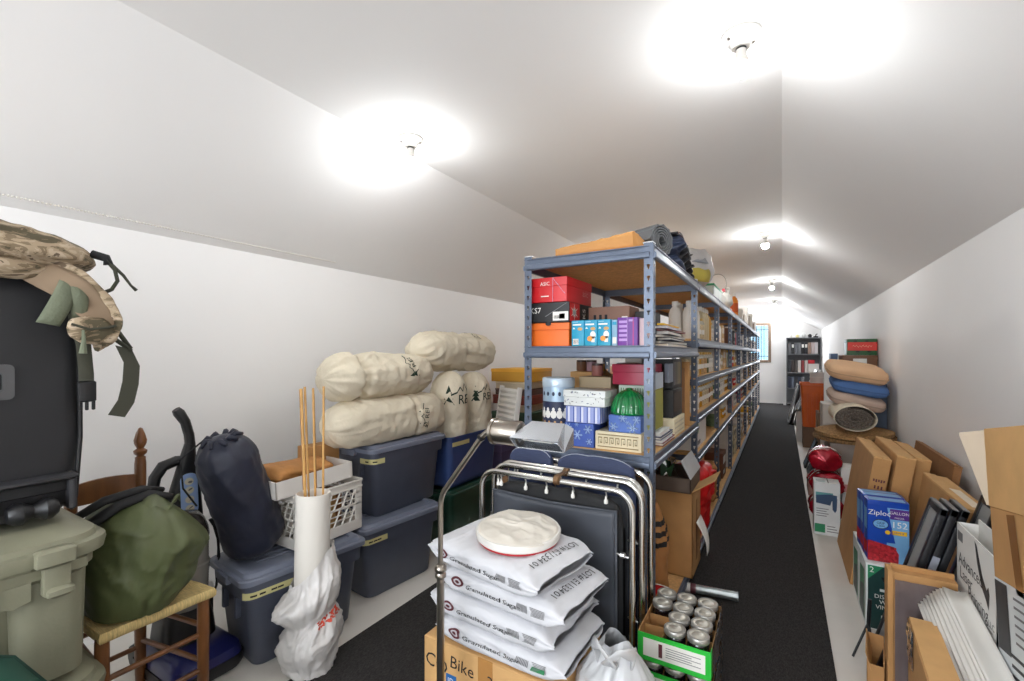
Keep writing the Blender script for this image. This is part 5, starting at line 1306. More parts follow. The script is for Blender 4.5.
def spiral_roll(t, r0, r1, turns, L, m, th, ribs=0, squash=1.0, off=0.0, steps=150, fuzz=0.0):
    """A rolled sheet along local x: an outer ribbed skin plus the spiral seen on its ends."""
    vs, fs = [], []; n = steps
    for i in range(n + 1):
        a = 2 * math.pi * turns * i / n; r = lerp(r0, r1, i / n)
        rib = (.006 if ribs and i > n * (1 - 1 / turns) and (i % 3 == 0) else 0)
        f_ = fuzz * nz((i * .7, 1, 2), 1.0, 3)
        for x, k in ((-L / 2, 0), (L / 2, 0)):
            for d in (-th / 2, th / 2 + rib + f_): vs.append((x + fuzz * nz((i * .9, d * 50, x), 1.3, 1), (r + d) * math.cos(a), (r + d) * math.sin(a) * squash))
    for i in range(n):
        a, b = i * 4, (i + 1) * 4
        fs += [(a + 1, b + 1, b + 3, a + 3), (a, a + 2, b + 2, b), (a + 2, a + 3, b + 3, b + 2), (a, b, b + 1, a + 1)]
    fs += [(0, 1, 3, 2), (n * 4, n * 4 + 2, n * 4 + 3, n * 4 + 1)]
    return MB().add(vs, fs, m)
t = thing('rubber_mat_roll', 'grey ribbed rubber mat rolled up on the top board', 'mat', (-.725, 2.47, ST + .090), -27)
spiral_roll(t, .022, .080, 4.5, .46, GRM, .0075, ribs=1).build('rolled_mat', t, smooth=30)
NAVT = mat('navy_tarpaulin', (40, 52, 78), .45, var=.1); BLT = mat('black_tarpaulin', (36, 36, 40), .4, var=.2, bump=.2)
t = thing('folded_tarpaulin', 'folded black and navy tarpaulin beside the rolled grey mat', 'tarpaulin', (-.66, 2.98, ST), 0)
mb = MB()
for k in range(7):
    y = -.21 + .06 * k; h = .225 - .008 * abs(k - 2) ** 2
    mb.grid(lambda u, v: (.15 + .020 * math.sin(9 * v + k) - .30 * (1 - u), y + .024 * math.sin(math.pi * v * 5 + k * 2) * u + .012, .002 + h * v * (1 - .15 * (1 - u))), 8, 22, NAVT if k < 2 else BLT)
mb.build('folded_layers', t, solid=.008, smooth=180)
mb = MB(); mb.grid(lambda u, v: (lerp(-.15, .14, u), lerp(-.22, .24, v), .230 - .10 * max(0, v - .35) ** 1.5 * 1.4 + .008 * math.sin(12 * v + 5 * u)), 14, 22, BLT); mb.build('top_fold', t, solid=.012, smooth=180)
t = thing('feed_bag', 'pale bag with yellow label leaning on the tarpaulin, top board', 'bag', (-.64, 3.58, ST), -32)
P = sack_surface(.52, .15, 71, ends=(.12, .15), wr=.08, lump=.08)
mb = MB(); mb.grid(lambda u, v: (lambda q: (q.z * .75, q.x * 1.0, .165 + q.y * .95))(P(u, v)), 44, 36, mat('pale_bag_film', (206, 204, 204), .4, var=.06), wrap_u=True); mb.build('bag_body', t, smooth=180)
mb = MB(); mb.grid(lambda u, v: (.118 - .03 * (v - .4) ** 2 * 4, lerp(-.06, .16, u), lerp(.05, .18, v)), 4, 10, mat('yellow_label', (206, 190, 84), .5)); mb.build('yellow_label', t, solid=.002)
mb = MB(); mb.grid(lambda u, v: (.116 - .05 * v, lerp(-.08, .14, u), lerp(.185, .265, v)), 4, 8, mat('grey_label', (150, 154, 162), .5)); mb.build('grey_label', t, solid=.002)
t = thing('green_crate', 'low box with a green rim holding oddments, top board', 'crate', (-.62, 4.42, ST))
GR2 = mat('mint_green_plastic', (70, 176, 120), .4); mb = MB()
for lo, hi in (((-.13, -.30, 0), (.13, .30, .005)), ((-.13, -.30, 0), (-.124, .30, .10)), ((.124, -.30, 0), (.13, .30, .10)), ((-.13, -.30, 0), (.13, -.294, .10)), ((-.13, .294, 0), (.13, .30, .10))): mb.box(lo, hi, mat('clear_box_wall', (206, 214, 206), .4))
mb.build('crate_wall', t, smooth=0); mb = MB()
for lo, hi in (((-.135, -.305, .09), (-.12, .305, .108)), ((.12, -.305, .09), (.135, .305, .108)), ((-.135, -.305, .09), (.135, -.29, .108)), ((-.135, .29, .09), (.135, .305, .108))): mb.box(lo, hi, GR2, .003)
mb.build('green_rim', t)
MB().box((-.06, -.10, 0), (.06, .10, .15), CARDD, .003).build('brown_carton', loc=(-.62, 4.27, ST + .006), rz=12, label='brown carton sticking up out of the green rimmed crate', cat='carton')
mb = MB(); mb.tube([(.0, .11 * math.cos(R(a)), .112 + .11 * math.sin(R(a))) for a in range(0, 360, 12)], .003, mat('grey_wire', (110, 104, 98), .5, .5), 6, closed=True); mb.build('wire_hoop', loc=(-.57, 5.02, ST + .10), rz=62, label='thin wire hoop standing on the box behind the green rimmed crate', cat='hoop')
carton('white_carton', 'white carton under the wire hoop, top board', (-.74, 4.84, ST), (-.50, 5.14, ST + .10), sd((222, 218, 210)))
t = thing('white_sack', 'white sack with a pink tag standing on the top board', 'bag', (-.61, 5.62, ST))
P = sack_surface(.50, .115, 83, ends=(.12, .12), wr=.08, lump=.07); mb = MB(); mb.grid(lambda u, v: (lambda q: (q.z, q.x, .112 + q.y * .95))(P(u, v)), 40, 30, mat('white_sack_cloth', (222, 218, 210), .7), wrap_u=True); mb.build('cloth_body', t, smooth=180)
MB().tube([(.07, .17, .18), (.075, .19, .25), (.07, .17, .28)], .016, sd((226, 222, 214)), 8).build('sack_neck', t); MB().box((.05, -.2, .19), (.075, -.12, .225), mat('pink_tag', (226, 84, 100), .5), .004).build('pink_tag', t)
t = thing('orange_bottle', 'orange labelled bottle on the top board after the white sack', 'bottle', (-.535, 6.55, ST))
MB().lathe([(.0, 0), (.045, 0), (.048, .006), (.048, .20), (.035, .235), (.018, .25), (.018, .262), (.0, .262)], mat('orange_bottle_plastic', (236, 140, 40), .4), 20).build('bottle_body', t); MB().lathe([(.0, .26), (.024, .26), (.024, .295), (.0, .295)], PAPER, 14).build('cap', t)
mb = MB(); mb.lathe([(.0486, .05), (.0486, .17)], sd((206, 90, 30)), 20, cap=(False, False)); mb.build('label_band', t)
# ---------------------------------------------------------------- goods on the long shelving beyond the nearest bay
GLS = mat('clear_jar_glass', (226, 222, 206), .12, trans=.25, coat=.4, var=.03); GOLD = mat('gold_lid', (196, 160, 84), .3, .8); CONT = {}
def cont(c):
    return mat('jar_content_%02x%02x%02x' % c, c, .8, var=.3, scale=60)
def mk_jar(c, h=.17, r=.046, lid=GOLD):
    t = thing('glass_jar', '-', 'jar'); lvl = h * .70
    mb = MB(); mb.lathe([(.0, 0), (r * .92, 0), (r, .006), (r, lvl * .5), (r, lvl)], cont(c), 14, cap=(True, False)); mb.lathe([(r, lvl), (r, h * .78), (r * .72, h * .87), (r * .72, h * .9), (.0, h * .9)], GLS, 14, cap=(False, True)); mb.build('glass', t)
    mb = MB(); mb.add([((r + .0008) * math.cos(q), (r + .0008) * math.sin(q), z) for z in (h * .26, h * .46) for q in [R(-50 + 100 * i / 6) for i in range(7)]], [(i, i + 1, i + 8, i + 7) for i in range(6)], PAPER); mb.build('paper_label', t)
    MB().lathe([(.0, h * .88), (r * .78, h * .88), (r * .78, h * .99), (.0, h)], lid, 14).build('lid', t); return t
def mk_bottle(c, h=.27, r=.045, cap=(236, 234, 228)):
    t = thing('tall_bottle', '-', 'bottle'); MB().lathe([(.0, 0), (r * .95, 0), (r, .008), (r, h * .66), (r * .8, h * .78), (r * .42, h * .86), (r * .42, h * .9), (.0, h * .9)], sd(c), 14).build('bottle_body', t)
    MB().lathe([(.0, h * .88), (r * .5, h * .88), (r * .5, h), (.0, h)], sd(cap), 12).build('cap', t); return t
def mk_carton(c, w_, d, h):
    t = thing('grocery_carton', '-', 'carton'); MB().box((-w_ / 2, -d / 2, 0), (w_ / 2, d / 2, h), sd(c), .002).build('box_body', t)
    mb = MB(); rect(mb, SIDE(w_ / 2 + .001, 0, 0), -d * .36, h * .55, d * .36, h * .85, PAPER if sum(c) < 500 else GREYINK); rect(mb, SIDE(w_ / 2 + .001, 0, 0), -d * .36, h * .15, d * .1, h * .3, PAPER if sum(c) < 500 else MAR); mb.build('front_print', t, smooth=0); return t
def mk_bag(c, h=.22):
    t = thing('food_bag', '-', 'bag'); mb = MB()
    def f(u, v):
        a = 2 * math.pi * u; ca, sa = math.cos(a), math.sin(a); k = (abs(ca) ** 3 + abs(sa) ** 3) ** (-1 / 3); q = (1 - .25 * v) * (1 if v < .9 else 1.05) * (1 + .10 * nz((ca * 1.5, sa * 1.5, v * 4), 1.2, 3))
        return (.05 * ca * k * q * (1 - .75 * max(0, v - .5) * 2 * .8), .085 * sa * k * q, h * v)
    mb.grid(f, 20, 10, mat('film_%02x%02x%02x' % c, c, .35, var=.25, scale=25), wrap_u=True); mb.build('bag_body', t, smooth=180); return t
USED = {}
def place(proto, loc, rz, label):
    """The first use moves the prototype itself; every later one copies it. Look-alikes in one spot share label and group."""
    o = proto if proto.get('label') == '-' else dup(proto, loc, rz, label)
    o.location = loc; o.rotation_euler = (0, 0, R(rz)); o['label'] = label
    if 'group' in o: del o['group']
    USED.setdefault(label, []).append(o); return o
CN = {(236, 232, 224): 'white', (224, 226, 216): 'clear', (206, 150, 40): 'amber', (206, 60, 50): 'red', (40, 40, 46): 'black', (196, 160, 112): 'tan', (96, 120, 90): 'green', (150, 160, 176): 'grey blue', (170, 40, 80): 'magenta', (226, 176, 40): 'yellow', (120, 76, 52): 'brown', (212, 196, 160): 'cream', (70, 80, 110): 'slate blue', (206, 110, 130): 'pink', (92, 98, 60): 'olive'}
PROTO = {}
def proto(kind, c, v=0):
    k = (kind, c, v)
    if k not in PROTO:
        if kind == 'jar': PROTO[k] = mk_jar(c, (.17, .135)[v], (.046, .041)[v], (GOLD, mat('pale_lid', (214, 208, 190), .4))[v])
        elif kind == 'bottle': PROTO[k] = mk_bottle(c, (.27, .22)[v])
        elif kind == 'bag': PROTO[k] = mk_bag(c, (.20, .17)[v])
        else: PROTO[k] = mk_carton(c, *((.16, .10, .19), (.16, .07, .20), (.16, .14, .13), (.18, .22, .17), (.18, .28, .26))[v])
    return PROTO[k]
BAYN = ('nearest', 'second', 'third', 'fourth', 'fifth', 'sixth', 'seventh', 'eighth', 'farthest')
SHN = ('top board', 'second board', 'third board', 'fourth board', 'fifth board', 'lowest board')
KN = {'jar': 'glass jar of %s food', 'bottle': '%s plastic bottle', 'bag': '%s food bag', 'carton': '%s carton'}
def shelf(k, s, items, gap=.006, x_front=.03, y_off=.05, rows=1, stack=1):
    """Fill board s of bay k from near to far with (kind, colour, variant, count)."""
    z = (LEV2 if k else LEV1)[s] + .006 + .001; y = RY + BAY * k + y_off; y1 = RY + BAY * (k + 1) - .045
    clear = ((LEV2[s - 1] - .06) if s else 9) - LEV2[s] if k else .4
    for kind, c, v, n in items:
        hw = {'jar': (.046, .041), 'bottle': (.045, .045), 'bag': (.09, .09), 'carton': (.05, .035, .07, .11, .14)}[kind][v]
        dp = {'jar': (.046, .041), 'bottle': (.045, .045), 'bag': (.062, .062), 'carton': (.08, .08, .08, .09, .09)}[kind][v]
        hh = {'jar': (.17, .135), 'bottle': (.27, .22), 'bag': (.20, .17), 'carton': (.19, .20, .13, .17, .26)}[kind][v]
        for i in range(n):
            if y + 2 * hw > y1: return
            lab = (KN[kind] % CN.get(c, 'pale')) + ' on the %s of the %s bay' % (SHN[s], BAYN[k])
            for rr in range(rows if kind in ('jar', 'bottle') else 1):
                for st in range(stack if kind != 'bottle' and (st_ok(hh, stack, clear)) else 1):
                    place(proto(kind, c, v), (RX - x_front - dp - rr * (2 * dp + .004) - rnd.uniform(0, .012), y + hw, z + st * (hh + .001)), rnd.uniform(-3, 3) if kind != 'carton' else rnd.uniform(-1.2, 1.2), lab)
            y += 2 * hw + gap
def st_ok(h, n, clear): return h * n < clear
W_, CLR, AMBR, RD, BK, TN, GN, GB_, MG, YL, BR, CR, SB, PK, OL = CN.keys()
shelf(1, 1, (('bottle', W_, 0, 3), ('jar', CR, 0, 2), ('bottle', CR, 0, 3), ('bottle', AMBR, 0, 2), ('jar', W_, 0, 2)), y_off=.10, rows=2)
shelf(1, 2, (('jar', CR, 0, 3), ('jar', AMBR, 0, 1), ('jar', TN, 0, 3), ('jar', OL, 0, 1), ('jar', W_, 0, 3)), rows=1)
shelf(1, 3, (('jar', W_, 0, 3), ('jar', AMBR, 0, 2), ('jar', CR, 0, 3), ('jar', BR, 0, 1), ('jar', TN, 0, 2)), rows=1)
shelf(1, 5, (('carton', TN, 4, 1),), y_off=.62)
shelf(2, 1, (('carton', W_, 1, 2), ('carton', RD, 0, 2), ('bottle', W_, 1, 2), ('carton', TN, 0, 2), ('bag', BK, 0, 2)))
shelf(2, 2, (('carton', W_, 1, 5), ('jar', CR, 0, 3), ('carton', TN, 1, 4)))
shelf(2, 3, (('jar', GN, 0, 4), ('jar', W_, 0, 4), ('jar', AMBR, 0, 3)))
shelf(2, 4, (('jar', GN, 0, 3), ('bag', YL, 1, 2), ('jar', AMBR, 1, 3), ('carton', W_, 0, 1)))
shelf(3, 1, (('carton', BR, 0, 2), ('bottle', BK, 1, 3), ('bag', MG, 0, 1), ('carton', BK, 0, 2), ('bottle', PK, 1, 1)))
shelf(3, 2, (('bag', GN, 1, 2), ('jar', RD, 0, 3), ('carton', YL, 1, 2), ('jar', TN, 0, 3)))
shelf(3, 3, (('jar', BR, 0, 3), ('bag', TN, 1, 2), ('jar', RD, 1, 3), ('carton', W_, 1, 2)))
shelf(3, 4, (('carton', BR, 2, 2), ('bag', RD, 1, 2), ('carton', W_, 2, 3)))
shelf(4, 1, (('carton', GB_, 0, 3), ('carton', BK, 0, 2), ('carton', SB, 0, 3), ('carton', W_, 0, 2)))
shelf(4, 2, (('carton', GB_, 0, 4), ('carton', W_, 1, 3), ('carton', SB, 1, 3)))
shelf(4, 3, (('carton', GB_, 0, 3), ('jar', TN, 0, 3), ('carton', W_, 0, 3)))
shelf(4, 4, (('carton', MG, 3, 2), ('carton', RD, 2, 2), ('carton', BR, 2, 2)))
shelf(5, 1, (('carton', SB, 0, 2), ('carton', GB_, 0, 4), ('carton', BK, 0, 3)))
shelf(5, 2, (('carton', GB_, 0, 3), ('carton', BR, 0, 3), ('carton', W_, 0, 3)))
shelf(5, 3, (('carton', TN, 3, 2), ('carton', GB_, 3, 2)))
shelf(5, 4, (('carton', BR, 3, 2), ('carton', TN, 3, 2)))
for k in (6, 7, 8):
    shelf(k, 1, (('carton', GB_, 3, 2), ('carton', W_, 3, 2)))
    shelf(k, 2, (('carton', W_, 3, 1), ('carton', GB_, 3, 3)))
    shelf(k, 3, (('carton', (YL, TN, W_)[k - 6], 3, 2), ('carton', W_, 3, 2)))
    shelf(k, 4, (('carton', (TN, YL, OL)[k - 6], 3, 2), ('carton', GB_, 3, 2)))
# lowest boards: bulkier things
shelf(2, 5, (('carton', TN, 4, 1), ('bag', BK, 0, 2), ('carton', BR, 4, 1)), x_front=.03)
shelf(3, 5, (('carton', W_, 4, 2), ('carton', CR, 3, 2)), stack=2)
shelf(4, 5, (('carton', W_, 3, 3), ('carton', TN, 3, 2)), stack=2)
for k in (5, 6, 7, 8): shelf(k, 5, (('carton', (BR, YL, GN, GB_)[k - 5], 4, 2), ('carton', W_, 4, 2)), stack=1)
t = carton('storage_box', 'white box with a round green mark on the fifth board of the second bay', (-.78, 3.33, LEV2[4] + .007), (-.515, 3.86, LEV2[4] + .22), sd((228, 226, 222)), prints=(('green_mark', lambda mb, hx, hy, H: (disc(mb, SIDE(hx + .001, 0, 0), -hy + .12, H * .66, .04, mat('green_disc', (40, 130, 84), .5), 18), rect(mb, SIDE(hx + .001, 0, 0), -hy + .04, .02, -hy + .24, .05, GREYINK))),))
mb = MB(); P = sack_surface(.36, .14, 91, ends=(.15, .15), wr=.12, lump=.1); mb.grid(lambda u, v: (lambda q: (q.y * .8, q.z, .18 + q.x))(P(u, v)), 30, 26, BAGP, wrap_u=True)
mb.build('paper_bag', loc=(-.60, 4.30, .099), smooth=180, label='crumpled brown paper bag on the lowest board of the second bay', cat='bag')
# top board, far bays: a skyline of cartons
for k, (y, d, w_, h, c, lab) in enumerate(((7.4, .22, .2, .17, (226, 222, 214), 'white carton on the top board behind the orange bottle'), (7.9, .30, .22, .13, (206, 200, 190), 'low pale carton on the top board'), (8.6, .26, .18, .30, (232, 228, 222), 'tall white carton on the top board'), (9.2, .30, .24, .20, (150, 140, 124), 'taupe carton on the top board'), (9.9, .28, .22, .28, (224, 218, 204), 'cream carton on the top board'), (10.6, .3, .24, .14, (120, 100, 84), 'brown carton on the top board'), (11.3, .3, .26, .22, (214, 210, 204), 'last white carton on the top board'))):
    carton('white_carton' if c[0] > 200 else 'brown_carton', lab, (-.50 - w_, y, ST), (-.50, y + d, ST + h), sd(c), lid=sd(tuple(min(255, x + 8) for x in c)), lid_h=.25)
for lab, objs in USED.items():
    if len(objs) > 1:
        for o in objs: o['group'] = lab + ' (alike)'
# ---------------------------------------------------------------- pile between the cream sacks and the shelving
def plain(name, label, lo, hi, c, cat='box', rz=0, lid=None, prints=()):
    return carton(name, label, lo, hi, sd(c), rz=rz, cat=cat, lid=sd(lid) if lid else None, lid_h=.25, prints=prints)
tote('charcoal lidded tote on the floor behind the blue tote', NAVYP, LIDP, (-2.28, 3.62, 0), 0, L=.62, W=.43, H=.33)
plain('purple_box', 'dusty purple box on the charcoal tote behind the blue tote', (-2.42, 3.36, .349), (-2.10, 3.80, .60), (84, 76, 112), lid=(96, 86, 124))
plain('brown_carton', 'brown carton on the floor behind the folding cots', (-1.95, 3.05, .001), (-1.55, 3.45, .40), (150, 112, 74), cat='carton')
PL_ = mat('pleated_white_fabric', (218, 214, 206), .8, var=.03)
t = thing('pleated_shade', 'white pleated blind standing slanted beside the cream sacks', 'blind', (-2.16, 3.52, .602), -30, rx=-8)
mb = MB(); n = 9
for k in range(n):
    z = .05 + k * .048
    mb.add([(-.16, -.02, z), (.16, -.02, z), (.16, -.034, z + .024), (-.16, -.034, z + .024), (.16, -.02, z + .048), (-.16, -.02, z + .048), (-.16, .012, z), (.16, .012, z), (.16, .012, z + .048), (-.16, .012, z + .048)], [(0, 1, 2, 3), (3, 2, 4, 5), (7, 6, 9, 8), (0, 6, 7, 1), (5, 4, 8, 9), (0, 3, 5, 9, 6), (1, 7, 8, 4, 2)], PL_)
mb.build('pleats', t, smooth=0); mb = MB(); mb.box((.160, -.036, 0), (.172, .014, .50), PAPER, .003); mb.box((-.172, -.036, 0), (-.160, .014, .50), PAPER, .003); mb.box((-.172, -.034, .0), (.172, .014, .05), PAPER, .003); mb.build('frame', t)
# a low rack of games and decorations against the wall
tote('slate tote under the pile of games beside the shelving', NAVYP, LIDP, (-2.42, 4.35, 0), 0, L=.66, W=.46, H=.42)
zz = .436
for k, (lo, hi, h, c, lab) in enumerate((((-2.32, 4.05), (-1.88, 4.55), .10, (70, 44, 38), 'dark brown game box, lowest of the pile beside the shelving'), ((-2.30, 4.07), (-1.90, 4.52), .075, (150, 44, 34), 'red game box low in the pile beside the shelving'),
        ((-2.33, 4.04), (-1.86, 4.55), .09, (44, 70, 50), 'dark green game box in the pile beside the shelving'), ((-2.28, 4.08), (-1.92, 4.50), .06, (196, 178, 150), 'beige game box in the middle of the pile'),
        ((-2.32, 4.05), (-1.88, 4.53), .07, (120, 56, 44), 'rust brown game box above the beige one'), ((-2.30, 4.06), (-1.90, 4.52), .05, (84, 60, 50), 'thin dark game box above the rust one'),
        ((-2.28, 4.05), (-1.90, 4.52), .055, (214, 200, 172), 'cream game box under the yellow one'), ((-2.33, 4.03), (-1.86, 4.54), .10, (214, 158, 52), 'yellow game box on top of the pile beside the shelving'))):
    plain('game_box', lab, (lo[0] - .32, lo[1], zz), (hi[0] - .32, hi[1], zz + h * 1.33), c, rz=(0, 2, -1, 3, -2, 1, -3, 0)[k], lid=tuple(min(255, int(x * 1.12)) for x in c)); zz += h * 1.33 + .001
tote('slate tote on the floor left of the second bay', NAVYP, LIDP, (-1.60, 4.75, 0), 0, L=.60, W=.42, H=.42)
plain('gift_carton', 'orange and red carton on the slate tote left of the second bay', (-1.78, 4.52, .436), (-1.40, 4.98, .76), (196, 84, 40), lid=(214, 110, 60))
plain('gift_carton', 'bright yellow carton above the orange and red one', (-1.76, 4.55, .762), (-1.42, 4.95, 1.02), (232, 196, 110), lid=(240, 214, 150))
plain('gift_carton', 'peach coloured carton topping the stack left of the second bay', (-1.74, 4.56, 1.022), (-1.46, 4.90, 1.26), (224, 160, 110), lid=(236, 190, 150))
# ---------------------------------------------------------------- right side: goods along the wall
def lean(t, tilt):
    t.rotation_euler = (t.rotation_euler[0], R(tilt), t.rotation_euler[2]); return t
def flat_carton(label, x, y0, y1, H, th, tilt, m, m2, z=.001, rx=0):
    """Large flattened carton standing on its long edge, leaning towards the wall; its flaps show along the top."""
    t = thing('flat_carton', label, 'carton', (x, (y0 + y1) / 2, z), 0, rx=rx, ry=tilt)
    L = (y1 - y0) / 2
    MB().box((0, -L, 0), (th, L, H - .01), m, .004).build('carton_body', t, smooth=0)
    mb = MB(); mb.box((-.001, -L + .004, H - .012), (th * .52, L - .004, H), m2, .002); mb.build('top_flap', t, smooth=0)
    mb = MB(); mb.box((th * .55, -L + .004, H - .016), (th + .001, L - .004, H - .004), m2, .002); mb.build('top_flap', t, smooth=0)
    mb = MB(); mb.box((th * .1, -L - .004, .02), (th * .95, -L, H * .93), m, .002); mb.build('end_flap', t, smooth=0)
    return t
t = flat_carton('tall flat brown carton leaning nearest the aisle, print on its end', .352, 3.42, 4.15, .80, .085, 8.5, CARD, CARDL)
mb = MB(); M = FRONT(.045, -.3700, .66); [rect(mb, M, -.03 + .012 * i, -.006 - .004 * (i % 2), -.022 + .012 * i, .008, MAR) for i in range(5)]; [rect(mb, M, -.02 + .016 * i, -.05, -.012 + .016 * i, -.03, MAR) for i in range(3)]; mb.build('end_print', t, smooth=0)
t2 = flat_carton('flat brown carton with open end, second from the aisle', .455, 3.40, 4.12, .82, .085, 8.5, CARD, CARDL)
t3 = flat_carton('flat brown carton third from the aisle, short top flap', .555, 3.50, 4.10, .80, .075, 8.5, CARD, CARDL)
flat_carton('dark brown flattened carton standing against the wall paint', .690, 3.36, 4.2, .80, .035, 8.5, CARDD, CARDD)
t = flat_carton('wide flat brown carton with small hand-hole, nearer than the others', .575, 2.66, 3.36, .745, .10, 8, CARD, CARDL)
mb = MB(); M = WEST(-.0008, .0, .43); disc(mb, M, -.02, .0, .017, STEELD, 10, .026); rect(mb, M, .02, -.10, .26, -.09, CARDD); rect(mb, M, .04, -.14, .28, -.135, CARDD); mb.build('hand_hole', t, smooth=0)
TAPEW = mat('pale_torn_tape', (228, 214, 190), .4)
mb = MB(); mb.box((.03, -.30, .7455), (.07, .02, .7465), TAPEW); mb.build('torn_tape', t, smooth=0)
# freezer bag boxes standing on the vinegar boxes
ZB = mat('freezer_blue', (24, 70, 170), .35, var=.04); ZL = mat('freezer_light_blue', (120, 176, 224), .35); ZP = mat('freezer_purple', (90, 50, 140), .4); BER = mat('raspberry_print', (168, 34, 44), .4, var=.35, scale=60); ZY = mat('freezer_yellow', (240, 190, 40), .4)
def p_zip(mb, hx, hy, H):
    M = FRONT(0, -hy - .001, 0); k = .0006
    rect(mb, M, -.005, .0, hx, H - .03, ZL)
    mb.add([(-hx, H * .33, k), (hx * .35, H * .33, k), (hx * .15, H * .62, k), (-.005, H * .93, k), (-hx, H * .93, k)], [(0, 1, 2, 3, 4)], ZB, M)
    mb.text('Ziploc', .036, PAPER, M @ tr(-hx * .42, H * .80, 2 * k)); disc(mb, M @ tr(0, 0, 2 * k), -hx * .36, H * .62, .033, NVY, 24, .025); disc(mb, M @ tr(0, 0, 3 * k), -hx * .36, H * .62, .030, ZL, 24, .021); mb.text('GRIP', .016, NVY, M @ tr(-hx * .36, H * .635, 4 * k)); mb.text("'n SEAL", .013, NVY, M @ tr(-hx * .36, H * .59, 4 * k))
    disc(mb, M @ tr(0, 0, 4 * k), -hx * .02, H * .50, .011, ZY, 14)
    rect(mb, M @ tr(0, 0, k), .008, H * .72, hx, H * .89, ZP); mb.text('GALLON', .020, PAPER, M @ tr(hx * .54, H * .825, 2 * k)); mb.text('FREEZER', .010, PAPER, M @ tr(hx * .54, H * .75, 2 * k)); mb.text('152', .044, PAPER, M @ tr(hx * .54, H * .63, 2 * k)); rect(mb, M @ tr(0, 0, k), .014, H * .47, hx - .008, H * .54, ZY); mb.text('SAVE $', .013, ZB, M @ tr(hx * .52, H * .505, 2 * k))
    mb.add([(-hx, 0, k), (hx * .5, 0, k), (hx * .52, H * .16, k), (hx * .3, H * .27, k), (-hx, H * .34, k)], [(0, 1, 2, 3, 4)], BER, M)
    rr = random.Random(2)
    for i in range(40): disc(mb, M @ tr(0, 0, 2 * k), rr.uniform(-hx + .006, hx * .4), rr.uniform(.005, H * .26), .006, mat('bright_berry', (200, 54, 62), .35), 7)
    rect(mb, SIDE(hx + .001, 0, 0), -hy, 0, hy, H, ZL); rect(mb, WEST(-hx - .001, 0, 0), -hy + .004, H * .1, hy - .004, H * .3, RED); rect(mb, WEST(-hx - .001, 0, 0), -hy + .01, H * .5, hy - .01, H * .85, ZL)
    rect(mb, face_M((0, 0, H + .001), (1, 0, 0), (0, 1, 0)), -hx + .01, -hy + .01, hx - .01, hy - .02, ZL)
for i, (y, rz, lab) in enumerate(((3.01, 3, 'blue freezer bag box with raspberries, nearest of the three on the vinegar boxes'), (3.105, 2, 'blue freezer bag box, middle of the three on the vinegar boxes'), (3.20, 4, 'blue freezer bag box, farthest of the three on the vinegar boxes'))):
    carton('freezer_bag_box', lab, (.378 - .004 * i, y - .042, .335), (.545, y + .042, .645 - .012 * (i == 2)), ZB, rz=rz, prints=(('printed_front', p_zip),))
VGN = mat('vinegar_dark_green', (24, 60, 58), .4); VG2 = mat('vinegar_green', (40, 136, 92), .4); VW = mat('vinegar_white', (226, 232, 230), .4)
def p_vin(mb, hx, hy, H):
    M = FRONT(0, -hy - .001, 0); k = .0006
    rect(mb, M, -hx + .008, .006, hx - .008, H - .008, VGN); mb.add([(-hx + .008, H - .008, k), (-hx + .008, H - .08, k), (-hx + .07, H - .008, k)], [(0, 1, 2)], VG2, M)
    mb.text('2', .040, PAPER, M @ tr(-hx + .024, H - .030, 2 * k)); mb.add([(-.03, H - .06, k), (.05, H - .05, k), (.05, H - .10, k), (-.01, H - .10, k)], [(0, 1, 2, 3)], MATTE, M)
    rect(mb, M @ tr(0, 0, k), -.035, H * .60, .035, H * .64, VW)
    for tx, yy in (('DISTILLED', .52), ('WHITE', .44), ('VINEGAR', .36)): mb.text(tx, .028, PAPER, M @ tr(.006, H * yy, 2 * k))
    rect(mb, M @ tr(0, 0, k), -.03, H * .18, .035, H * .24, VW)
    W_2 = WEST(-hx - .001, 0, 0)
    rect(mb, W_2, -hy + .012, .01, hy - .012, H - .012, VW); mb.add([(-hy + .03, .03, k), (hy - .03, .03, k), (hy - .04, H - .05, k), (-hy + .05, H - .07, k)], [(0, 1, 2, 3)], VG2, W_2); mb.add([(-hy + .05, .03, 2 * k), (hy - .05, .03, 2 * k), (hy - .06, H * .6, 2 * k), (-hy + .07, H * .5, 2 * k)], [(0, 1, 2, 3)], VGN, W_2)
for y0, lab in ((2.92, 'green and white vinegar box at the front of the pair on the floor'), (3.165, 'green and white vinegar box behind the first one')):
    carton('vinegar_box', lab, (.368, y0, .001), (.550, y0 + .238, .333), VW, prints=(('printed_sides', p_vin),))
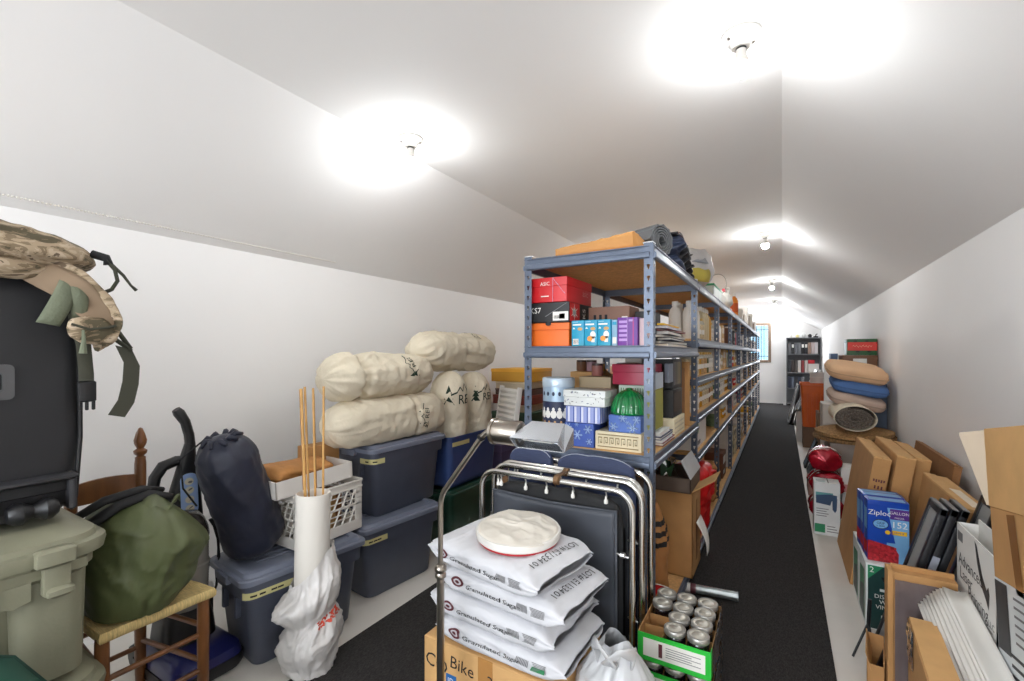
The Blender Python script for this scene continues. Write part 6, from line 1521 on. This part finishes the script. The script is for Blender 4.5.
# nozzle box
NZ = mat('nozzle_blue', (44, 72, 104), .5); BXW = mat('pale_box_print', (224, 228, 228), .5)
def p_noz(mb, hx, hy, H):
    M = FRONT(0, -hy - .001, 0); k = .0006
    rect(mb, M, -hx + .010, H - .125, hx - .045, H - .075, mat('sea_green_print', (96, 160, 160), .5))
    mb.add([(-hx + .012, H - .16, k), (-hx + .012, H - .10, k), (.02, H - .085, k), (hx - .02, H - .09, k), (hx - .02, H - .12, k), (.03, H - .135, k), (.02, H - .17, k)], [tuple(range(7))], NZ, M)
    mb.add([(hx - .05, H - .12, 2 * k), (hx - .018, H - .115, 2 * k), (hx - .022, H - .20, 2 * k), (hx - .032, H - .222, 2 * k), (hx - .048, H - .20, 2 * k)], [tuple(range(5))], NZ, M)
    for i in range(4): rect(mb, M, -hx + .014, H - .205 - .018 * i, .01 - .012 * (i % 2), H - .199 - .018 * i, GREYINK)
    rect(mb, M @ tr(0, 0, k), -hx + .004, .02, -.012, .085, VG2); rect(mb, M, .0, .03, hx - .012, .036, GREYINK); rect(mb, M, .0, .05, hx - .02, .056, GREYINK); rect(mb, M, .0, .07, hx - .03, .076, GREYINK)
    T_ = face_M((0, 0, H + .001), (1, 0, 0), (0, 1, 0)); rect(mb, T_, .005, -hy, .011, hy, INK)
    for i in range(4): rect(mb, T_, -hx + .015, -hy + .02 + .02 * i, -.01, -hy + .026 + .02 * i, mat('sea_green_print', (0, 0, 0)))
carton('nozzle_box', 'white box picturing a dark blue spray nozzle, standing at the carpet edge', (.215, 4.24, .001), (.380, 4.40, .405), BXW, prints=(('printed_front', p_noz),))
# red wrapped goods, mug box, small boxes under the door mats
REDF = mat('red_foil_film', (164, 20, 40), .2, .3, var=.3, scale=12, bump=.2)
for i, (z, r, lab) in enumerate(((.02, .125, 'red shiny wrapped pack on the floor beside the mug box'), (.225, .12, 'red shiny wrapped pack in the middle of its stack'), (.425, .115, 'red shiny wrapped pack on top of its stack'))):
    P = sack_surface(.26, r, 40 + i, ends=(.12, .12), wr=.12, lump=.12, flat=.15)
    t = thing('wrapped_pack', lab, 'pack', (.33 - .012 * i, 4.66, .088 + z), 90)
    mb = MB(); mb.grid(lambda u, v: (lambda q: (q.x, q.y, q.z * .82))(P(u, v)), 36, 26, REDF, wrap_u=True); mb.build('film', t, smooth=180)
    mb = MB(); mb.grid(lambda u, v: (lambda q: (q.x, q.y * 1.02, q.z * .84))(P(u, lerp(.40, .52, v))), 36, 4, PAPER, wrap_u=True); mb.build('white_band', t, smooth=180)
def p_mug(mb, hx, hy, H):
    M = FRONT(0, -hy - .001, 0); k = .0006; rect(mb, M, -hx + .006, .01, hx - .006, H * .35, mat('pink_print', (206, 150, 150), .5)); disc(mb, M @ tr(0, 0, k), .02, H * .62, .05, mat('mug_print', (110, 150, 160), .5), 18, .035); rect(mb, M @ tr(0, 0, 2 * k), -.03, H * .60, .07, H * .66, STEELD); disc(mb, M @ tr(0, 0, k), .0, H * .30, .035, CARDD, 12, .02)
carton('mug_box', 'white box picturing a teal cup, on the floor beside the red packs', (.425, 4.60, .001), (.60, 4.80, .25), BXW, prints=(('printed_front', p_mug),))
carton('mug_box', 'white box picturing a grey cup on top of the other cup box', (.42, 4.61, .252), (.60, 4.82, .46), PAPER, prints=(('printed_front', p_mug),))
plain('small_box', 'small pinkish brown box alone on the pale floor strip', (.225, 5.35, .001), (.33, 5.75, .13), (166, 124, 112))
# support of the mats, then mats, rolled rug, cushions
plain('grey_carton', 'large grey brown carton carrying the door mats', (.37, 4.95, .001), (.86, 5.62, .60), (150, 138, 128), cat='carton')
COIR = mat('coir_fibre', (166, 128, 82), .95, var=.35, scale=70, bump=.9, bscale=110)
COID = mat('dark_coir', (140, 108, 70), .95, var=.4, scale=60, bump=.9, bscale=110)
def door_mat(label, z, dx, m, rz, rx_=.27, ry_=.40):
    mb = MB()
    def f(u, v, o):
        a = 2 * math.pi * u; rr_ = 1 + .02 * nz((math.cos(a) * 9, math.sin(a) * 9, z * 50), 2, 3); sag = -.05 * max(0, v - .4) ** 2 * 2 * (1 if math.cos(a) < 0 else .3)
        return (rx_ * v * math.cos(a) * rr_ * (1 + .1 * abs(math.cos(a)) ** 3), ry_ * v * math.sin(a) * rr_, o + sag + .004 * nz((v * 9, a * 3, z), 2.5, 8))
    mb.grid(lambda u, v: f(u, v, .026), 60, 16, m, wrap_u=True); mb.grid(lambda u, v: f(u, 1 - v, .0), 60, 16, m, wrap_u=True)
    mb.grid(lambda u, v: (lambda a, b: tuple(Vector(a).lerp(Vector(b), v)))(f(u, 1, .0), f(u, 1, .026)), 60, 3, m, wrap_u=True)
    return mb.build('door_mat', loc=(.565 + dx, 5.24, z), rz=rz, smooth=180, label=label, cat='door mat')
door_mat('brown coir door mat, lower of the pair on the grey brown carton', .645, .0, COID, 0, .285, .38)
door_mat('straw coloured coir door mat directly under the rolled rug', .685, .0, COIR, 4)
RUG = mat('grey_brown_pile', (112, 102, 92), .95, var=.45, scale=90, bump=1.0, bscale=140); RUGB = mat('cream_rug_backing', (222, 210, 186), .9, var=.06, scale=40)
t = thing('rolled_rug', 'cream backed rug rolled up with shaggy grey end on the door mats', 'rug', (.545, 5.17, .838), 90)
spiral_roll(t, .015, .128, 4.2, .60, RUG, .026, squash=.70, off=0, steps=140, fuzz=.006).build('rolled_pile', t, smooth=180)
mb = MB(); mb.grid(lambda u, v: (lerp(-.296, .296, v), .148 * math.cos(2 * math.pi * u), .148 * .72 * math.sin(2 * math.pi * u)), 48, 6, RUGB, wrap_u=True); mb.build('backing', t, smooth=180, solid=.004)
mb = MB(); mb.tube([(.298, .149 * math.cos(R(a)), .149 * .72 * math.sin(R(a))) for a in range(0, 360, 10)], .006, RUGB, 6, closed=True); mb.build('bound_edge', t)
def cushion(label, c, loc, rz, ry, rx, w_=.30, d=.24, h=.075, name='cushion', trim=None):
    t = thing(name, label, 'cushion', loc, rz, rx=rx, ry=ry); m = mat('cloth_%02x%02x%02x' % c, c, .9, var=.04, bump=.2, bscale=20)
    def f(u, v):
        a = 2 * math.pi * u; ca, sa = math.cos(a), math.sin(a); p = 5; k = (abs(ca) ** p + abs(sa) ** p) ** (-1 / p); r = math.sin(math.pi * v); cc = -math.cos(math.pi * v)
        rr_ = r ** .38 * (1 + .02 * nz((ca * 4, sa * 4, 0), 2, c[0]))
        edge = 1 - rr_ ** 8 * .2
        return (w_ * ca * k * rr_, d * sa * k * rr_, h * (abs(cc) ** .75) * (1 if cc > 0 else -1) * (1 + .12 * nz((ca * r * 2, sa * r * 2, cc), 1.6, c[1])))
    mb = MB(); mb.grid(f, 64, 30, m, wrap_u=True); mb.build('cover', t, smooth=180)
    mb = MB(); pts = []
    for i in range(48):
        a = 2 * math.pi * i / 48; ca, sa = math.cos(a), math.sin(a); k = (abs(ca) ** 5 + abs(sa) ** 5) ** -.2; pts.append((w_ * ca * k, d * sa * k, 0))
    mb.tube(pts, .006, mat('cloth_trim_%02x%02x%02x' % c, tuple(int(x * .88) for x in c), .9), 6, closed=True); mb.build('piping', t); return t
plain('tall_carton', 'tall grey blue carton behind the cushions against the wall', (.64, 5.70, .001), (.885, 6.05, 1.10), (112, 126, 146), cat='carton')
plain('cushion_carton', 'pale carton standing behind the rolled rug, carrying the cushions', (.36, 5.45 + .20, .001), (.63, 6.02, .88), (206, 196, 184), cat='carton')
cushion('dusty pink cushion, lowest of the three behind the rolled rug', (192, 168, 152), (.60, 5.42, .965), 8, 12, 10, .215, .20, .066)
cushion('denim blue cushion, middle of the stack of three', (84, 120, 176), (.625, 5.44, 1.092), 4, 10, 10, .220, .20, .062)
cushion('peach tan cushion on top of the stack of three', (218, 178, 140), (.605, 5.45, 1.225), 6, 10, 12, .235, .22, .072)
BRW = mat('brown_vinyl_case', (118, 82, 58), .5, var=.1)
def p_case(mb, hx, hy, H): rect(mb, FRONT(0, -hy - .0045, 0), -.06, H * .45, .06, H * .8, PAPER)
plain('storage_carton', 'dark brown carton on the floor under the brown cases', (.585, 6.22, .001), (.885, 6.62, 1.00), (96, 84, 76), cat='carton')
carton('brown_case', 'brown case, lower of two behind the cushions', (.575, 6.20, 1.002), (.885, 6.62, 1.20), BRW, lid=BRW, lid_h=.3)
carton('brown_case', 'brown case with a white tag under the red game box', (.575, 6.20, 1.202), (.885, 6.62, 1.38), BRW, lid=BRW, lid_h=.35, prints=(('white_tag', p_case),))
GRB = mat('holly_green_card', (44, 96, 54), .5); 
def p_game(mb, hx, hy, H):
    M = FRONT(0, -hy - .0045, 0); rect(mb, M, -hx, H * .28, hx, H * .80, mat('game_red', (214, 54, 40), .4)); mb.tube([(-.085 + .0085 * i, -hy - .0055, H * .55 + .011 * math.sin(i * 1.9) + .004 * math.sin(i * .7)) for i in range(21)], .0022, mat('pale_game_print', (240, 190, 160), .5), 4)
    for x in (-.06, .04): disc(mb, M @ tr(0, 0, .0008), x, H * .86, .018, BLK, 8, .008); disc(mb, M @ tr(0, 0, .0008), x + .02, H * .22, .018, BLK, 8, .008)
carton('game_box', 'red and green game box topping the stack against the white wall', (.625, 6.24, 1.382), (.885, 6.58, 1.56), GRB, lid=GRB, lid_h=.2, prints=(('printed_front', p_game),))
plain('white_board_box', 'white slab box standing behind the cushions towards the aisle', (.40, 6.06, .001), (.56, 6.14, 1.28), (232, 230, 226))
plain('blue_folder', 'slate blue folder leaning by the brown cases', (.505, 6.62, 1.0 - .998), (.57, 6.90, 1.40), (104, 124, 156))
# ---------------------------------------------------------------- farther along the wall
ORB = mat('orange_bin_plastic', (226, 104, 28), .4, var=.04)
plain('brown_carton', 'brown carton on the floor before the orange bin', (.40, 7.20, .001), (.70, 7.55, .62), (140, 108, 82), cat='carton')
plain('brown_carton', 'brown carton under the orange bin', (.27, 8.05, .001), (.60, 8.45, .30), (120, 92, 70), cat='carton')
t = thing('orange_bin', 'orange plastic bin standing on a brown carton', 'bin', (.425, 8.24, .302), 0)
mb = MB(); mb.loft([(rrect(.155, .14, .03), 0), (rrect(.185, .17, .03), .62), (rrect(.195, .18, .03), .625), (rrect(.195, .18, .03), .66), (rrect(.18, .165, .03), .66), (rrect(.15, .135, .03), .03)], ORB); mb.build('bin_body', t)
for k in range(4): MB().box((-.10 + .055 * k, -.175, .06), (-.08 + .055 * k, -.155, .50), ORB, .004).build('moulded_rib', t)
t = thing('white_pail', 'white ribbed pail sitting in the orange bin', 'pail', (.46, 8.22, .80))
MB().lathe([(.0, 0), (.085, 0), (.10, .30), (.106, .30), (.106, .32), (.092, .32), (.08, .02), (.0, .02)], sd((226, 224, 218)), 24).build('pail_body', t)
for k in range(3): MB().lathe([(.092 + .004 * k, .08 + .08 * k), (.097 + .004 * k, .085 + .08 * k), (.094 + .004 * k, .09 + .08 * k)], PAPER, 24, cap=(False, False)).build('pail_rib', t)
def panel(name, label, x, y, w_, H, tilt, frame, face, cat='picture', th=.018, z=.002, rz=0, border=.03):
    """Framed panel on edge, leaning towards the wall (its face looks to the aisle)."""
    t = thing(name, label, cat, (x, y, z), rz, ry=tilt)
    MB().box((.004, -w_ / 2 + .004, .004), (th, w_ / 2 - .004, H - .004), BLK).build('backing', t, smooth=0)
    mb = MB(); e = border
    for lo, hi in (((-.004, -w_ / 2, 0), (th, -w_ / 2 + e, H)), ((-.004, w_ / 2 - e, 0), (th, w_ / 2, H)), ((-.004, -w_ / 2, 0), (th, w_ / 2, e)), ((-.004, -w_ / 2, H - e), (th, w_ / 2, H))): mb.box(lo, hi, frame)
    mb.build('frame', t, smooth=0)
    MB().box((.001, -w_ / 2 + e, e), (.004, w_ / 2 - e, H - e), face).build('picture', t, smooth=0); return t
SIL = mat('silver_frame', (170, 170, 168), .35, .7); DKB = mat('dark_brown_frame', (52, 40, 36), .5)
for i, (x, y, H, tl, fr, fc, lab) in enumerate(((.10, 10.9, .80, 12, SIL, (60, 48, 44), 'silver edged dark panel leaning, first towards the bookcase'), (.16, 10.8, .78, 12, DKB, (66, 52, 46), 'dark brown framed panel leaning behind the silver edged one'), (.22, 10.7, .74, 12, DKB, (80, 72, 70), 'dark framed grey panel leaning, third in its row'))):
    panel('framed_picture', lab, x, y, .70, H, tl, fr, sd(fc))
for i, (x, y, H, tl, fr, fc, lab) in enumerate(((.235, 6.75, .36, 20, BLK, (96, 120, 140), 'small framed picture of blue tones leaning at the carpet edge'), (.255, 6.35, .30, 20, BLK, (50, 52, 60), 'small black framed panel leaning at the carpet edge'), (.30, 6.33, .30, 20, SIL, (120, 126, 130), 'small silver framed panel behind the black one'))):
    panel('picture_frame', lab, x, y, .30, H, tl, fr, sd(fc), border=.018)
for i, (x, z_, fr, lab) in enumerate(((.30, .93, SIL, 'silver framed picture standing slanted behind the orange bin'), (.36, .92, PAPER, 'white framed picture standing slanted behind the orange bin'))):
    panel('picture_frame', lab, x - .12, 8.62 + .05 * i, .45, .70, 24, fr, sd((70 + 60 * i, 74 + 60 * i, 84 + 60 * i)), z=.50, border=.03)
plain('white_carton', 'white carton behind the orange bin carrying slanted pictures', (.20, 8.50, .001), (.60, 8.95, .498), (222, 218, 212), cat='carton')
t = panel('framed_sign', 'small brown framed sign propped on the brown carton', .44, 7.30, .20, .13, 6, mat('oak_frame', (176, 120, 60), .5), sd((70, 52, 40)), cat='sign', z=.622, border=.02); t.rotation_euler = (0, 0, R(80)); t.location = (.52, 7.24, .622)
mb = MB(); P = sack_surface(.42, .09, 102, ends=(.2, .2), wr=.1, lump=.1); mb.grid(lambda u, v: (lambda q: (q.y * .6, q.z * .8, q.x + .21))(P(u, v)), 30, 26, sd((44, 50, 66)), wrap_u=True); t = mb.build('dark_cloth_bag', loc=(.68, 8.70, .90), smooth=180, label='dark slate cloth bag standing beside the white pail', cat='bag')
plain('dark_carton', 'dark carton carrying the slate cloth bag', (.62, 8.50, .001), (.86, 8.95, .898), (80, 72, 70), cat='carton')
plain('red_board', 'red board standing beyond the brown carton', (.62, 7.75, .001), (.66, 8.20, 1.02), (150, 30, 44))
# bookcase with binders at the far wall
BKM = mat('dark_grey_bookcase', (112, 114, 118), .5, var=.04); BX0, BX1, BY0, BY1 = .10, .885, 14.36, 14.70
t = thing('bookcase', 'dark grey bookcase with binders against the far wall', 'bookcase', ((BX0 + BX1) / 2, (BY0 + BY1) / 2, .007), 0)
hx, hy = (BX1 - BX0) / 2, (BY1 - BY0) / 2
for x in (-hx, hx - .025): MB().box((x, -hy, 0), (x + .025, hy, 1.82), BKM, .003).build('side_panel', t)
BZ = (.05, .44, .86, 1.36, 1.795)
for z in BZ: MB().box((-hx + .025, -hy, z), (hx - .025, hy, z + .025), BKM, .002).build('shelf', t)
MB().box((-hx + .025, hy - .012, .05), (hx - .025, hy, 1.80), BKM).build('back_panel', t, smooth=0)
def binder(c, lab, x, z, h, w_=.065, d=.26, white=True):
    t = thing('ring_binder', lab, 'binder', (x, BY0 + .03 + d / 2, z), 0)
    MB().box((-w_ / 2, -d / 2, 0), (w_ / 2, d / 2, h), sd(c), .004).build('cover', t)
    if white: MB().box((-w_ * .34, -d / 2 - .0015, h * .55), (w_ * .34, -d / 2, h * .85), PAPER).build('spine_label', t, smooth=0)
    return t
bn = {}
def binder_at(c, cn, sh, x, z, h, w_=.065, white=True):
    lab = '%s binder on the %s shelf of the grey bookcase' % (cn, sh); o = binder(c, lab, x, z, h, w_, white=white); bn.setdefault(lab, []).append(o)
x = BX0 + .075
for c, cn, wl in (((110, 112, 116), 'mid grey', False), ((34, 34, 38), 'black labelled', True), ((104, 106, 112), 'mid grey', False), ((110, 112, 116), 'mid grey', False), ((34, 34, 38), 'black labelled', True), ((36, 36, 42), 'black labelled', True), ((150, 124, 110), 'tan', False), ((190, 176, 176), 'pale pink', False), ((214, 208, 210), 'white', False)):
    binder_at(c, cn, 'upper', x, .007 + BZ[3] + .026, .30, .070, wl); x += .0755
x = BX0 + .075
for c, cn in (((60, 62, 68), 'slate'), ((70, 60, 58), 'dark brown'), ((90, 84, 82), 'taupe'), ((210, 204, 200), 'off-white'), ((140, 60, 60), 'maroon'), ((206, 196, 190), 'off-white')):
    binder_at(c, cn, 'middle', x, .007 + BZ[2] + .026, .32, .064, False); x += .0755
plain('white_carton', 'white carton on the middle shelf of the grey bookcase', (.60, 14.40, .007 + BZ[2] + .026), (.84, 14.64, .007 + BZ[2] + .26), (220, 216, 212), cat='carton')
plain('red_card_box', 'flat red box on the white carton in the bookcase', (.60, 14.40, .007 + BZ[2] + .262), (.74, 14.62, .007 + BZ[2] + .36), (196, 40, 50))
x = BX0 + .075
for c, cn in (((52, 58, 76), 'navy'), ((96, 104, 120), 'grey blue'), ((44, 46, 54), 'charcoal'), ((60, 66, 84), 'navy'), ((130, 134, 140), 'pale grey')):
    binder_at(c, cn, 'lower', x, .007 + BZ[1] + .026, .30, .064, False); x += .0755
for lab, objs in bn.items():
    if len(objs) > 1:
        for o in objs: o['group'] = lab + ' (alike)'
for k, (xx, r, c, lab) in enumerate(((.20, .05, (226, 220, 212), 'white round vase on top of the bookcase'), (.36, .045, (228, 214, 150), 'cream yellow pot on top of the bookcase'), (.50, .06, (222, 222, 220), 'white bowl on top of the bookcase'), (.64, .05, (40, 40, 44), 'black pot on top of the bookcase'))):
    MB().lathe([(.0, 0), (r * .6, 0), (r, r * .7), (r * .9, r * 1.3), (r * .55, r * 1.6), (r * .6, r * 1.8), (.0, r * 1.75)], sd(c), 18).build('vase', loc=(xx, 14.50, 1.828), label=lab, cat='vase')
mb = MB(); mb.box((-.05, -.10, 0), (.05, .10, .03), BLK, .004); mb.tube([(0, 0, .03), (.0, -.02, .07), (.03, -.05, .09)], .012, BLK, 8); mb.build('desk_light', loc=(.77, 14.50, 1.828), label='small black desk light on top of the bookcase by the slope', cat='lamp')
plain('tissue_pack', 'small white pack on the carpet beside the bookcase', (.03, 14.30, .007), (.095, 14.45, .12), (232, 230, 228))
# ---------------------------------------------------------------- right foreground
FRM = mat('black_metal_frame', (40, 41, 44), .4, .3); GRE = mat('grey_metal_edge', (140, 142, 144), .4, .5)
for i in range(6):
    xx = .335 + .034 * i + (.05 if i > 2 else 0); yb = 2.562 + .008 * (i % 3)
    t = thing('black_framed_board', ('black framed board leaning nearest the vinegar boxes', 'black framed board leaning second behind the papers', 'black framed board leaning third behind the papers', 'black framed board leaning fourth, next to the gap', 'black framed board leaning fifth, towards the wall', 'black framed board leaning last, nearest the wall')[i], 'frame', (xx, yb, .002), 0, ry=16)
    H = .80 if i < 3 else .84; w_ = .085
    mb = MB()
    for lo, hi in (((0, -w_, 0), (.024, -w_ + .03, H)), ((0, w_ - .03, 0), (.024, w_, H)), ((0, -w_, 0), (.024, w_, .03)), ((0, -w_, H - .03), (.024, w_, H))): mb.box(lo, hi, FRM, .003)
    mb.build('frame', t); MB().box((.006, -w_ + .03, .03), (.014, w_ - .03, H - .03), sd((150, 150, 148))).build('board', t, smooth=0)
    mb = MB(); mb.box((.002, -w_ - .001, H + .0002), (.022, w_, H + .003), GRE); mb.build('top_edge', t, smooth=0)
    if i in (1, 4): MB().box((.0, -w_ - .002, H * .62), (.024, -w_ - .0005, H * .74), sd((150, 156, 168))).build('grey_sticker', t, smooth=0)
# brown carton of papers: a flat slab carton in front, fanned white sheets lying on it
t = thing('paper_carton', 'open brown carton with its tall left edge by the vinegar boxes', 'carton', (.46, 2.29, .001), 0)
mb = MB()
for lo, hi in (((-.105, -.012, 0), (-.088, .05, .556)), ((-.088, .0, 0), (.10, .05, .545)), ((-.088, .04, .545), (.10, .05, .562))): mb.box(lo, hi, CARD)
mb.build('carton_body', t, smooth=0)
mb = MB(); mb.grid(lambda u, v: (-.082 + .17 * u, -.006 - .006 * crease((u, v, 1), 1.2, 2), .02 + .5 * v), 20, 26, mat('greyish_stretch_film', (150, 136, 136), .15, trans=.5, var=.1)); mb.build('stretch_film', t, smooth=180)
t = thing('flat_packet', 'brown cardboard packet on edge below the fanned white sheets', 'packet', (.40, 1.86, .001), -4)
MB().box((-.025, -.33, 0), (.055, .31, .435), CARD, .004).build('packet_body', t, smooth=0); MB().box((-.022, -.325, .435), (.052, .305, .440), CARDL).build('top_edge', t, smooth=0)
mb = MB(); mb.grid(lambda u, v: (-.027 - .005 * crease((u, v, 0), 1.5, 4), lerp(.18, .315, u), lerp(.30, .437, v)), 14, 14, FILM); mb.build('crumpled_tape', t, smooth=180)
SHT = mat('white_sheet', (224, 222, 216), .6, var=.012)
tl = R(11)
MB().box((-.057, -.40, 0), (.057, .36, .26), CARDD, .003).build('brown_carton', loc=(.516, 1.86, .001), smooth=0, label='brown carton under the fanned white sheets', cat='carton')
for k in range(9):
    t = MB(tr(.509 + .0036 * k, 1.90 - .010 * k, .36 + .0125 * k) @ rot(12.0, 0, 0))
    n = 12; L_, W2 = .42, .063 - .0036 * k
    t.grid(lambda u, v: (lerp(-W2, W2, u), lerp(-L_, L_, v), .006 * math.sin(3 * v + k) + .004 * math.sin(5 * u + k)), 10, n, SHT)
    t.build('white_sheet', solid=.007, smooth=180, label=('white card sheet, lowest of the fanned pile', 'white card sheet, second from the bottom of the fan', 'white card sheet, third from the bottom of the fan', 'white card sheet, fourth from the bottom of the fan', 'white card sheet, fifth up in the fan', 'white card sheet, fourth from the top of the fan', 'white card sheet, third from the top of the fan', 'white card sheet, second from the top of the fan', 'white card sheet on top of the fanned pile')[k], cat='sheet')
# white printed carton, then the tall brown one in front of it
plain('brown_carton', 'low brown carton holding up the white printed carton', (.580, 2.00, .001), (.70, 2.39, .40), (140, 100, 62), cat='carton')
t = thing('printed_carton', 'white open carton printed with a black feather and printer name', 'carton', (.612, 2.195, .402), 0)
mb = MB(); hx, hy, H = .032, .19, .35; WC = mat('white_carton_board', (226, 225, 221), .6, var=.01)
for lo, hi in (((-hx, -hy, 0), (-hx + .004, hy, H)), ((hx - .004, -hy, 0), (hx, hy, H + .02)), ((-hx, hy - .004, 0), (hx, hy, H)), ((-hx, -hy, 0), (hx, -hy + .004, H)), ((-hx, -hy, 0), (hx, hy, .004))): mb.box(lo, hi, WC)
mb.build('carton_body', t, smooth=0)
M = WEST(-hx - .001, 0, 0); AB = mat('soft_black_print', (58, 58, 60), .6, var=0)
mb = MB()
for s_, x, y in (('Advanced', -.045, .225), ('Laser', -.085, .175), ('Printing', .03, .135)): mb.text(s_, .060, AB, M @ tr(x, y, 0))
mb.text('LLC', .030, AB, M @ tr(.150, .12, 0)); rect(mb, M, -.15, .098, .16, .101, GREYINK); mb.build('printed_name', t, smooth=0)
mb = MB(); mb.add([(k * 1.0 + .075, z * 1.15 + .125, 0) for k, z in ((-.075, .19), (-.055, .182), (-.005, .11), (.035, .08), (.05, .095), (.06, .075), (.052, .03), (.03, .05), (-.01, .075), (-.05, .13))], [(0, 1, 9), (1, 2, 8, 9), (2, 3, 7, 8), (3, 4, 5), (3, 5, 6, 7)], AB, M); mb.build('feather_mark', t, smooth=0)
mb = MB(); rect(mb, M, -.175, .29, -.12, .325, GREYINK); mb.build('corner_stamp', t, smooth=0)
t = thing('tall_brown_carton', 'tall brown carton with a printed label sheet, leaning in front by the wall', 'carton', (.710, 1.60, .055), 0, rx=-10)
hx, hy, H = .132, .30, .92
MB().box((-hx, -hy, 0), (hx, hy, H), CARD, .004).build('carton_body', t, smooth=0)
mb = MB(); mb.box((-hx - .002, -hy, H - .002), (-hx + .003, hy, H + .245), CARDL, .001); mb.build('raised_flap', t, smooth=0)
mb = MB(tr(-hx, hy, H) @ rot(0, 0, 128)); mb.prism([(0, 0), (.006, 0), (.075, .22), (.075, .23), (0, .24)], .004, sd((206, 190, 168)), Matrix(((1, 0, 0, 0), (0, 0, 1, 0), (0, 1, 0, 0), (0, 0, 0, 1)))); mb.build('end_flap', t, smooth=0)
TP = mat('brown_glossy_tape', (152, 106, 62), .2, coat=.5)
mb = MB(); mb.add([(-.17, H * .985, 0), (-.115, H * .99, 0), (-.085, H - .23, 0), (-.135, H - .23, 0)], [(3, 2, 1, 0)], TP, WEST(-hx - .0015, 0, 0)); mb.build('brown_tape', t, smooth=0)
mb = MB(); M = WEST(-hx - .0015, 0, 0)
rect(mb, M, -.295, .30, .295, H - .215, mat('pale_label_sheet', (214, 220, 222), .3)); mb.build('label_sheet', t, smooth=0)
mb = MB(); M = M @ tr(0, 0, .001)
rect(mb, M, -.29, .50, -.20, H - .222, AB)
for k in range(6): rect(mb, M, -.16, H - .25 - .024 * k, .20 - .03 * (k % 3), H - .243 - .024 * k, GREYINK)
for k in range(4): rect(mb, M, -.20, .42 + .028 * k, -.10 + .02 * (k % 2), .430 + .028 * k, AB)
mb.build('label_print', t, smooth=0)
# small open carton and wire stand at the carpet edge
t = thing('small_open_carton', 'small open brown carton on the floor in front of the paper carton', 'carton', (.335, 2.40, .001), -8)
mb = MB(); hx, hy, H = .028, .10, .185
for lo, hi in (((-hx, -hy, 0), (hx, hy, .003)), ((-hx, -hy, 0), (-hx + .003, hy, H)), ((hx - .003, -hy, 0), (hx, hy, H)), ((-hx, -hy, 0), (hx, -hy + .003, H - .03)), ((-hx, hy - .003, 0), (hx, hy, H))): mb.box(lo, hi, CARD)
mb.build('carton_body', t, smooth=0); MB(tr(-hx, 0, H) @ rot(0, -14, 0)).box((-.002, -hy, -.06), (.001, hy, .012), CARDL).build('flap', t, smooth=0)
t = thing('wire_stand', 'thin black wire stand on the floor behind the small open carton', 'stand', (.335, 2.66, .001))
for dx, dy in ((-.055, -.06), (.02, .05), (.03, -.05)): MB().tube([(dx, dy, .006), (.01, 0, .15)], .005, BLACK, 8).build('leg', t)
MB().tube([(.01, 0, .145), (.015, .0, .26)], .008, BLACK, 8).build('rod', t)
